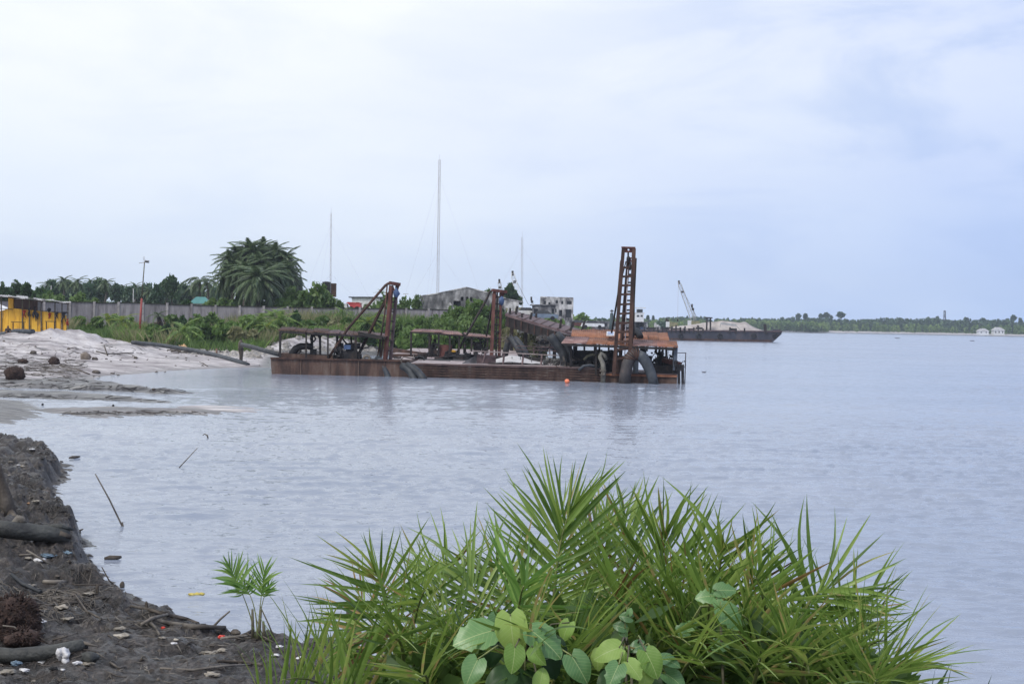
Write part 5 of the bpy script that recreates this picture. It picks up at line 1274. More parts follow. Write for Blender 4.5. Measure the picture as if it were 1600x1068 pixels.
# tall ladder mast
mast = dict(w=.17)
def Lm(px, py, dy=0): return C(px, py, -.6 + dy)
MB().beam(Lm(958.5, 586), Lm(974, 388), .22, .2).build('mast_leg', rust, drC)
MB().beam(Lm(983, 584), Lm(990.5, 388), .29, .22).build('mast_leg', rust, drC)
MB().beam(Lm(967, 584, .9), Lm(982, 403, .3), .16, .16).build('mast_leg', rust, drC)
MB().beam(Lm(986, 560, 1.0), Lm(993, 403, .3), .13, .16).build('mast_leg', dark_metal, drC)
for i, y in enumerate((560, 546, 534, 519, 505, 490, 475.5, 460, 446, 432, 418)):
    f = (586 - y) / (586 - 388); a = Lm(958.5, 586).lerp(Lm(974, 388), f); b = Lm(983, 584).lerp(Lm(990.5, 388), f)
    MB().beam(a, b, .12, .13).build('rung', rust, drC)
for i, y in enumerate((540, 526, 512, 498, 484, 469, 455, 441, 428.5)):
    f = (584 - y) / (584 - 403); a = Lm(967, 584, .9).lerp(Lm(982, 403, .3), f); b = Lm(984, 584, .9).lerp(Lm(992.5, 403, .3), f)
    MB().beam(a, b, .09, .1).build('rung', dark_metal, drC)
def plate(name, c, w, h, hole, m):
    mb = MB(); hw, hh_ = w / 2, h / 2; n = 12
    vs = []
    for y in (-.05, .05):
        for k in range(n):
            a = 2 * math.pi * k / n + math.pi / 4; dx, dz = math.cos(a), math.sin(a); t = min(hw / max(abs(dx), 1e-6), hh_ / max(abs(dz), 1e-6))
            vs.append(c + Vector((dx * t, y, dz * t)))
        for k in range(n):
            a = 2 * math.pi * k / n + math.pi / 4; vs.append(c + Vector((math.cos(a) * hole, y, math.sin(a) * hole)))
    fs = []
    for k in range(n):
        k2 = (k + 1) % n
        fs += [(k, k2, n + k2, n + k), (2 * n + k2, 2 * n + k, 3 * n + k, 3 * n + k2), (k2, k, 2 * n + k, 2 * n + k2), (n + k, n + k2, 3 * n + k2, 3 * n + k)]
    return mb.add(vs, fs).build(name, m, drC)
plate('head_plate', Lm(982, 390.2), .80, .34, .06, rust_red)
plate('second_head_plate', Lm(987, 405.5, .1), .52, .26, .05, rust_red)
MB().beam(Lm(971, 386.2), Lm(992.5, 386.8), .3, .08).build('head_cap', rust_red, drC)
mb = MB(); mb.beam(Lm(981.5, 394), Lm(981.5, 409), .10).blob(Lm(981.5, 404, 0), (.13, .1, .2), 1, 2, .1); mb.build('upper_sheave', greasy, drC)
mb = MB(); mb.beam(Lm(985, 409), Lm(984.5, 422), .09).blob(Lm(984.5, 417, 0), (.11, .1, .22), 1, 5, .1); mb.build('lower_sheave', greasy, drC)
MB().beam(Lm(970.5, 407, .2), Lm(966, 460, .2), .12).build('mast_brace', rust, drC)
MB().beam(Lm(978, 408, .2), Lm(966, 458, .2), .06).build('mast_brace', dark_metal, drC)
MB().beam(Lm(967, 452, .3), Lm(955.5, 520, 1.4), .09).build('back_stay', dark_metal, drC)
MB().beam(Lm(991.5, 430, .3), Lm(990.5, 526, 1.4), .07).build('back_stay', dark_metal, drC)
MB().tube([Lm(981, 420), Lm(978, 500), Lm(976, 560)], .03, 5).build('hoist_rope', mast_mat, drC)
MB().slab([Lm(963, 555, .5), Lm(982, 556, .5), Lm(982, 586, .5), Lm(960, 585, .5)], .3, (0, 1, 0)).build('mast_foot_plate', rust_hull, drC)
mb = MB(); mb.blob(G(885.5, 597.5) + Vector((0, -.6, .10)), (.15, .15, .15), 2, 1, .06); tag(mb.build('float_buoy', foam_orange), 'small orange-pink float in the water against the ribbed barge side', 'float')

# -------- dark ramp barge aground behind
rp = thing('ramp_barge', P3(840, 128, 0), 'long dark rusty ramp barge sloping down to the right from the bushes, with short posts', 'barge')
def Rr(px, py, d): return W(px, py, d)
q = [Rr(789, 489.5, 122), Rr(904, 523, 118), Rr(915, 516, 142), Rr(800, 485, 146)]
MB().slab(q, .22).build('ramp_deck', rust_mauve, rp)
MB().slab([q[0] + Vector((.1, .05, -.24)), q[1] + Vector((-.1, .05, -.24)), Rr(903, 536, 118.2), Rr(862, 532, 119.5), Rr(789, 509, 122.2)], .4, (0, 1, 0)).build('side_girder', dark_metal, rp)
MB().slab([q[1] + Vector((-.05, .02, -.24)), q[2] + Vector((-.05, -.2, -.24)), Rr(914, 527, 141.8), Rr(903.5, 536, 118.1)], .3, (-1, 0, 0)).build('end_plate', dark_metal, rp)
for k in range(11):
    f = (k + .5) / 11; a = q[0].lerp(q[1], f) + Vector((0, -.03, -.26)); MB().beam(a, a + Vector((0, 0, -.75)), .10, .06).build('girder_rib', rust, rp)
for k in range(9):
    f = (k + .5) / 9; MB().beam(q[0].lerp(q[1], f) + Vector((0, 0, .03)), q[3].lerp(q[2], f) + Vector((0, 0, .03)), .12, .05).build('deck_batten', rust, rp)
for a_, b_, d in (((797.5, 481), (796, 492), 124), ((808.5, 478), (806, 489), 127), ((816, 489), (815.5, 494), 121), ((831, 488), (828, 499), 125), ((838, 489), (837.5, 496), 140), ((877, 498), (875, 511), 121), ((896, 502), (891, 515), 122), ((914, 501), (909, 514), 138)):
    MB().beam(Rr(*a_, d), Rr(b_[0], b_[1] + 2, d), .2).build('deck_post', dark_metal, rp)
for k in range(5):
    a = q[0].lerp(q[1], .1 + .2 * k); 
    MB().beam(Vector((a.x, a.y + 3, a.z - .3)), Vector((a.x, a.y + 3, -.3)), .3).build('ramp_prop', dark_metal, rp)

# ================================================================== FAR BARGE
dF = 325.0; Ff = dpt(dF)
fb = thing('cargo_barge', (Ff(1120, 533).x, dF, 0), 'long blue-black cargo barge with tyre fenders and a raked bow carrying sand', 'barge')
za = Ff(1100, 519).z
pA, pB_, = Ff(882, 516), Ff(1222, 520.5)
zt = (Ff(1120, 517.5)).z
top_ = [Vector((pA.x, dF, zt)), Vector((pB_.x, dF, zt + .35)), Vector((pB_.x, dF + 12, zt + .35)), Vector((pA.x, dF + 12, zt))]
bot_ = [Vector((pA.x, dF, -.5)), Vector((Ff(1204, 533).x, dF, -.5)), Vector((Ff(1204, 533).x, dF + 12, -.5)), Vector((pA.x, dF + 12, -.5))]
mid_ = Vector((Ff(1221, 525).x, dF, zt - .35))
MB().add(top_ + bot_ + [mid_, mid_ + Vector((0, 12, 0))], [(0, 1, 2, 3), (0, 4, 5, 8, 1), (2, 9, 6, 7, 3), (1, 8, 9, 2), (8, 5, 6, 9), (0, 3, 7, 4), (4, 7, 6, 5)]).build('hull', hull_blue, fb)
MB().beam(top_[0] + Vector((0, -.1, -.1)), top_[1] + Vector((0, -.1, -.1)), .25, .28).build('sheer_strake', rust_mauve, fb)
MB().beam((pA.x, dF - .02, .25), (Ff(1206, 530).x, dF - .02, .25), .06, .5).build('waterline_band', rust, fb)
for p in (1064, 1092, 1125, 1178, 1211):
    MB().ring(Ff(p, 524.5, -.25), .48, .17, (0, 1, 0), 14, 6).build('tyre_fender', tyre_mat, fb)
    MB().beam(Ff(p, 522, -.3), Ff(p + 2, 517, -.2), .05).build('fender_rope', dark_metal, fb)
r = random.Random(12)
for p in list(range(888, 1100, 7)) + [1063, 1069, 1140, 1150, 1163, 1195, 1197]:
    hh_ = r.uniform(3, 7) if p < 1190 else 8
    hh_ *= 1.4; MB().beam(Ff(p, 519 + (p - 1000) * .012, -.1), Ff(p + r.uniform(-1, 1), 517.5 - hh_, -.1), .32).build('deck_post', dark_metal, fb)
mb = MB(); mb.beam(Ff(888, 510.5, -.1), Ff(1100, 514, -.1), .12); mb.build('deck_rail', dark_metal, fb)
mb = MB(); mb.beam(Ff(1104, 518, 1), Ff(1104.5, 496, 1), .35).beam(Ff(1110, 518, 1), Ff(1110, 496, 1), .35).beam(Ff(1102, 496, 1), Ff(1113, 496.5, 1), .5, .3); mb.build('mooring_gantry', dark_metal, fb)
mb = MB(); mb.beam(Ff(1126, 505, 1), Ff(1150, 508, 1), .35, .45).beam(Ff(1126, 505, 1), Ff(1125, 511, 1), .15).beam(Ff(1150, 508, 1), Ff(1158, 517, 1), .12); mb.build('conveyor_frame', pole_grey, fb)
for p, w, m in ((1040, 10, dark_metal), (1145, 8, greasy), (1142, 3, dark_metal), (1213, 10, hull_blue), (1080, 9, rust_mauve)):
    MB().box(Ff(p, 515.5 + (p > 1200) * 1.5, 1.5), (w * .146, 1.5, .8)).build('deck_box', m, fb)
for p, w_, h_, m in ((905, 2.2, 1.2, pole_grey), (922, 3.0, .8, rust_mauve), (941, 2.0, 1.3, greasy), (1016, 2.6, 1.0, dark_metal), (1028, 1.4, 1.6, pole_grey), (1055, 3, .9, greasy), (1092, 2, 1.3, dark_metal)):
    mb = MB(); c = Ff(p, 516, 3); c.z = zt; clutter(mb, c, (w_, 1.5, h_), 9, p); mb.build('deck_machinery', m, fb)
MB().box(Ff(1004, 514.5, 2), (1.2, 1.4, 1.0)).build('blue_drum', blue_tarp, fb)
# sand carried on it
mb_v = []; nx, ny = 60, 14
for j in range(ny + 1):
    for i in range(nx + 1):
        px = 1035 + (1200 - 1035) * i / nx; f = i / nx; g = j / ny
        ed = min(1, g * 2.6, (1 - g) * 2.6)
        hp = float(np.interp(px, [1035, 1055, 1075, 1100, 1128, 1165, 1172, 1183, 1200], [0, .9, 1.3, 1.8, 2.35, 2.15, 1.5, .75, .1]))
        z = zt + .02 + hp * ed * (0.92 + .16 * vnoise(np.array([i * .3]), np.array([j * .5]), 3)[0])
        mb_v.append((XX(px, dF + 1.5 + 9 * g, 3), dF + 1.5 + 9 * g, z))
fs = [(j * (nx + 1) + i, j * (nx + 1) + i + 1, (j + 1) * (nx + 1) + i + 1, (j + 1) * (nx + 1) + i) for j in range(ny) for i in range(nx)]
so = MB().add(mb_v, fs, True).build('sand_heap', M('barge_sand', [(.3, (.24, .21, .20)), (.6, (.42, .38, .36))], .6, .9, bump=.6, bscale=2, bdist=.2), None); so['kind'] = 'stuff'
crane('lattice_crane', 'slim pale lattice crane boom leaning left above the far cargo barge', (1084, 504), (1060, 439), 345, .9, 9, pole_grey, hook=(1060, 500), r=.05, cabw=2.0)
T = crane('excavator', 'yellowish excavator standing on the land behind the far barge', (1050, 506), (1041, 499), 350, .5, 2, bpy.data.materials['crane_yellow'], cabw=2.0)
crane('small_derrick', 'thin derrick arm right of the slim crane over the far barge', (1087, 499), (1081, 477), 350, .3, 4, pole_grey, body=False)
# drifting bits on the open river
for px, py, w, lab in ((1402, 528.5, 1.9, 'tiny dark canoe-like float far out on the river'), (1519, 532.5, 1.6, 'tiny dark drifting clump right of the far canoe-like float'), (1100, 582, .35, 'small dark speck of driftwood right of the rusty dredgers'), (595, 519.5, .1, '')):
    if not lab: continue
    c = G(px, py); mb = MB(); mb.tube([c + Vector((-w / 2, 0, .12)), c + Vector((-w * .3, 0, .05)), c + Vector((w * .3, 0, .05)), c + Vector((w / 2, 0, .14))], [w * .03, w * .09, w * .09, w * .03], 8)
    tag(mb.build('floating_debris', dark_metal), lab, 'debris')
# ================================================================== VEGETATION (mid and far)
nr = np.random.RandomState(11)
def leaf_cloud(centers, sizes, seed, flat=0.0, elong=1.8, droop=0.0):
    """rhombic leaf quads at centers with random orientation -> V, Q"""
    rs = np.random.RandomState(seed); n = len(centers)
    a = rs.normal(size=(n, 3)); a[:, 2] = a[:, 2] * (1 - flat) - droop; a /= np.linalg.norm(a, axis=1)[:, None]
    b = rs.normal(size=(n, 3)); b -= a * (a * b).sum(1)[:, None]; b /= np.linalg.norm(b, axis=1)[:, None]
    s = np.asarray(sizes)[:, None] if np.ndim(sizes) else sizes
    V = np.stack([centers - a * s * elong / 2, centers + b * s * .5, centers + a * s * elong / 2, centers - b * s * .5], 1).reshape(-1, 3)
    return V, np.arange(4 * n).reshape(n, 4)
def crown_points(rx, ry, rz, n, lumps, seed, lump=.42, solid=.45, ragged=.5):
    """leaf positions on a heap of unequal lumps"""
    rs = np.random.RandomState(seed)
    L = rs.normal(size=(lumps, 3)); L /= np.linalg.norm(L, axis=1)[:, None]; L *= rs.uniform(.25, .80, (lumps, 1))
    R = rs.uniform(lump * (1 - ragged), lump * (1 + ragged), lumps)
    k = rs.randint(0, lumps, n)
    d = rs.normal(size=(n, 3)); d /= np.linalg.norm(d, axis=1)[:, None]
    r = rs.uniform(solid, 1.12, n) ** .6
    P = L[k] + d * (R[k] * r)[:, None]
    P[:, 2] = np.maximum(P[:, 2], -.9 + rs.uniform(0, .2, n))
    return P * np.array([rx, ry, rz]), k / max(lumps - 1, 1)
def crown_mesh(name, rx, ry, rz, n, size, mat, lumps=14, seed=1, **kw):
    P, k = crown_points(rx, ry, rz, n, lumps, seed, **kw)
    rs = np.random.RandomState(seed + 5)
    V, Q = leaf_cloud(P, size * rs.uniform(.6, 1.3, n), seed + 9)
    var = np.clip(.5 + .28 * (rs.rand(lumps)[(k * (lumps - 1)).astype(int)] - .5) + .42 * (rs.rand(n) - .5), 0, 1)
    return np_mesh(name, V, Q, mat, False, attrs={'var': var})
def branchy(mb, base, top, r0, n, seed, spread):
    r = random.Random(seed); base, top = Vector(base), Vector(top); h = (top - base).length
    mb.tube([base, base.lerp(top, .5) + Vector((r.uniform(-.06, .06) * h, 0, 0)), top], [r0, r0 * .75, r0 * .4], 7)
    for i in range(n):
        s = base.lerp(top, r.uniform(.4, .95)); a = r.uniform(0, 6.28)
        e = s + Vector((math.cos(a) * spread, math.sin(a) * spread, r.uniform(.2, .7) * spread))
        mb.tube([s, s.lerp(e, .5) + Vector((0, 0, .06 * h)), e], [r0 * .4, r0 * .28, r0 * .12], 5)
CROWNS = {}
def crown_of(key, *a, **k):
    if key not in CROWNS: CROWNS[key] = crown_mesh(*a, **k)
    return CROWNS[key]
def place_mesh(name, me, parent, wloc, scale=1.0, rotz=0.0, rot=None):
    o = link_mesh(name, me, parent, wloc)
    o.scale = scale if hasattr(scale, '__len__') else (scale,) * 3
    o.rotation_euler = rot or (0, 0, rotz)
    return o
def tree(px, ytop, wpx, d, label, mat, key, group=None, ybase=None, name='tree', n=900, size=.45, lumps=14, ragged=.5, frac=.72, zb=None, cat='tree', lump=.42):
    """crown of width wpx with its top at ytop"""
    s = F / d; t = W(px, ytop, d); zg = zb if zb is not None else LZ(t.x, d)
    h = t.z - zg; w = wpx / s; ch = h * frac
    if cat == 'bush':
        w = max(w, min(h * .8, w * 1.5)); ch = min(ch, w * 1.15)
    elif name == 'tree': ch = min(ch, w * 1.2)
    T = thing(name, (t.x, d, zg), label, cat, group)
    me = crown_of((key, n, size), 'crown', 1, 1, 1, n, size / max(w / 2, .5), mat, lumps=lumps, seed=hash(str(key)) % 97 if False else sum(map(ord, str(key))) % 97, ragged=ragged, lump=lump)
    place_mesh('crown', me, T, (t.x, d, zg + h - ch / 2), (w / 2, w / 2 * .9, ch / 2 * 1.05), rnd.uniform(0, 6))
    mb = MB(); branchy(mb, (t.x, d, zg - .2), (t.x, d, zg + h - ch * .35), max(.06, w * .035), 5, int(px), w * .28); mb.build('trunk', bark, T)
    return T

# ---- palm fronds
DR_ = .62
def frond_mesh(name, L, nl, ll, lw, mat, seed, arch=.45, droop=.7, tris=True, twist=0.0):
    rs = random.Random(seed); V = []; Q = []; var = []
    pts = []; n = 12
    for i in range(n + 1):
        t = i / n; x = L * (t - .12 * t * t); z = L * (arch * t - (arch + DR_) * t * t)
        pts.append(Vector((x, 0, z)))
    def at(t):
        f = t * n; i = min(int(f), n - 1); return pts[i].lerp(pts[i + 1], f - i), (pts[i + 1] - pts[i]).normalized()
    w = L * .008
    for i in range(n):                      # rachis as a three-sided stem
        a, b = pts[i], pts[i + 1]; wa = w * (1.6 - 1.3 * i / n); wb = w * (1.6 - 1.3 * (i + 1) / n); k = len(V)
        V += [a + Vector((0, wa, 0)), a - Vector((0, wa, 0)), b - Vector((0, wb, 0)), b + Vector((0, wb, 0)), a + Vector((0, 0, -wa * 1.6)), b + Vector((0, 0, -wb * 1.6))]
        Q += [(k, k + 1, k + 2, k + 3), (k + 1, k + 4, k + 5, k + 2), (k + 4, k, k + 3, k + 5)]; var += [.95] * 3
    for i in range(nl):
        t = .16 + .84 * i / (nl - 1); p, tg = at(min(t, .999))
        for sgn in (-1, 1):
            l = ll * (.55 + .45 * math.sin(math.pi * min(1, t * .95 + .05))) * rs.uniform(.85, 1.1)
            ang = R_(62 - 38 * t + rs.uniform(-8, 8))
            lift = rs.uniform(-.25, .45)
            d = (tg * math.cos(ang) + Vector((0, sgn, 0)) * math.sin(ang) + Vector((0, 0, lift * .6))).normalized()
            nrm = tg.cross(Vector((0, sgn, 0))).normalized(); side = d.cross(Vector((0, 0, 1)) + tg * .3).normalized() * lw / 2
            m = p + d * l * .5 + Vector((0, 0, -droop * l * .10)); e = p + d * l + Vector((0, 0, -droop * l * .5))
            k = len(V)
            V += [p - side * .6, p + side * .6, m + side, m - side, e + side * .12, e - side * .12]
            Q += [(k, k + 1, k + 2, k + 3), (k + 3, k + 2, k + 4, k + 5)]
            q = rs.random(); var += [q, q]
    return np_mesh(name, [tuple(v) for v in V], Q, mat, False, attrs={'var': var})
FR = [frond_mesh('frond', 3.2, 44, .85, .085, palm_far, s, a, dr) for s, a, dr in ((1, .40, 1.3), (2, .60, 1.4), (3, .30, 1.1))]
FRY = [frond_mesh('frond', 1.8, 26, .45, .05, palm_yel, 5, .6, .6), frond_mesh('frond', 1.8, 26, .45, .05, fol_bright, 6, .6, .8)]
FRS = [frond_mesh('frond', 2.6, 22, .60, .10, palm_far, 7, .4, .9)]
def palm(px, py, d, label, nf=34, L=1.0, group=None, meshes=FR, zg=None, low=-42, name='palm_tree', cat='palm', trunk=True, up=82, r0=.22):
    c = W(px, py, d); zg = LZ(c.x, d) if zg is None else zg
    T = thing(name, (c.x, d, zg), label, cat, group); r = random.Random(int(px * 7 + py))
    for i in range(nf):
        f = (i + .5) / nf; el = up + (low - up) * f ** .85 + r.uniform(-7, 7); az = i * 137.5 + r.uniform(-14, 14)
        place_mesh('frond', meshes[i % len(meshes)], T, c + Vector((0, 0, .1)), L * r.uniform(.82, 1.08), rot=(R_(r.uniform(-12, 12)), R_(-el), R_(az)))
    if trunk:
        h = c.z - zg; n = max(4, int(h / .35)); mb = MB()
        mb.tube([(c.x + .12 * math.sin(i * .5), d, zg - .2 + (h + .2) * i / n) for i in range(n + 1)], [r0 * (1.15 if i % 2 else .95) for i in range(n + 1)], 9); mb.build('trunk', bark, T)
        mb = MB(); mb.blob(c, (r0 * 1.6, r0 * 1.6, r0 * 1.8), 1, int(px), .25); mb.build('crown_heart', root_mat, T)
    return T
gP = 'tall dark oil palms behind the wall'
big = [(356, 440, 188, 'lowest outer palm on the left edge of the tall clump'), (450, 440, 189, 'lowest outer palm on the right edge of the tall clump'), (360, 412, 189, 'outer palm halfway up the left edge of the tall clump'), (446, 410, 190, 'outer palm halfway up the right edge of the tall clump'), (398, 400, 188, 'palm near the top of the tall clump, just left of its centre'), (364, 428, 186, 'leftmost palm of the tall dark clump, its crown low and ragged'), (371, 401, 190, 'upper left palm of the tall dark clump'), (389, 394, 189, 'palm with the crown at the top left of the tall clump'),
       (411, 393, 191, 'palm with the highest crown, top centre of the tall clump'), (429, 399, 190, 'upper right palm of the tall dark clump'), (444, 428, 187, 'rightmost palm of the tall dark clump, by the black tank'),
       (384, 428, 184, 'palm inside the tall clump left of the wide front crown'), (424, 428, 184, 'palm inside the tall clump right of the wide front crown'), (403, 415, 186, 'palm in the middle of the tall clump just above the front crown')]
for px, py, d, lab in big: palm(px, py, d, lab, 52, .74, gP, low=-65)
palm(405, 443, 175, 'front palm of the clump with wide arching silvery-green fronds', 44, 1.05, gP, low=-35)
# dense fill under the clump
for px, yt, w, d, lab, m, k, n in ((352, 462, 26, 180, 'bright low bush at the left foot of the tall palms', fol_mid, 'b1', 700), (378, 455, 55, 186, 'dark shrub thicket under the left half of the tall palms', fol_dark, 'b2', 1200), (430, 450, 55, 186, 'dark shrub thicket under the right half of the tall palms', fol_dark, 'b2', 1200),
                                   (463, 455, 36, 178, 'round green bush right of the palms, below the black tank', fol_mid, 'b3', 1400), (488, 449, 48, 177, 'broad round green bush below the hopper', fol_mid, 'b3', 1400), (514, 457, 38, 178, 'green bush right of the hopper, lower than its neighbour', fol_mid, 'b4', 1400), (445, 462, 30, 175, 'low bright bush between the front palm and the round bush', fol_bright, 'b1', 700),
                                   (530, 466, 22, 178, 'small bush at the right end of the round bushes beside the lorry', fol_mid, 'b4', 1400)):
    tree(px, yt, w, d, lab, m, k, 'bushes behind the wall', n=n, size=.42, name='bush', cat='bush', frac=.9)
for px, yt, w, d, lab, m in ((605, 459, 32, 186, 'bush with upright shoots behind the wall, left of the first rusty mast', fol_mid), (634, 463, 22, 188, 'bush behind the wall right of the first rusty mast', fol_mid), (590, 470, 22, 186, 'low bush behind the wall right of the red lorry', fol_mid), (651, 459, 17, 215, 'round tree at the left corner of the gabled warehouse', fol_dark),
                            (616, 474, 20, 183, 'low light bush behind the wall below the shoots', fol_bright), (572, 473, 18, 184, 'thin light bush behind the red lorry tail', fol_mid)):
    tree(px, yt, w, d, lab, m, 'b5', 'bushes behind the wall', n=500, size=.45, name='bush', cat='bush', frac=.85)
palm(597, 462, 187, 'small palm with upright fronds behind the wall, left of the first rusty mast', 9, .55, None, [FRY[1]], up=85, low=30, trunk=False, zg=1.8)
tree(796, 446, 22, 235, 'dark conical tree behind the white outbuilding', fol_dark, 'c1', n=900, size=.45, frac=.9)
tree(806, 457, 18, 236, 'dark lower tree right of the conical one behind the white outbuilding', fol_dark, 'c1', n=900, size=.45, frac=.9)
tree(762, 455, 14, 236, 'small tree top peeping over the warehouse ridge behind the middle mast', fol_mid, 'c2', n=400, size=.6)
# yard bushes and trees on the left
for px, yt, w, d, lab, m, k in ((8, 446, 30, 190, 'leafy dark tree above the left end of the zinc roof', fol_dark, 'd1'), (27, 441, 22, 192, 'dark tree above the yellow pillar', fol_dark, 'd1'), (43, 443, 17, 190, 'dark bushy tree second right of the yellow pillar', fol_dark, 'd2'), (60, 452, 20, 188, 'low green tree over the middle of the zinc roof', fol_mid, 'd2'),
                               (76, 455, 22, 186, 'bright low tree over the right half of the zinc roof', fol_mid, 'd3'), (96, 461, 24, 184, 'low green bush over the right end of the zinc roof', fol_mid, 'd3'), (128, 458, 30, 182, 'bright green bush just behind the wall beside the shack', fol_bright, 'd3'), (150, 466, 20, 184, 'small bright bush behind the wall, second from the shack', fol_bright, 'd3'), (290, 470, 16, 190, 'small bush left of the blue-green roof', fol_mid, 'd2'), (334, 467, 22, 186, 'bright bush right of the blue-green roof', fol_bright, 'd3')):
    tree(px, yt, w, d, lab, m, k, 'trees and bushes behind the left wall', n=600, size=.4, name='bush' if yt > 450 else 'tree', cat='bush' if yt > 450 else 'tree', frac=.85)
# tree belt
gB = 'dark palms and trees of the far belt on the left'
r = random.Random(21)
ORDB = ['leftmost', 'second', 'third', 'fourth', 'fifth', 'sixth', 'seventh', 'eighth', 'ninth', 'tenth', 'eleventh', 'twelfth', 'thirteenth', 'fourteenth']
for i in range(27):
    px = 52 + i * 11.4 + r.uniform(-3, 3); d = r.uniform(255, 330); yt = float(np.interp(px, [50, 75, 100, 180, 225, 260, 300, 345], [452, 441, 435, 440, 446, 447, 443, 440])) + r.uniform(-2, 5)
    if i % 2 == 0:
        palm(px, yt + 7, d, ORDB[i // 2] + ' dark palm from the left in the distant belt behind the wall', 26, .60, gB, FR, low=-60, r0=.2)
    else:
        tree(px, yt, 26 + r.uniform(-4, 10), d, ORDB[i // 2] + ' leafy tree from the left in the distant belt behind the wall', fol_far, 'e%d' % (i % 3), gB, n=650, size=.7, frac=.8)
tree(266, 427, 36, 262, 'taller open-crowned tree standing above the distant belt, left of the blue-green roof', fol_dark, 'f1', n=520, size=.6, lumps=16, ragged=.7, frac=.60, lump=.26)
palm(312, 440, 258, 'sparse palm with a few spread fronds above the distant belt, over the blue-green roof', 9, 1.0, None, FR, low=-10, up=50)
palm(325, 444, 256, 'second sparse palm just left of the tall palm clump', 12, .9, None, FR, low=-20, up=60)
# low dark fill behind the belt so that no gap shows the ground edge
P = np.stack([nr.uniform(-150, -60, 6000), nr.uniform(300, 350, 6000), 2 + np.abs(nr.normal(0, 1.6, 6000)) + .5], 1)
V, Q = leaf_cloud(P, nr.uniform(.6, 1.3, len(P)), 3)
tag(link_mesh('undergrowth', np_mesh('undergrowth', V, Q, fol_far, False, attrs={'var': nr.rand(len(Q))})), kind='stuff')

# ---- waste ground in front of the wall: grass as one mass, bushes and palms one by one
def blades(n, fx, hgt, wid, seed, mat, name, lean=.35):
    rs = np.random.RandomState(seed)
    x, y, z = fx(n, rs); n = len(x)
    h = hgt * rs.uniform(.5, 1.25, n) * (0.6 + .8 * vnoise(x * .25, y * .25, seed)); a = rs.uniform(0, 6.28, n); w = wid * rs.uniform(.7, 1.4, n)
    l = rs.normal(0, lean, (n, 2)) * h[:, None]
    dx, dy = np.cos(a) * w, np.sin(a) * w
    B = np.stack([x, y, z], 1)
    V = np.stack([B + np.stack([-dx, -dy, -.05 + 0 * x], 1), B + np.stack([dx, dy, -.05 + 0 * x], 1), B + np.stack([l[:, 0] * .5 + dx * .8, l[:, 1] * .5 + dy * .8, h * .6], 1), B + np.stack([l[:, 0], l[:, 1], h], 1)], 1).reshape(-1, 3)
    var = np.clip(.25 + .5 * vnoise(x * .5, y * .5, seed + 3) + .35 * (rs.rand(n) - .5), 0, 1)
    o = link_mesh(name, np_mesh(name, V, np.arange(4 * n).reshape(n, 4), mat, False, attrs={'var': var})); return tag(o, kind='stuff')
def field(u0, u1, dmax=166, thr=.0, s=5, pad=0.0):
    def f(n, rs):
        u = rs.uniform(u0, u1, n); y0 = veg_front(u) + pad; y = y0 + (dmax - y0) * rs.rand(n) ** 1.1; x = u * y
        k = (vnoise(x * .18, y * .18, s) > thr) & (y > y0)
        x, y = x[k], y[k]; return x, y, land_h(x, y)
    return f
blades(17000, field(-.325, -.02, 167), .85, .035, 1, fol_mid, 'tall_grass')
blades(22000, field(-.325, -.02, 164, .33, 9), 1.2, .03, 2, fol_dry, 'dry_grass')
blades(12000, field(-.28, -.03, 156, .42, 13), 1.2, .045, 3, fol_bright, 'reed_grass')
r = random.Random(33)
def wallside(n, rs):
    u = rs.uniform(-.20, -.04, n); y = rs.uniform(155, 168, n); x = u * y; return x, y, land_h(x, y)
blades(9000, wallside, 1.9, .04, 21, fol_mid, 'tall_reeds', .25)
blades(7000, wallside, 2.0, .035, 22, fol_dry, 'dry_reeds', .25)
gW = 'bushes on the waste ground before the wall'
kinds = [(fol_mid, 'leafy green bush'), (fol_bright, 'bright green bush'), (fol_dark, 'dark green bush'), (fol_dry, 'dry straw-green bush'), (fol_mid, 'spreading bush')]
WB = [(122, 492, 26, 158, 1), (150, 493, 24, 156, 0), (240, 505, 26, 139, 0), (262, 508, 22, 134, 2), (236, 512, 20, 130, 0), (300, 506, 30, 134, 1), (322, 503, 30, 136, 0), (345, 503, 26, 136, 1), (285, 497, 22, 146, 2), (308, 492, 20, 152, 0), (365, 500, 30, 140, 1), (388, 490, 26, 150, 1),
      (372, 508, 24, 135, 3), (395, 512, 26, 138, 3), (410, 500, 24, 145, 0), (440, 496, 30, 148, 0), (455, 505, 28, 143, 1), (462, 490, 26, 152, 2), (480, 498, 28, 148, 0), (492, 508, 24, 143, 1), (505, 492, 26, 154, 0), (520, 500, 26, 148, 3), (538, 493, 26, 153, 0), (545, 506, 22, 146, 3),
      (560, 496, 26, 151, 1), (575, 505, 26, 146, 2), (590, 498, 28, 149, 2), (602, 512, 24, 143, 0), (620, 500, 24, 148, 0), (640, 502, 26, 147, 0), (652, 513, 24, 143, 1), (660, 496, 28, 152, 0), (678, 508, 26, 147, 2), (180, 492, 24, 160, 0), (205, 497, 24, 156, 1), (270, 490, 20, 160, 0), (330, 489, 24, 158, 0), (425, 510, 26, 141, 1), (636, 516, 22, 143, 1), (610, 490, 22, 158, 3)]
ORD = ['leftmost', 'second from left', 'third from left', 'fourth from left', 'fifth from left', 'sixth from left', 'seventh from left', 'eighth from left', 'ninth from left', 'tenth from left', 'eleventh from left', 'twelfth from left', 'thirteenth from left', 'rightmost']
def zone_of(px): return 'left of the floodlight pole' if px < 215 else ('between floodlight pole and tall palms' if px < 340 else ('below the tall palms' if px < 460 else ('above the left dredger canopy' if px < 600 else 'beside the middle mast bushes')))
WB.sort()
def kname(k): return kinds[k][1]
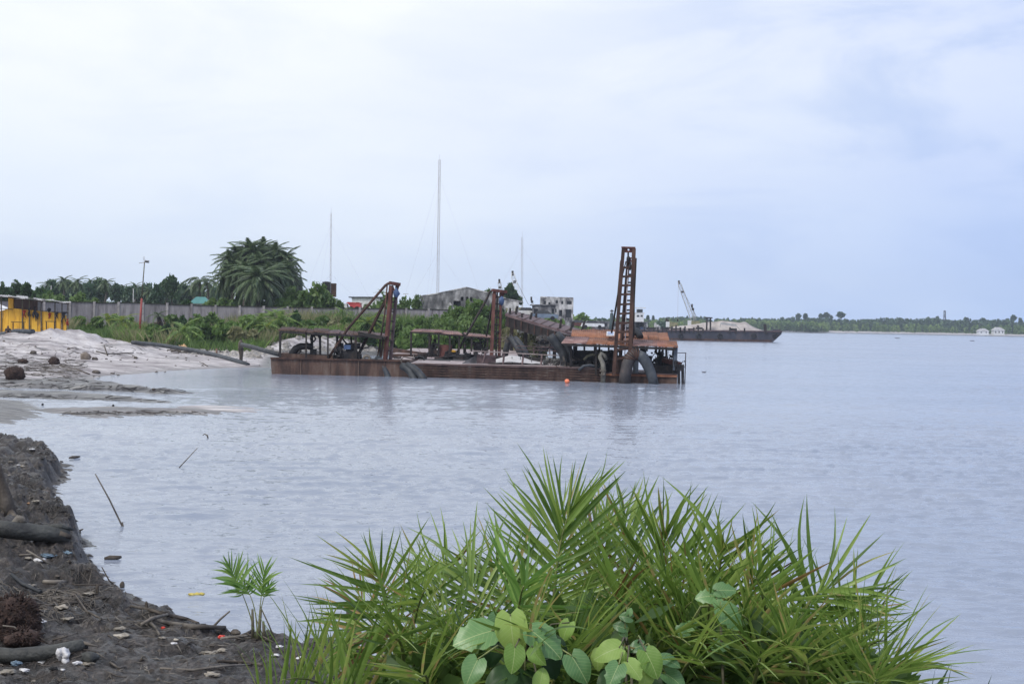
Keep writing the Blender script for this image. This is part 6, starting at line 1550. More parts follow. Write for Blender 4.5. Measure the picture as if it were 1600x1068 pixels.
for i, (px, yt, w, d, k) in enumerate(WB):
    m, nm = kinds[k]; same = [q[0] for q in WB if zone_of(q[0]) == zone_of(px) and q[4] == k]
    lab = '%s %s' % (nm, zone_of(px)) if len(same) == 1 else '%s %s, %s of %d' % (nm, zone_of(px), ORD[same.index(px)], len(same))
    tree(px, yt, w * 1.15, d, lab, m, 'w%d%d' % (k, i % 2), gW, n=760, size=.30, name='bush', cat='bush', frac=1.0, lumps=18, lump=.34)
# the big bush by the middle mast
gBig = 'big leafy bushes beside the middle mast'
for px, yt, w, d, m, lab in ((742, 466, 74, 146, fol_mid, 'largest leafy green bush, behind the middle red mast'), (712, 477, 50, 148, fol_mid, 'rounded bush on the left flank of the largest bush'), (772, 476, 44, 147, fol_dark, 'darker bush on the right flank of the largest bush'), (700, 494, 50, 144, fol_mid, 'low bright bush below the left flank of the largest bush'), (742, 492, 60, 142, fol_mid, 'low bush directly in front of the largest bush'), (782, 497, 36, 142, fol_mid, 'low bush between the middle mast and the dark ramp'), (686, 490, 34, 150, fol_mid, 'small bush at the far left of the big bushes'), (692, 510, 30, 142, fol_bright, 'yellow-green weed clump above the sagging pinkish roof')):
    tree(px, yt, w, d, lab, m, 'g1' if m is fol_mid else ('g2' if m is fol_dark else 'g3'), gBig, n=4600 if m is not fol_bright else 900, size=.28, name='bush', cat='bush', frac=1.0, lumps=26, lump=.30, ragged=.4)
for px, yt, w, d, lab in ((812, 505, 44, 136, 'dry straw-coloured bush under the dark ramp'), (838, 511, 34, 134, 'second dry bush, right of the first under the dark ramp'), (793, 510, 26, 137, 'small dry bush just right of the middle mast')):
    tree(px, yt, w, d, lab, fol_dry, 'h1', 'dry bushes under the ramp', n=900, size=.35, name='bush', cat='bush', frac=1.0)
# small palms on the waste ground
gS = 'small palms on the waste ground'
for px, py, d, L, nf, ms, lab in ((168, 504, 150, .85, 12, FRY, 'small yellow-green palm left of the floodlight pole'), (191, 508, 146, .95, 12, FRY, 'second small yellow-green palm, nearer the floodlight pole'), (287, 526, 127, 1.15, 11, [FRY[1]], 'upright green young palm leaning over the sand edge right of the dark stump'), (405, 508, 142, 1.1, 13, [FRY[1]], 'bushy young palm below the front palm of the clump'),
                                  (425, 500, 150, 1.1, 13, [FRY[1]], 'young palm left of the first canopy corner'), (440, 508, 142, 1.2, 13, [FRY[1]], 'young palm with wide fronds just behind the left canopy corner'), (575, 510, 146, 1.0, 12, FRY, 'young yellowish palm behind the long back stay of the left dredger'), (588, 500, 151, .9, 11, [FRY[1]], 'young palm between the two back stays of the left dredger'), (534, 493, 155, .8, 10, [FRY[1]], 'young palm above the left dredger roof'), (418, 516, 139, .8, 10, FRY, 'short young palm at the top of the rubble bank, left end')):
    palm(px, py, d, lab, nf, L, gS, ms, trunk=False, up=80, low=8, zg=W(px, py, d).z - .1, name='young_palm')
# blackened palm stump with dead skirt
b = GL(252, 531); sp = thing('palm_stump', b, 'blackened ragged palm stump with a dead brown skirt at the edge of the sand', 'stump')
t = W(248, 495, b.y)
mb = MB(); mb.tube([b - Vector((0, 0, .3)), b.lerp(t, .5) + Vector((.1, 0, 0)), t], [.42, .36, .16], 9); mb.build('trunk', M('charred', [(.3, (.010, .009, .008)), (.7, (.04, .032, .026))], 6, .9, 0, 1.0, 8, bdist=.1), sp)
mb = MB(); rr = random.Random(5)
for i in range(60):
    a = rr.uniform(0, 6.28); z = rr.uniform(.2, 1.9); p = b + Vector((math.cos(a) * .3, math.sin(a) * .3, z)); e = p + Vector((math.cos(a) * rr.uniform(.3, .9) - .2, math.sin(a) * .6, rr.uniform(-1.0, .2)))
    if e.z < b.z: e.z = b.z + .02
    mb.tube([p, p.lerp(e, .5) + Vector((0, 0, .15)), e], [.03, .025, .01], 3)
o = mb.build('dead_skirt', M('dead_frond', [(.3, (.035, .022, .015)), (.7, (.12, .07, .04))], 5, .9), sp); o['kind'] = 'stuff'
palm(247, 496, b.y, 'dark tuft of living fronds on top of the blackened stump', 8, .35, None, FR, trunk=False, zg=t.z - .1, name='frond_tuft', up=80, low=0)
tree(238, 514, 26, b.y - .5, 'brownish dead shrub left of the blackened stump', leaf_mat('foliage_brown', [(0, (.04, .03, .015)), (.5, (.09, .06, .03)), (1, (.14, .12, .05))]), 'br', None, n=700, size=.3, name='bush', cat='bush', frac=1.0)

# ---- rubble bank behind the dredgers
def rocks(n, fx, smin, smax, seed, mat, name, flat=.7):
    rs = np.random.RandomState(seed); x, y, z = fx(n, rs); n = len(x)
    base = np.array([[1, 0, -.2], [.4, .9, -.3], [-.6, .8, -.2], [-1, -.1, -.3], [-.5, -.9, -.2], [.5, -.85, -.3], [.35, .1, .75], [-.3, .25, .7], [-.15, -.4, .8]])
    fc = np.array([(0, 1, 6), (1, 7, 6), (1, 2, 7), (2, 3, 7), (3, 8, 7), (3, 4, 8), (4, 5, 8), (5, 6, 8), (5, 0, 6), (6, 7, 8)])
    V = base[None] + rs.uniform(-.22, .22, (n, 9, 3)); s = (smin + (smax - smin) * rs.rand(n) ** 2.2)
    a = rs.uniform(0, 6.28, n); c, sn = np.cos(a), np.sin(a)
    X = V[..., 0] * c[:, None] - V[..., 1] * sn[:, None]; Y = V[..., 0] * sn[:, None] + V[..., 1] * c[:, None]
    V = np.stack([X, Y, V[..., 2] * flat], -1) * s[:, None, None] + np.stack([x, y, z + s * .1], 1)[:, None]
    Q = (fc[None] + 9 * np.arange(n)[:, None, None]).reshape(-1, 3)
    return tag(link_mesh(name, np_mesh(name, V.reshape(-1, 3), Q, mat, False)), kind='stuff')
def bankzone(u0, u1, s0, s1):
    def f(n, rs):
        u = rs.uniform(u0, u1, n * 3); y = rs.uniform(115, 175, n * 3); x = u * y
        sd = sdist(LAND, x, y); k = (sd > s0) & (sd < s1); x, y = x[k][:n], y[k][:n]; return x, y, land_h(x, y)
    return f
rocks(1500, bankzone(-.185, .035, 2.0, 8.0), .10, .42, 3, rock_pale, 'rubble')
rocks(600, bankzone(-.16, .03, .2, 3.5), .08, .28, 4, M('rubble_dark', [(.3, (.05, .048, .05)), (.7, (.15, .145, .14))], 2, .8, hue=.3), 'dark_rubble')
rocks(500, bankzone(-.235, -.185, 3.0, 12.0), .06, .30, 5, rock_pale, 'shore_litter')
# dark debris heap near the ramp foot
mb = MB(); rr = random.Random(8)
for i in range(90):
    c = W(rr.uniform(842, 876), rr.uniform(527, 545), 112 + rr.uniform(-2, 3)); 
    if rr.random() < .6: mb.blob(c, (rr.uniform(.15, .45), rr.uniform(.15, .4), rr.uniform(.1, .3)), 1, i, .3, True)
    else: mb.tube([c, c + Vector((rr.uniform(-1, 1), rr.uniform(-.5, .5), rr.uniform(-.4, .4)))], .05, 5)
o = mb.build('debris_heap', dark_metal); o['kind'] = 'stuff'

# ---- far bank behind the cargo barge, mid distance trees
for px, yt, w, d, lab, m in ((908, 487, 40, 330, 'round bright tree on the far bank right of the two-storey ruin', fol_bright), (936, 496, 26, 520, 'low green tree left of the dark beacon tower', fol_far), (890, 499, 22, 320, 'low bush in front of the two-storey ruin', fol_mid), (1035, 501, 22, 500, 'low tree on the bank behind the excavator', fol_far), (862, 489, 22, 225, 'grey-green shrub growing out of the low ruin', fol_mid), (876, 497, 18, 224, 'small shrub at the foot of the two-storey ruin', fol_mid), (910, 503, 30, 300, 'scrubby bush above the left end of the orange roof', fol_mid),):
    tree(px, yt, w, d, lab, m, 'k1' if m is fol_far else 'k2', 'trees across the bend', n=420, size=.9, frac=.95, zb=1.2, name='tree' if yt < 498 else 'bush', cat='tree' if yt < 498 else 'bush')
gZ = 'tall trees standing above the far forest'
FXS = [1222, 1232, 1247, 1258, 1284, 1292, 1299, 1313, 1360, 1408, 1452, 1465, 1480, 1510, 1535, 1583, 1594, 1012, 1021, 1165, 1120]
ORDF = ['first', 'second', 'third', 'fourth', 'fifth', 'sixth', 'seventh', 'eighth', 'ninth', 'tenth', 'eleventh', 'twelfth', 'thirteenth', 'fourteenth', 'fifteenth', 'sixteenth', 'seventeenth', 'eighteenth', 'nineteenth', 'twentieth', 'twenty-first']
for jz, (px, yt, w, d) in enumerate(((1222, 492, 10, 1050), (1232, 493, 8, 1060), (1247, 489, 10, 1050), (1258, 489, 14, 1045), (1284, 487.5, 14, 1040), (1292, 487.5, 12, 1045), (1299, 490, 9, 1050), (1313, 486.5, 17, 1035), (1360, 496, 10, 1040), (1408, 493.5, 10, 1040), (1452, 493, 14, 1045), (1465, 491, 12, 1040), (1480, 496, 12, 1040), (1510, 492.5, 14, 1045), (1535, 493.5, 12, 1040), (1583, 491.5, 11, 1035), (1594, 493.5, 12, 1045), (1012, 489, 10, 800), (1021, 489.5, 8, 830), (1165, 494, 9, 1000), (1120, 494, 8, 960))):
    yt += 1.5 if 1240 < px < 1320 or px in (1452, 1583) else 4
    tree(px, yt, w * .8, d, ('leftmost' if False else ORDF[sorted(range(21), key=lambda q: FXS[q]).index(jz)]) + ' from the left of the tall trees above the far forest', fol_far, 'z%d' % (px % 3), gZ, n=240, size=1.1, frac=.34, zb=1.2, lumps=9, lump=.30, ragged=.7)
tT = thing('radio_mast', P3(1476, 1060, 2), 'short dark lattice mast among the far trees on the right shore', 'mast')
mb = MB(); lattice(mb, P3(1476, 1060, 2), W(1476, 485, 1060), 1.6, 1.0, 8, .16); mb.build('lattice_shaft', dark_metal, tT)
# forest mass
def forest(name, n, u0, u1, d0, d1, hfun, seed, per=34, ls=1.3, mat=fol_far, cone=.6):
    rs = np.random.RandomState(seed); u = rs.uniform(u0, u1, n); y = rs.uniform(d0, d1, n) + 0 * u; x = u * y
    k = land_h(x, y) > .55; x, y, u = x[k], y[k], u[k]; n = len(x)
    h = hfun(u, y, rs); z = land_h(x, y)
    cr = h * rs.uniform(.22, .40, n)
    t = rs.rand(n, per); a = rs.uniform(0, 6.28, (n, per)); isc = (rs.rand(n) < cone)[:, None]
    rad = np.where(isc, (1 - t * .9), np.sqrt(np.clip(1 - (2 * t - 1) ** 2, 0, 1))) * rs.uniform(.6, 1.05, (n, per))
    px_ = x[:, None] + np.cos(a) * rad * cr[:, None]; py_ = y[:, None] + np.sin(a) * rad * cr[:, None]; pz = z[:, None] + h[:, None] * (.12 + .88 * t)
    P = np.stack([px_, py_, pz], -1).reshape(-1, 3)
    V, Q = leaf_cloud(P, ls * rs.uniform(.6, 1.3, len(P)), seed)
    var = np.clip(rs.rand(n)[:, None] * .7 + .3 * rs.rand(n, per) + .15 * t - .05, 0, 1).ravel()
    return tag(link_mesh(name, np_mesh(name, V, Q, mat, False, attrs={'var': var})), kind='stuff')
def hf(u, y, rs):
    px = 800 + u * F; yt = np.interp(px, [900, 1000, 1030, 1100, 1200, 1300, 1400, 1480, 1600, 1800], [500, 497, 496, 496, 497, 499, 500, 500, 501, 505]) + 4.5 * (fbm(px * .035, px * 0, 3, 7) - .5) * 2
    top = H - (yt - (502 + .01885 * (px - 800))) / F * y
    return np.maximum((top - 1.5) * rs.uniform(.62, 1.08, len(u)), 3)
forest('forest', 1700, .06, .50, 965, 1090, hf, 5, per=60, ls=1.1)
def hf2(u, y, rs): return rs.uniform(3.0, 6.0, len(u))
forest('riverside_thicket', 420, .10, .50, 935, 968, hf2, 6, per=26, ls=1.1, mat=fol_mid)
def hf3(u, y, rs): return rs.uniform(3.0, 6.5, len(u))
forest('mangrove', 260, .165, .222, 895, 940, hf3, 8, per=40, ls=1.2, mat=fol_mid, cone=.1)
forest('far_bank_scrub', 300, .04, .17, 480, 900, lambda u, y, rs: rs.uniform(2, 6, len(u)) * y / 900, 9, per=26, ls=.9, mat=fol_mid)
# ================================================================== BEACH THINGS
def pipe_on(pts, r, m, name, label, cat='pipe', group=None, seg=10):
    return tag(MB().tube(pts, r, seg).build(name, m), label, cat, group)
def gl(px, py, up=0.0):
    p = GL(px, py); return p + Vector((0, 0, up))
pipe_on([gl(207, 537, .12), gl(240, 542, .2), gl(290, 549, .2), gl(330, 556, .16), gl(372, 567, .1), gl(388, 571, -.02)], [.18] * 6, pipe_grey, 'dredge_pipe', 'long grey pipe running down the sand into the water past the buff bundle', group='pipes on the beach')
pipe_on([gl(245, 535, .2), gl(279, 543, .25)], .24, pipe_black, 'dredge_pipe', 'short dark pipe length lying behind the long grey pipe', group='pipes on the beach')
pipe_on([P3(-8, 120, 0) + Vector((0, 0, LZ(XX(-8, 120, 2), 120) + .2)), P3(24, 118.5, 0) + Vector((0, 0, LZ(XX(24, 118.5, 2), 118.5) + .2)), P3(51, 116.5, 0) + Vector((0, 0, LZ(XX(51, 116.5, 2), 116.5) + .15))], .22, pipe_grey, 'dredge_pipe', 'grey-blue pipe on the sand in front of the yellow shack', group='pipes on the beach')
pipe_on([W(378, 538, 101), W(395, 542, 98), W(415, 548, 95), W(437, 553.5, 91.5)], .15, pipe_black, 'dredge_pipe', 'dark pipe from the weathered post to the left dredger', group='pipes on the beach')
c = gl(287, 548, .2); mb = MB(); mb.blob(c, (.32, .3, .34), 2, 4, .25)
for i in range(14): mb.tube([c, c + Vector((rnd.uniform(-.5, .6), rnd.uniform(-.4, .1), rnd.uniform(-.3, .35)))], .04, 5)
tag(mb.build('rope_bundle', M('buff_rope', [(.3, (.22, .11, .05)), (.55, (.5, .32, .16)), (.75, (.6, .45, .3))], 5, .8)), 'buff and orange rope bundle tied round the long beach pipe', 'rope')
# posts
b = G(376, 569); T = thing('mooring_post', (b.x, b.y, 0), 'dark weathered mooring post with bulges at the water edge, left of the dredgers', 'post')
MB().tube([W(376, 572, b.y), W(377, 556, b.y), W(376.5, 548, b.y), W(376, 536, b.y), W(377, 531, b.y)], [.14, .13, .20, .18, .10], 9).build('shaft', bark, T)
MB().ring(W(376.5, 545, b.y), .19, .05, (0, 0, 1)).build('rope_ring', dark_metal, T)
b = GL(339, 557); tag(MB().tube([b - Vector((0, 0, .2)), W(338.5, 544, b.y)], .08, 7).build('short_post', M('rusty_pipe_post', [(.3, (.10, .05, .03)), (.7, (.2, .12, .08))], 5)), 'short thin rusty post on the sand right of the buff rope bundle', 'post')
# root balls, boulders, driftwood on the sand
def rootball(px, py, w, h, label, lift=0, hairs=40, gf=gl, m=root_mat, cat='root ball', d=None):
    b = gf(px, py); s = F / b.y; w, h = w / s, h / s
    mb = MB(); mb.blob(b + Vector((0, 0, h * .36)), (w / 2, w / 2 * .8, h * .60), 3, int(px), .15)
    o = thing('root_ball', b, label, cat, 'dark root balls'); core = mb.build('root_mass', m, o)
    mb = MB(); r = random.Random(int(px + py))
    for i in range(hairs):
        a, e = r.uniform(0, 6.28), r.uniform(-.2, 1.4); dv = Vector((math.cos(a) * math.cos(e), math.sin(a) * math.cos(e) * .8, math.sin(e)))
        p = b + Vector((dv.x * w * .46, dv.y * w * .46, h * .42 + dv.z * h * .5)); q = p + dv * w * r.uniform(.05, .2) + Vector((r.uniform(-.06, .06) * w, 0, -.05 * w))
        mb.tube([p, p.lerp(q, .5) + Vector((r.uniform(-.02, .02) * w,) * 3), q], w * .010 + .003, 3)
    x = mb.build('root_hair', m, o)
    if x: x['kind'] = 'stuff'
    return o
rootball(22, 592, 30, 20, 'large black root ball on the sand at the head of the first mud spit')
rootball(84, 569.5, 18, 12, 'medium dark root ball on the pale sand, up the beach')
rootball(36, 567, 16, 7, 'low flattened dark root clump left of the medium root ball')
def boulder(px, py, w, h, label, m=rock_pale, gf=gl, cat='rock', name='boulder', flat=False):
    b = gf(px, py); s = F / b.y; w, h = w / s, h / s; mb = MB()
    mb.blob(b + Vector((0, 0, h * .3)), (w / 2, w * .4, h * .62), 2, int(px), .18, flat); return tag(mb.build(name, m), label, cat)
boulder(134, 561.5, 18, 12, 'pale brown lump of stone on the sand, largest there', M('brown_stone', [(.3, (.10, .08, .065)), (.7, (.24, .20, .17))], 3, .9))
boulder(148, 562.5, 9, 5, 'small dark slab lying against the pale brown stone', bark)
boulder(212, 560.5, 6, 4, 'small lone dark stone on the sand right of the brown stone', bark)
boulder(52, 552, 10, 5, 'small dark clod upslope of the medium root ball', bark)
boulder(150, 583.5, 14, 5, 'dark wood block at the water edge of the sand tongue', bark, name='wood_block', cat='driftwood')
boulder(176, 584, 7, 2.5, 'small dark chip at the water edge right of the wood block', bark, name='wood_block', cat='driftwood')
boulder(66.5, 632.5, 4, 3, 'left of two small black lumps in the shallows between the spits', tyre_mat)
boulder(177, 634.5, 4, 3, 'right of two small black lumps in the shallows between the spits', tyre_mat)
boulder(240, 612, 7, 3, 'dark clump at the tip of the greenish mud spit', bark)
boulder(222, 529, 8, 5, 'dark stone at the foot of the floodlight pole', bark)
def stick(pts, r, label, m=driftwood, name='stick', cat='stick', group=None, gf=gl, ups=None, seg=7):
    P_ = [gf(a, b) + Vector((0, 0, (ups[i] if ups else r * .8 if not isinstance(r, list) else .02))) for i, (a, b) in enumerate(pts)]
    return tag(MB().tube(P_, r, seg).build(name, m), label, cat, group)
stick([(150, 551), (166, 553.5), (182, 553), (209, 552)], [.05, .06, .05, .03], 'long thin dark branch lying on the sand right of the brown stone', bark)
stick([(163, 548.5), (168, 556)], .05, 'short forked stub standing off the long thin branch', bark, ups=[.35, .05])
stick([(96, 573), (120, 578), (140, 585)], [.05, .06, .04], 'dark branch running down the sand tongue below the medium root ball', bark)
stick([(312, 566), (318, 569), (325, 573)], [.03, .04, .03], 'thin crooked twig on the sand near the pipe end', bark)
# driftline litter on beach: uncountable twigs
def litter(n, zone, gf, seed, lmin, lmax, rmin, rmax, name, m, curl=.2):
    rs = random.Random(seed); mb = MB()
    for i in range(n):
        px, py = zone(rs); p = gf(px, py)
        a = rs.uniform(0, 6.28); l = rs.uniform(lmin, lmax); dv = Vector((math.cos(a), math.sin(a), 0)) * l / 2; r0 = rs.uniform(rmin, rmax)
        q = [p - dv, p + Vector((dv.y, -dv.x, 0)) * rs.uniform(-curl, curl), p + dv]
        hf_ = bank_h if gf is GB else land_h
        hh = hf_(np.array([v.x for v in q]), np.array([v.y for v in q]))
        if min(hh) < -.02: continue
        q = [Vector((v.x, v.y, float(h_) + r0 * rs.uniform(.4, 2.5))) for v, h_ in zip(q, hh)]
        mb.tube(q, [r0, r0, r0 * .5], 4)
    o = mb.build(name, m)
    if o: tag(o, kind='stuff')
    return o
litter(160, lambda r: (r.uniform(0, 130) , 572 + r.gauss(0, 7)), GL, 1, .3, 1.2, .008, .022, 'driftline_twigs', bark)
litter(90, lambda r: (r.uniform(0, 230), 552 + r.gauss(0, 6)), GL, 2, .2, .8, .008, .02, 'beach_twigs', bark)
litter(70, lambda r: (r.uniform(60, 330), 603 + r.gauss(0, 10)), GL, 3, .2, .9, .008, .02, 'spit_twigs', dark_metal)
litter(120, lambda r: (lambda x: (x, (604.5 + (x - 60) * .035 if r.random() < .5 else 619 + x * .035) + r.gauss(0, 1.6)))(r.betavariate(1, 1.2) * 280), GL, 6, .2, .9, .005, .014, 'spit_edge_debris', dark_metal)
litter(90, lambda r: (lambda x: (x, 646 + r.gauss(0, 1.2)))(r.uniform(90, 330)), GL, 7, .1, .5, .005, .012, 'sandbar_debris', bark)
litter(130, lambda r: (r.uniform(0, 120), 580 + r.gauss(0, 8)), GL, 4, .3, 1.2, .008, .018, 'pale_driftline_reeds', driftwood)
litter(60, lambda r: (r.uniform(270, 345), r.uniform(540, 552)), GL, 5, .3, 1.2, .03, .06, 'scrap_litter', bark)
rocks(260, lambda n, rs: (lambda x, y: (x, y, land_h(x, y)))(rs.uniform(-42, -18, n), rs.uniform(78, 128, n)), .04, .14, 15, bark, 'beach_clods')
for px, py, h, lab in ((2, 604, 9, 'thin leaning reed beside the large black root ball'),):
    pass

# ================================================================== RIVER SURFACE BITS NEAR THE BANK
b = G(190.5, 820); t = W(149, 740, b.y); dirv = (t - b).normalized()
tag(MB().tube([b - dirv * .4, b, b.lerp(t, .5) + Vector((.01, 0, .01)), t], [.016, .016, .014, .010], 7).build('leaning_pole', driftwood), 'long pale pole leaning left out of the water', 'pole')
tag(MB().tube([b - dirv * .05 + Vector((.03, -.05, -.05)), b + Vector((.02, -.05, .06))], .012, 5).build('pole_stub', driftwood), 'tiny stub sticking up at the foot of the long leaning pole', 'stick')
b = G(282, 728); t = W(308.5, 699.5, b.y); tag(MB().tube([b - (t - b) * .3, b, t], [.015, .015, .010], 6).build('leaning_reed', driftwood), 'short thin reed leaning right out of the water', 'reed')
b = G(325, 683); tag(MB().tube([W(325.5, 686, b.y), W(324, 680, b.y), W(320, 677.5, b.y), W(316.5, 680, b.y)], [.02, .025, .02, .01], 6).build('hooked_reed', driftwood), 'small hooked reed tip above the water, farthest of the leaning stalks', 'reed')
def floatlog(px0, px1, py, r, label, m=bark):
    a, b = G(px0, py), G(px1, py - 1); mb = MB(); mid = a.lerp(b, .5)
    mb.tube([a + Vector((0, 0, .0)), a.lerp(b, .3) + Vector((0, 0, .015)), a.lerp(b, .7) + Vector((0, 0, .01)), b + Vector((0, 0, .02))], [r * .6, r, r, r * .5], 8); tag(mb.build('floating_log', m), label, 'driftwood')
floatlog(163, 190, 872.5, .035, 'short dark piece of driftwood floating beside the bank')
floatlog(108, 125, 715, .035, 'small dark driftwood piece floating beyond the bank hump')
c = G(307, 929.5); mb = MB()
for i in range(3): mb.blob(c + Vector(((i - 1) * .05, .02 * i, .01)), (.055, .035, .022), 2, i + 3, .25)
tag(mb.build('yellow_leaf', yellow_leaf), 'yellow leaf clump floating left of the palm seedling', 'leaf')
for k, (px, py, h) in enumerate(((126, 832, 6),)):
    b = G(px, py); tag(MB().tube([b - Vector((0, 0, .05)), W(px - 2, py - h * .6, b.y), W(px + 4, py - h, b.y)], [.02, .025, .01], 5).build('snag', bark), 'tiny dark snag poking out of the water by the end of the big log', 'snag')

# ================================================================== MUD BANK THINGS
def lg(pts, up, d=None):
    return [GB(a, b) + Vector((0, 0, up)) for a, b in pts]
# big log pointing at the river
P_ = [GB(-30, 838), GB(20, 838), GB(60, 842), GB(98, 848)]; zz = max(p.z for p in P_) 
D0 = P_[2].y
P_ = [W(-30, 822, D0 - .3), W(20, 828, D0 - .15), W(60, 832, D0), W(95, 836, D0 + .1), W(108, 837, D0 + .15)]
T = thing('fallen_log', (P_[2].x, P_[2].y, P_[2].z - .15), 'thick dark wet log lying across the mud bank with its split end over the water', 'log')
MB().tube(P_[:4] + [P_[4]], [.11, .118, .115, .11, .085], 14).build('log_body', log_mat, T)
MB().tube([P_[3] + Vector((-.28, -.02, .12)), P_[3] + Vector((0, 0, .125)), P_[4] + Vector((.06, 0, .09))], [.02, .045, .015], 6).build('split_bark', log_mat, T)
MB().tube([P_[3] + Vector((0, -.06, .03)), P_[4] + Vector((.05, -.06, .0))], [.06, .03], 6).build('split_end', bark, T)
MB().tube([W(14, 828, D0 - .05), W(22, 818, D0 - .05), W(30, 809, D0 - .05), W(34, 810, D0 - .05), W(42, 821, D0 - .02)], [.03, .05, .055, .05, .02], 8).build('broken_branch', driftwood, T)
# stump at the left edge
b = GB(10, 800); T = thing('tree_stump', b, 'tall broken dark trunk stub at the left edge above the big log', 'stump')
D1 = b.y
MB().tube([W(14, 806, D1), W(9, 780, D1), W(2, 757, D1), W(-4, 738, D1), W(-9, 716, D1)], [.12, .10, .085, .08, .07], 10).build('trunk', bark, T)
for q in ((14, 806, 28, 812), (14, 806, 22, 818), (8, 806, -6, 812)): MB().tube([W(q[0], q[1] - 8, D1), W(q[2], q[3], D1 - .25)], [.07, .03], 7).build('root', bark, T)
# second log, front left, with white plastic bag
Dq = GB(70, 1034).y
P_ = [W(-30, 1022, Dq), W(20, 1024, Dq), W(80, 1024, Dq + .05), W(128, 1021, Dq + .12), W(136, 1015, Dq + .15)]
for p in P_: p.z = max(p.z, BZ(p.x, p.y) + .05)
T = thing('fallen_log', P_[2] - Vector((0, 0, .1)), 'dark log along the bottom left with a white plastic bag caught on it', 'log')
MB().tube(P_, [.072, .07, .068, .062, .03], 12).build('log_body', log_mat, T)
MB().tube([P_[3] + Vector((-.02, 0, .03)), W(152, 1009, Dq + .1)], [.025, .006], 6).build('broken_twig', driftwood, T)
boulder(140, 1031, 26, 15, 'black rounded wood chunk at the end of the front log', log_mat, GB, 'driftwood', 'wood_chunk')
def bag(px, py, w, h, label, m, seed=1, cat='plastic bag', name='plastic_bag', amp=.3):
    b = GB(px, py); s = F / b.y; w, h = w / s, h / s; mb = MB()
    mb.blob(b + Vector((0, 0, h * .22)), (w / 2, w * .38, h * .36), 3, seed, amp)
    r = random.Random(seed)
    o = mb.build(name, m); me = o.data
    for v in me.vertices:
        v.co += Vector((r.uniform(-1, 1), r.uniform(-1, 1), r.uniform(-1, 1))) * w * .05
    return tag(o, label, cat)
c = W(100, 1022, Dq - .04); mb = MB(); mb.blob(c, (.058, .075, .055), 3, 7, .3); mb.blob(c + Vector((.03, -.03, -.05)), (.03, .04, .045), 2, 8, .35); mb.blob(c + Vector((-.03, -.02, .02)), (.04, .05, .045), 2, 9, .35)
tag(mb.build('plastic_bag', plastic_white), 'white plastic bag draped over the front log', 'plastic bag')
bag(62, 975, 16, 10, 'crumpled pale plastic scrap right of the hairy root ball', plastic_white, 3, cat='litter')
rootball(22, 990, 74, 62, 'big hairy brown root ball at the lower left edge', gf=GB, hairs=260)
rootball(35, 1008, 60, 22, 'low fibrous root clump under the big hairy root ball', gf=GB, hairs=160)
gl_ = 'litter scattered on the mud bank'
for i, (px, py, w, h, m, lab) in enumerate(((62, 877, 18, 9, plastic_white, 'torn white plastic sheet on the mud below the big log'), (75, 869, 22, 9, plastic_blue, 'blue-grey plastic scrap just under the big log'), (105, 868, 16, 9, plastic_blue, 'dark translucent plastic bag right of the blue scrap'), (44, 876, 12, 6, plastic_beige, 'beige flat scrap left of the torn white sheet'),
        (43, 918, 26, 9, plastic_beige, 'pale bottle-like litter with a reddish end among the reeds'), (3, 936, 9, 6, plastic_white, 'white scrap at the left edge above the hairy root ball'), (97, 953, 20, 10, plastic_beige, 'cream crumpled scrap in the middle of the reed litter'), (104, 968, 20, 5, plastic_beige, 'flat pale board scrap below the cream one'),
        (189, 996, 24, 11, plastic_beige, 'dull crumpled bag on the mud near the centre'), (187, 984, 18, 7, plastic_beige, 'pinkish-grey rag above the dull crumpled bag'), (120, 1038, 14, 9, plastic_white, 'small white-and-blue wrapper below the black wood chunk'), (138, 1039, 18, 6, plastic_beige, 'yellowish flattened packet right of the white wrapper'), (98, 1047, 7, 5, plastic_white, 'tiny white cap-like litter below the front log'),
        (67, 1036, 18, 6, plastic_white, 'white crushed cup below the left part of the front log'), (25, 1042, 16, 12, plastic_blue, 'grey-violet crumpled bag at the bottom left corner'), (12, 1052, 24, 12, plastic_beige, 'yellowish bamboo piece at the bottom left corner'), (38, 1050, 14, 9, plastic_white, 'pale torn plastic beside the bamboo piece'), (83, 1046, 14, 10, tyre_mat, 'black tin-like lump below the front log'),
        (275, 1001, 9, 5, plastic_beige, 'pale shell-like scrap left of the long bare branch end'), (254, 997, 10, 5, plastic_beige, 'beige scrap under the long bare branch'), (272, 1006, 10, 5, plastic_white, 'white tapered shell on the mud below the beige scrap'), (328, 1021, 26, 7, plastic_beige, 'curled pale bark piece on the mud'), (347, 1018, 16, 9, plastic_beige, 'brown dead leaf right of the curled bark'), (331, 1055, 26, 8, plastic_beige, 'dull sack scrap at the bottom of the bank'),
        (437, 1012, 10, 7, plastic_white, 'white cube-like scrap right of the palm seedling'), (430, 1024, 14, 5, plastic_white, 'flat white wrapper near the grassy fronds'), (468, 1030, 12, 7, plastic_white, 'white scrap between the grassy fronds'), (17, 722, 7, 4, plastic_beige, 'beige scrap high on the bank hump'), (35, 730, 8, 6, plastic_beige, 'pale torn scrap on the hump slope'), (29, 728, 5, 3, plastic_white, 'small white scrap left of the pale torn one'),
        (44, 788, 6, 5, M('orange_scrap', [(.3, (.4, .22, .12)), (.7, (.55, .35, .2))], 4), 'small orange-beige scrap above the big log'), (57, 786, 12, 4, plastic_beige, 'pale curved scrap right of the orange one'), (14, 744, 6, 4, plastic_beige, 'pale scrap on the hump below the reeds'), (50, 703, 9, 3, plastic_white, 'white sliver near the crest of the bank hump'))):
    o = bag(px, py, w, h * .8, lab, m, i + 2, 'litter', 'litter_scrap'); o['group'] = gl_
o = bag(346, 996, 11, 8, 'bright red plastic scrap near the end of the long bare branch', plastic_red, 9, 'litter', 'litter_scrap'); o['group'] = gl_
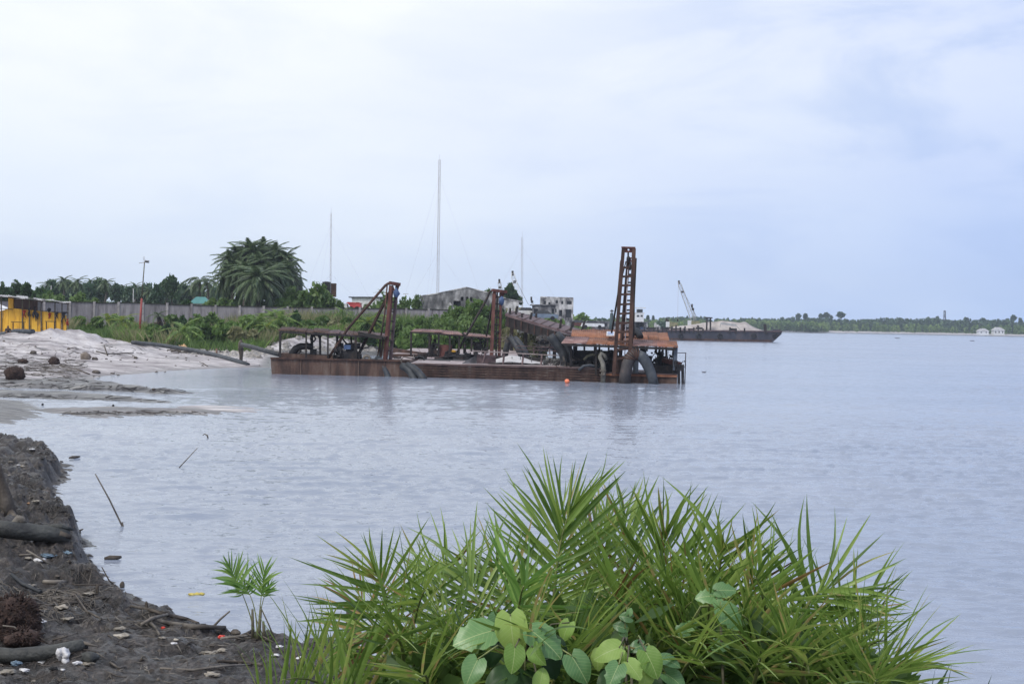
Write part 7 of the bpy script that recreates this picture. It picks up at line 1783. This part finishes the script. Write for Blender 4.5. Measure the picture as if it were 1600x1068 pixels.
o = bag(255, 982, 6, 6, 'small pinkish-red scrap beside the long bare branch', plastic_red, 10, 'litter', 'litter_scrap'); o['group'] = gl_
o = bag(142, 930, 20, 5, 'pale yellow oval foam piece on the mud', plastic_beige, 12, 'litter', 'litter_scrap'); o['group'] = gl_
# branches
gS_ = 'branches and sticks on the mud bank'
for i, (pts, rr_, lab, m, ups) in enumerate((
        ([(235, 971), (262, 977), (300, 984), (352, 991)], [.035, .04, .038, .028], 'long bare pale branch lying along the bank edge', driftwood, None),
        ([(205, 950), (235, 955), (262, 962), (290, 968), (310, 974)], [.02, .03, .03, .03, .02], 'dark wet branch above the long bare branch', bark, None),
        ([(262, 963), (238, 974), (220, 979)], [.02, .025, .02], 'pale side branch joining the long bare branch', driftwood, [.02, .05, .02]),
        ([(233, 973), (243, 983), (250, 994)], [.025, .02, .015], 'short branch pointing down from the left end of the long bare one', driftwood, None),
        ([(333, 981), (351, 974), (369, 970)], [.018, .016, .012], 'thin stick poking up over the water near the seedling', driftwood, [.02, .12, .24]),
        ([(68, 911), (85, 913), (103, 911)], [.03, .04, .03], 'thick pale brown bent stick left of centre on the mud', driftwood, None),
        ([(17, 911), (35, 920), (64, 930)], [.028, .035, .03], 'dark rusty pipe-like stick slanting across the reeds', pipe_black, [.08, .06, .03]),
        ([(41, 880), (43, 905)], [.016, .016], 'pale upright stick standing in the mud below the torn white sheet', driftwood, [.18, .0]),
        ([(35, 944), (60, 951), (82, 959)], [.022, .026, .02], 'pale straight stick above the hairy root ball', driftwood, None),
        ([(117, 930), (135, 955), (160, 968)], [.012, .014, .010], 'thin dark curved twig right of the cream scrap', bark, None),
        ([(82, 1001), (105, 996), (122, 989)], [.010, .012, .008], 'thin dark twig rising right above the front log', bark, None),
        ([(30, 868), (55, 869)], [.014, .014], 'thin pale stick lying under the big log', driftwood, None),
        ([(250, 1046), (300, 1048), (350, 1044), (395, 1039)], [.012, .016, .016, .012], 'long thin twig at the bottom of the bank', driftwood, None),
        ([(340, 1034), (380, 1038), (410, 1042)], [.016, .02, .015], 'dark slim branch near the grassy fronds', bark, None),
        ([(172, 1040), (185, 1045), (196, 1043)], [.012, .016, .012], 'short curved pale stick near the bottom', driftwood, None),
        ([(370, 998), (385, 992), (392, 986)], [.025, .022, .015], 'short root leaning against the foot of the seedling', bark, None),
        ([(345, 1000), (375, 996), (395, 994)], [.018, .022, .018], 'pale root running to the seedling foot', driftwood, None),
        ([(4, 1001), (18, 1012), (22, 1030)], [.008, .010, .008], 'thin dry stem hanging in front of the front log', driftwood, [.15, .18, .05]),
        ([(46, 1012), (36, 1025), (30, 1036)], [.008, .010, .008], 'thin dark stem crossing the front log', bark, [.15, .14, .02]),
        ([(171, 914), (176, 905), (181, 899)], [.012, .012, .008], 'slanting twig of the small crossed pair on the bank edge', bark, [.0, .08, .13]),
        ([(184, 915), (185, 905), (185, 898)], [.014, .012, .008], 'upright twig of the small crossed pair on the bank edge', bark, [.0, .08, .18]))):
    b0 = [GB(a, b) for a, b in pts]
    if ups and max(ups) >= .1: b0 = [Vector((p.x, b0[0].y if True else p.y, 0)) for p in b0]
    q = [Vector((p.x, p.y, BZ(p.x, p.y) + (ups[k] if ups else rr_[k] * .6))) for k, p in enumerate(b0)]
    tag(MB().tube(q, [v * .8 for v in rr_], 7).build('stick', m), lab, 'stick', gS_)
boulder(152, 928, 6, 14, 'small upright dark root spike on the mud', bark, GB, 'snag', 'snag')
boulder(191, 917, 9, 9, 'small dark knob on the bank edge by the crossed twigs', bark, GB, 'snag', 'snag')
boulder(229, 948, 5, 11, 'thin dark spike on the bank edge above the dark branch', bark, GB, 'snag', 'snag')
boulder(286, 968, 6, 6, 'dark stub at the end of the dark wet branch', bark, GB, 'snag', 'snag')
boulder(368, 990, 18, 8, 'flat dark wood chunk left of the seedling', bark, GB, 'driftwood', 'wood_chunk')
# uncountable small litter of the bank
def zone_bank(r):
    return (r.uniform(-10, 540), r.uniform(700, 1068))
litter(700, zone_bank, GB, 31, .03, .20, .0015, .005, 'twig_litter', driftwood, .3)
litter(600, zone_bank, GB, 32, .03, .25, .0015, .006, 'dark_twig_litter', bark, .3)
litter(200, lambda r: (r.uniform(0, 150), 940 + r.gauss(0, 14)), GB, 33, .12, .45, .0025, .007, 'reed_litter', driftwood, .25)
litter(120, lambda r: (r.gauss(100, 28), 935 + r.gauss(0, 8)), GB, 34, .12, .35, .0025, .006, 'reed_tangle', driftwood, .5)
litter(120, lambda r: (r.gauss(255, 60), 975 + r.gauss(0, 12)), GB, 37, .08, .35, .0025, .006, 'edge_twigs', driftwood, .4)
def scatter_zone(n, rs):
    u = rs.uniform(-.36, -.06, n); y = rs.uniform(9.5, 34, n); x = u * y; h = bank_h(x, y); k = h > .08
    return x[k], y[k], h[k]
rocks(1100, scatter_zone, .008, .035, 41, bark, 'mud_clods')
rocks(260, scatter_zone, .008, .022, 42, plastic_beige, 'pale_fragments', .35)
rocks(200, scatter_zone, .008, .03, 43, driftwood, 'wood_fragments', .4)
def lip_zone(n, rs):
    u = rs.uniform(-.36, -.10, n * 4); y = rs.uniform(15.5, 35, n * 4); x = u * y
    sd = sdist(BANK, x, y); k = (sd > -.15) & (sd < .6); x, y = x[k][:n], y[k][:n]; return x, y, np.maximum(bank_h(x, y), -.02) - .015
rocks(1400, lip_zone, .02, .085, 44, mud_mat, 'bank_edge_clods')

# ================================================================== PALMS IN FRONT
def leaflet_mesh(seed, droop, keel=.35, n=6):
    """blade from 0 to 1 along x, half-width .5 in y before scaling, folded along its midrib"""
    V = []; Q = []
    for i in range(n + 1):
        t = i / n; w = .5 * (min(1, .45 + t * 2.6)) * (1 - t ** 2.4) + .006
        z = -droop * t * t
        V += [(t, -w, z + keel * w * 0), (t, 0, z), (t, w, z)]
    V = np.array(V, float)
    # width is scaled separately, so the fold goes in as z relative to width through 'fold'
    for i in range(n):
        a = 3 * i; Q += [(a, a + 1, a + 4, a + 3), (a + 1, a + 2, a + 5, a + 4)]
    return V, Q
def leaflet_variants(mat, nm, ratio):
    out = []
    for k, (dr, fold) in enumerate(((.03, .5), (.08, .55), (.15, .5), (.26, .45), (.42, .4))):
        V, Q = leaflet_mesh(k, dr)
        V = V.copy(); V[:, 1] *= ratio; V[:, 2] += np.abs(V[:, 1]) * fold
        V[:, 1] += .02 * k * np.sin(V[:, 0] * 3) * (1 if k % 2 else -1)
        out.append(np_mesh(nm, V, Q, mat, True))
    return out
LF = leaflet_variants(leaflet_mat, 'leaflet', .045)
LP = leaflet_variants(leaflet_pale, 'leaflet_fresh', .052)
LD = leaflet_variants(leaflet_dead, 'leaflet_dead', .05)
frond_count = 0
def big_frond(plant, P0, P1, P2, nl, ll, seed, lf=None, t0=.35, nrm=None, ang0=70, ang1=22, spread=6, r0=.009, vfold=.35, dead=.03, fan=False):
    """quadratic arc P0-P1-P2; two ranks of leaflets, each an object of its own"""
    global frond_count
    rs = random.Random(seed); P0, P1, P2 = Vector(P0), Vector(P1), Vector(P2); lf = lf or LF
    def B(t): return P0 * (1 - t) ** 2 + P1 * 2 * t * (1 - t) + P2 * t * t
    def D(t): return ((P1 - P0) * 2 * (1 - t) + (P2 - P1) * 2 * t).normalized()
    fr = MB().tube([B(i / 12) for i in range(13)], [r0 * (1.25 - 1.0 * i / 12) for i in range(13)], 6).build('frond', rachis_mat, plant)
    nrm = Vector(nrm) if nrm is not None else Vector((0, -.5, 1))
    for i in range(nl):
        t = t0 + (1 - t0) * (i + .5) / nl; p, tg = B(t), D(t)
        side = tg.cross(nrm)
        if side.length < .05: side = tg.cross(Vector((1, 0, .2)))
        side.normalize(); up = side.cross(tg).normalized()
        s = (i - t0) / nl; f = i / max(nl - 1, 1)
        for sg in (-1, 1):
            a = R_(ang0 + (ang1 - ang0) * f + rs.uniform(-spread, spread))
            d = (tg * math.cos(a) + side * sg * math.sin(a) + up * (vfold + rs.uniform(-.18, .18))).normalized()
            l = ll * (.62 + .38 * math.sin(math.pi * min(1, f * .9 + .1))) * rs.uniform(.82, 1.12)
            # blade frame: x along d, z towards up
            z = (up - d * up.dot(d)); z = z.normalized() if z.length > .1 else side
            roll = rs.uniform(-.5, .5); y = z.cross(d).normalized(); z2 = (z * math.cos(roll) + y * math.sin(roll)); y2 = z2.cross(d)
            wsc = rs.uniform(.8, 1.25) * (.36 / ll) ** .4
            m3 = Matrix((d, y2, z2)).transposed()
            me = (LD if rs.random() < dead else lf)[rs.choice([0, 0, 1, 1, 2, 2, 3, 4])]
            o = bpy.data.objects.new('leaflet', me); COL.objects.link(o); o.parent = fr
            loc = p - WLOC[fr.name]
            o.matrix_local = Matrix.Translation(loc) @ m3.to_4x4() @ Matrix.Diagonal((l, l * wsc, l, 1))
    frond_count += 1
    return fr
def palm_plant(px, d, label, group='palms in front of the water'):
    x = XX(px, d, 1.6); z = BZ(x, d)
    T = thing('young_palm', (x, d, z), label, 'palm', group)
    mb = MB(); mb.blob((x, d, z + .08), (.13, .12, .2), 2, int(px), .2); mb.build('stem_base', bark, T)
    return T
def wf(a): return W(*a)
def fr_px(T, p1, p2, nl, ll, seed, base=None, **k):
    b = WLOC[T.name] + Vector((0, 0, .15)) if base is None else wf(base)
    return big_frond(T, b, wf(p1), wf(p2), nl, ll, seed, **k)
TA = palm_plant(600, 5.3, 'leftmost front palm with fans of narrow green leaflets over the mud edge')
TB = palm_plant(790, 4.9, 'front palm with a starburst frond pointing at the viewer, behind the lime leaves')
TC = palm_plant(880, 5.4, 'tallest front palm whose frond rises highest against the water')
TD = palm_plant(1010, 5.6, 'front palm with dense upright dark leaflets right of the tallest frond')
TE = palm_plant(1120, 5.2, 'front palm with long upright leaflets behind the blue-green sprig')
TF = palm_plant(1240, 5.0, 'front palm with the arching frond that nods to the right')
TG = palm_plant(1330, 4.8, 'rightmost front palm spreading low towards the open water')
# fans of the left palm
fr_px(TA, (640, 960, 5.3), (586, 893, 5.2), 17, .34, 1, t0=.62, nrm=(0, -1, .2), ang0=95, ang1=10)
fr_px(TA, (690, 930, 5.0), (555, 985, 4.9), 18, .33, 2, t0=.52, nrm=(0, -.8, .6), ang0=80, ang1=15)
fr_px(TA, (620, 1010, 5.6), (560, 930, 5.7), 12, .28, 3, t0=.55, lf=LF, dead=.45, nrm=(0, -1, .2))
fr_px(TA, (680, 960, 5.5), (700, 880, 5.5), 14, .30, 4, t0=.5, nrm=(0, -1, .1))
fr_px(TA, (560, 1030, 4.9), (440, 1062, 4.6), 18, .36, 5, t0=.25, nrm=(0, -.2, 1), ang0=60, ang1=40, vfold=2.2)
fr_px(TA, (600, 1040, 4.6), (500, 1080, 4.3), 15, .32, 6, t0=.3, nrm=(0, -.2, 1), vfold=2.0)
fr_px(TA, (500, 1070, 5.2), (400, 1085, 5.0), 15, .36, 61, t0=.3, nrm=(0, -.2, 1), vfold=2.2)
fr_px(TA, (640, 950, 5.0), (665, 920, 4.6), 14, .30, 7, t0=.5, nrm=(0, -.7, .6))
# starburst frond
fr_px(TB, (800, 960, 5.0), (818, 915, 4.55), 17, .33, 8, t0=.60, nrm=(.2, -.6, .8), ang0=85, ang1=25, spread=16, vfold=.55, lf=LP)
fr_px(TB, (740, 930, 5.2), (640, 945, 5.1), 18, .32, 9, t0=.4, nrm=(0, -.5, .9))
fr_px(TB, (770, 900, 5.3), (720, 905, 5.4), 16, .33, 10, t0=.45, nrm=(0, -.7, .7), vfold=.6)
fr_px(TB, (860, 1000, 4.6), (930, 980, 4.4), 15, .30, 11, t0=.35, nrm=(0, -.5, .9))
fr_px(TB, (760, 1010, 4.7), (690, 990, 4.5), 15, .30, 12, t0=.35, nrm=(0, -.5, .9))
# tallest
fr_px(TC, (842, 900, 5.5), (892, 795, 5.5), 25, .40, 13, t0=.42, nrm=(.1, -1, .1), ang0=82, ang1=14, vfold=.15, r0=.010, dead=0)
fr_px(TC, (880, 900, 5.6), (872, 810, 5.7), 20, .34, 14, t0=.45, nrm=(-.2, -1, .1), ang0=70, ang1=16, dead=0)
fr_px(TC, (920, 880, 5.8), (948, 820, 5.9), 18, .30, 15, t0=.45, nrm=(0, -1, .2), ang0=55, ang1=12, dead=0)
fr_px(TC, (800, 900, 5.4), (760, 900, 5.5), 16, .33, 16, t0=.45, nrm=(0, -.6, .8), vfold=.5)
# middle cluster
fr_px(TD, (980, 880, 5.7), (975, 812, 5.8), 17, .30, 17, t0=.45, nrm=(.3, -1, .2), ang0=50, ang1=10)
fr_px(TD, (950, 900, 5.6), (925, 830, 5.8), 16, .28, 18, t0=.45, nrm=(-.3, -1, .2), ang0=50, ang1=10)
fr_px(TD, (1030, 880, 5.5), (1040, 830, 5.4), 17, .38, 19, t0=.40, nrm=(0, -1, .2), ang0=50, ang1=12)
fr_px(TD, (990, 950, 5.0), (960, 930, 4.7), 16, .34, 20, t0=.4, nrm=(0, -.5, 1), vfold=.7)
fr_px(TD, (1040, 960, 4.9), (1080, 940, 4.7), 16, .34, 21, t0=.4, nrm=(0, -.5, 1), vfold=.8)
# long upright leaflets right of centre
fr_px(TE, (1080, 880, 5.3), (1015, 885, 5.4), 17, .40, 22, t0=.4, nrm=(0, -.3, 1), ang0=80, ang1=30, vfold=1.5)
fr_px(TE, (1110, 870, 5.2), (1135, 850, 5.1), 17, .36, 23, t0=.4, nrm=(0, -1, .3), ang0=60, ang1=12, vfold=.5)
fr_px(TE, (1060, 890, 5.0), (1010, 950, 4.8), 17, .36, 24, t0=.4, nrm=(0, -.6, .8), vfold=.9)
fr_px(TE, (1150, 930, 5.0), (1180, 900, 5.0), 15, .33, 25, t0=.4, nrm=(0, -.7, .7), vfold=.6)
fr_px(TE, (1100, 960, 4.8), (1110, 930, 4.4), 15, .33, 26, t0=.4, nrm=(0, -.3, 1), vfold=.9)
# arching frond
fr_px(TF, (1215, 850, 5.0), (1325, 935, 4.95), 24, .34, 27, t0=.36, nrm=(.15, -.75, .75), ang0=75, ang1=25, vfold=.45, r0=.011, dead=0)
fr_px(TF, (1200, 920, 4.8), (1180, 900, 4.5), 16, .33, 28, t0=.4, nrm=(0, -.6, .8), vfold=.8)
fr_px(TF, (1260, 960, 5.1), (1370, 960, 5.0), 19, .34, 29, t0=.4, nrm=(0, -.7, .8), vfold=.8)
fr_px(TF, (1200, 980, 4.7), (1160, 960, 4.5), 16, .33, 30, t0=.4, nrm=(0, -.4, 1), vfold=.9)
fr_px(TG, (1330, 1000, 4.7), (1440, 1045, 4.6), 19, .32, 31, t0=.35, nrm=(0, -.5, 1), ang0=60, ang1=18, vfold=.6)
fr_px(TG, (1300, 990, 4.7), (1385, 1000, 4.6), 18, .32, 32, t0=.35, nrm=(0, -.5, 1), ang0=60, ang1=18, vfold=.9)
fr_px(TG, (1260, 1020, 4.5), (1220, 1000, 4.2), 16, .32, 33, t0=.35, nrm=(0, -.4, 1), vfold=.9)
fr_px(TG, (1320, 1060, 4.3), (1370, 1080, 4.2), 15, .28, 34, t0=.3, nrm=(0, -.3, 1), vfold=1.0)
# lower filling fronds, arching low and forward
rr = random.Random(77)
fill = [(TA, 620, 700), (TB, 700, 860), (TC, 830, 960), (TD, 950, 1080), (TE, 1060, 1200), (TF, 1180, 1300), (TG, 1270, 1370)]
for k, (T, a, b) in enumerate(fill):
    n = 3
    for j in range(n):
        px = a + (b - a) * (j + .5) / n + rr.uniform(-15, 15); y2 = rr.uniform(1000, 1075); dd = 4.9 - .28 * j + rr.uniform(-.1, .1)
        fr_px(T, (px + rr.uniform(-40, 40), y2 - rr.uniform(40, 90), dd), (px + rr.uniform(-70, 70), y2, dd - .3), 13, .32, 100 + k * 10 + j, t0=.3, nrm=(rr.uniform(-.3, .3), -.5, .8), vfold=.5)
# dark leaflets deep inside: more fronds behind
for k, (T, a, b) in enumerate(fill):
    for j in range(2):
        px = a + (b - a) * (j + .5) / 2; y2 = float(np.interp(px, [600, 700, 850, 950, 1100, 1200, 1300, 1380], [985, 960, 900, 905, 910, 930, 960, 1020])) + rr.uniform(0, 35)
        fr_px(T, (px + rr.uniform(-40, 40), y2 + 30, 5.9), (px + rr.uniform(-60, 60), y2, 6.1), 13, .32, 200 + k * 10 + j, t0=.3, nrm=(rr.uniform(-.4, .4), -.8, .4), vfold=.3)
# ---- ground plants under the palms (uncountable grass and low leaves)
def ug(n, rs):
    y = rs.uniform(4.2, 6.3, n); u = rs.uniform(-.06, .30, n); x = u * y; return x, y, bank_h(x, y)
o = blades(3800, ug, .50, .006, 61, fol_mid, 'bank_grass', .25)
o = blades(1500, ug, .55, .008, 62, fol_dark, 'bank_weeds', .2)
P = []; 
for i in range(2600):
    y = nr.uniform(4.5, 6.2); px = nr.uniform(600, 1420); yt = np.interp(px, [600, 700, 850, 950, 1100, 1200, 1300, 1420], [1040, 1000, 945, 945, 950, 965, 1000, 1060])
    py = nr.uniform(yt, 1130); v = ray(px, py); P.append((v.x * y / v.y, y, H + v.z * y / v.y))
P = np.array(P); V, Q = leaf_cloud(P, nr.uniform(.03, .075, len(P)), 17, elong=2.4)
tag(link_mesh('undergrowth', np_mesh('undergrowth', V, Q, fol_mid, False, attrs={'var': nr.rand(len(Q)) * .7})), kind='stuff')
# dark posts standing behind the left palm
for px, yt, d, r0, lab in ((552, 953, 9.5, .055, 'dark wooden post at the bank edge behind the left front palm'), (573, 995, 9.4, .04, 'shorter dark post right of the first behind the left front palm')):
    t = W(px, yt, d); zg = BZ(t.x, d); tag(MB().tube([(t.x - .02, d, zg - .2), (t.x, d, (zg + t.z) / 2), t], [r0 * 1.2, r0, r0 * .85], 9).build('wooden_post', bark), lab, 'post')

# ---- broad-leaved plants
def heart_mesh(mat, fold, curl, jag=0, seed=0, name='leaf'):
    nU, nV = 12, 4; V = []; Q = []; r = random.Random(seed)
    for i in range(nU + 1):
        t = i / nU
        w = .86 * ((t + .02) ** .40) * ((1 - t) ** .76) * (1 + (r.uniform(-jag, jag) if 0 < i < nU else 0)) + .004
        back = -.14 * math.exp(-((t) / .10) ** 2)
        for j in range(-nV, nV + 1):
            f = j / nV; x = t + (-.16 * abs(f) * math.exp(-(t / .22) ** 2)); y = w * f
            z = fold * abs(y) + curl * (t - .35) ** 2 * -1 + .018 * math.sin(9 * t + 5 * abs(f)) * abs(f) - .05 * f * f * curl
            V.append((x, y, z))
    m = 2 * nV + 1
    for i in range(nU):
        for j in range(2 * nV): Q.append((i * m + j, i * m + j + 1, (i + 1) * m + j + 1, (i + 1) * m + j))
    return np_mesh(name, V, Q, mat, True)
HL = {}
for nm, m in (('lime', broad_pale), ('blue', broad_blue), ('dark', broad_dark)):
    HL[nm] = [heart_mesh(m, .18, .45, .0, 1), heart_mesh(m, .35, .75, .05, 2), heart_mesh(m, .1, .3, .16, 3)]
def broad_leaf(plant, px, py, d, size_px, kind, tipdeg, face=(0, -1, .35), root=None, var=0):
    """leaf centred at (px,py), its tip pointing tipdeg (0 right, 90 up, -90 down) in the picture plane"""
    size_px *= .80; c = W(px, py, d); s = size_px / (F / d); n = Vector(face).normalized()
    a = R_(tipdeg); t = Vector((math.cos(a), 0, math.sin(a))); t = (t - n * t.dot(n)).normalized(); y = n.cross(t)
    m3 = Matrix((t, y, n)).transposed(); base = c - t * s * .45
    o = bpy.data.objects.new('leaf', HL[kind][var]); COL.objects.link(o); o.parent = plant
    o.matrix_local = Matrix.Translation(base - WLOC[plant.name]) @ m3.to_4x4() @ Matrix.Diagonal((s, s, s, 1))
    if root is not None:
        r = Vector(root); mid = r.lerp(base, .6) + Vector((0, 0, .04)); MB().tube([r, mid, base], [.004, .003, .002], 5).build('leaf_stalk', stalk_brown if kind == 'lime' else rachis_mat, plant)
    return o
def broad_plant(px, d, label, top):
    x = XX(px, d, 1.6); z = BZ(x, d); T = thing('broad_leaf_plant', (x, d, z), label, 'plant', 'broad-leaved weeds in front')
    b = Vector((x, d, z)); t = W(*top)
    MB().tube([b - Vector((0, 0, .05)), b.lerp(t, .5) + Vector((.02, 0, 0)), t], [.008, .006, .004], 6).build('stem', stalk_brown, T)
    return T, t
T1, r1 = broad_plant(815, 4.35, 'left broad-leaved weed with one very large upright lime leaf', (820, 1030, 4.3))
for a in ((800, 988, 4.1, 78, 'lime', -82, (-.1, -1, .15), 0), (741, 993, 4.15, 82, 'blue', -150, (.1, -.8, .7), 2), (853, 1003, 4.05, 78, 'blue', -50, (.2, -.75, .6), 2), (803, 1028, 3.95, 52, 'lime', -100, (.2, -.9, .5), 0), (738, 1047, 4.0, 56, 'blue', -110, (.0, -.9, .5), 0), (905, 1043, 4.0, 62, 'blue', -60, (.1, -1, .3), 0), (838, 1022, 4.0, 44, 'lime', -40, (-.7, -.7, .3), 1),
          (862, 1040, 4.1, 50, 'dark', -70, (.3, -.9, .3), 0), (842, 990, 4.25, 44, 'lime', -60, (.6, -.8, .2), 1), (884, 985, 4.25, 40, 'lime', -110, (-.4, -.9, .2), 0), (770, 1020, 4.3, 50, 'dark', -100, (.2, -.9, .3), 0), (846, 1058, 4.0, 40, 'lime', 80, (0, -.9, .4), 0), (775, 975, 4.3, 44, 'blue', -100, (0, -.9, .4), 0), (780, 1060, 4.1, 60, 'dark', -140, (0, -.7, .7), 0), (870, 1015, 4.2, 60, 'dark', -60, (.3, -.7, .6), 0), (820, 1065, 4.2, 60, 'dark', -90, (0, -.7, .7), 0)):
    broad_leaf(T1, *a[:6], face=a[6], root=r1 if a[4] != 'dark' or True else None, var=a[7])
T2, r2 = broad_plant(985, 4.25, 'right broad-leaved weed with lime leaves drooping either side of its stalk', (985, 1025, 4.2))
for a in ((949, 1018, 4.0, 56, 'lime', -155, (-.2, -.8, .6), 0), (1018, 1035, 4.0, 58, 'lime', -70, (.1, -.9, .5), 0), (1046, 1032, 4.1, 44, 'blue', -35, (.1, -.5, .9), 0), (975, 1025, 4.1, 36, 'lime', -80, (-.5, -.8, .2), 1), (990, 1045, 3.95, 44, 'lime', -60, (0, -.8, .6), 2), (960, 1052, 3.9, 50, 'blue', -110, (0, -.8, .6), 2), (1008, 1060, 4.0, 44, 'lime', -100, (.4, -.8, .3), 1), (935, 1030, 4.2, 40, 'lime', -100, (-.5, -.8, .3), 1),
          (995, 1010, 4.1, 34, 'blue', -150, (0, -.7, .7), 0), (1055, 1062, 4.1, 50, 'blue', -50, (.2, -.7, .7), 0), (950, 1066, 4.1, 56, 'dark', -120, (0, -.7, .7), 0), (1030, 1070, 4.1, 56, 'dark', -60, (0, -.7, .7), 0)):
    broad_leaf(T2, *a[:6], face=a[6], root=r2, var=a[7])
T3, r3 = broad_plant(985, 4.5, 'thin sprig with three small round pale leaves above the right lime weed', (972, 975, 4.45))
for a in ((978, 963, 4.4, 26, 'blue', 170, (0, -.9, .4), 0), (984, 955, 4.4, 16, 'blue', 70, (0, -1, .3), 0), (968, 978, 4.4, 26, 'blue', 160, (0, -.9, .5), 0), (974, 988, 4.4, 22, 'blue', -60, (0, -.9, .4), 0)):
    broad_leaf(T3, *a[:6], face=a[6], root=r3, var=a[7])
T4, r4 = broad_plant(1125, 4.6, 'blue-green lobed sprig standing before the upright leaflets', (1125, 945, 4.5))
for a in ((1104, 931, 4.4, 42, 'blue', 190, (0, -.8, .7), 2), (1133, 921, 4.4, 42, 'blue', 5, (0, -.8, .7), 2), (1141, 963, 4.35, 56, 'blue', -50, (.1, -.9, .4), 2), (1123, 944, 4.38, 26, 'blue', -70, (0, -1, .3), 0), (1065, 984, 4.5, 34, 'blue', 190, (0, -.9, .4), 2), (1082, 976, 4.5, 26, 'blue', 30, (0, -.9, .4), 2), (1130, 1018, 4.6, 44, 'dark', -60, (0, -.9, .4), 0), (1125, 1008, 4.5, 36, 'blue', -20, (0, -.7, .7), 2)):
    broad_leaf(T4, *a[:6], face=a[6], root=r4, var=a[7])

# ---- palm seedling at the water edge
b = GB(398, 999); dS_ = b.y
sd_p = thing('palm_seedling', b, 'lone palm seedling with bright fans standing on the bank edge against the water', 'palm')
def Z(px, py, dy=0): return W(px, py, dS_ + dy)
LFs = leaflet_variants(leaflet_pale, 'leaflet_small', .10)
def seed_frond(pts, nl, ll, seed, lf, **k):
    return big_frond(sd_p, pts[0], pts[1], pts[2], nl, ll, seed, lf=lf, r0=.007, dead=0, **k)
seed_frond([Z(399, 998), Z(392, 945), Z(357, 884)], 14, .31, 51, LFs, t0=.62, nrm=(.55, -.75, .5), ang0=80, ang1=15, vfold=.5, spread=4)
seed_frond([Z(403, 998), Z(405, 945), Z(414, 890)], 12, .30, 52, LFs, t0=.62, nrm=(-.5, -.8, .2), ang0=70, ang1=12, spread=4)
seed_frond([Z(402, 998), Z(402, 930), Z(376, 910)], 8, .22, 53, LFs, t0=.66, nrm=(0, -.5, .9), ang0=70, ang1=20, vfold=.3, spread=4)
seed_frond([Z(404, 998), Z(405, 935), Z(422, 915)], 7, .2, 55, LFs, t0=.66, nrm=(0, -.7, .7), ang0=60, ang1=15, spread=4)
for (a, b_, c, r0_) in (((396, 998), (395, 975), (394.5, 951), .017), ((404, 1000), (405.5, 980), (408, 952), .016), ((414, 1000), (412.5, 985), (411.5, 970), .018), ((434, 1004), (420, 975), (406, 945), .008), ((417, 1002), (408, 985), (400, 965), .006)):
    MB().tube([Z(*a) - Vector((0, 0, .04)), Z(*b_), Z(*c)], [r0_ * 1.3, r0_, r0_ * .7], 7).build('dry_stalk', stalk_brown, sd_p)
mb = MB(); r = random.Random(2)
for i in range(30):
    c = Z(405 + r.uniform(-22, 25), 1000 + r.uniform(-2, 6), r.uniform(-.2, .1)); c.z = BZ(c.x, c.y)
    mb.tube([c, c + Vector((r.uniform(-.15, .15), r.uniform(-.1, .1), r.uniform(.0, .06)))], .008, 5)
mb.build('root_tangle', bark, sd_p)['kind'] = 'stuff'
print('fronds', frond_count, 'objects', len(bpy.data.objects))
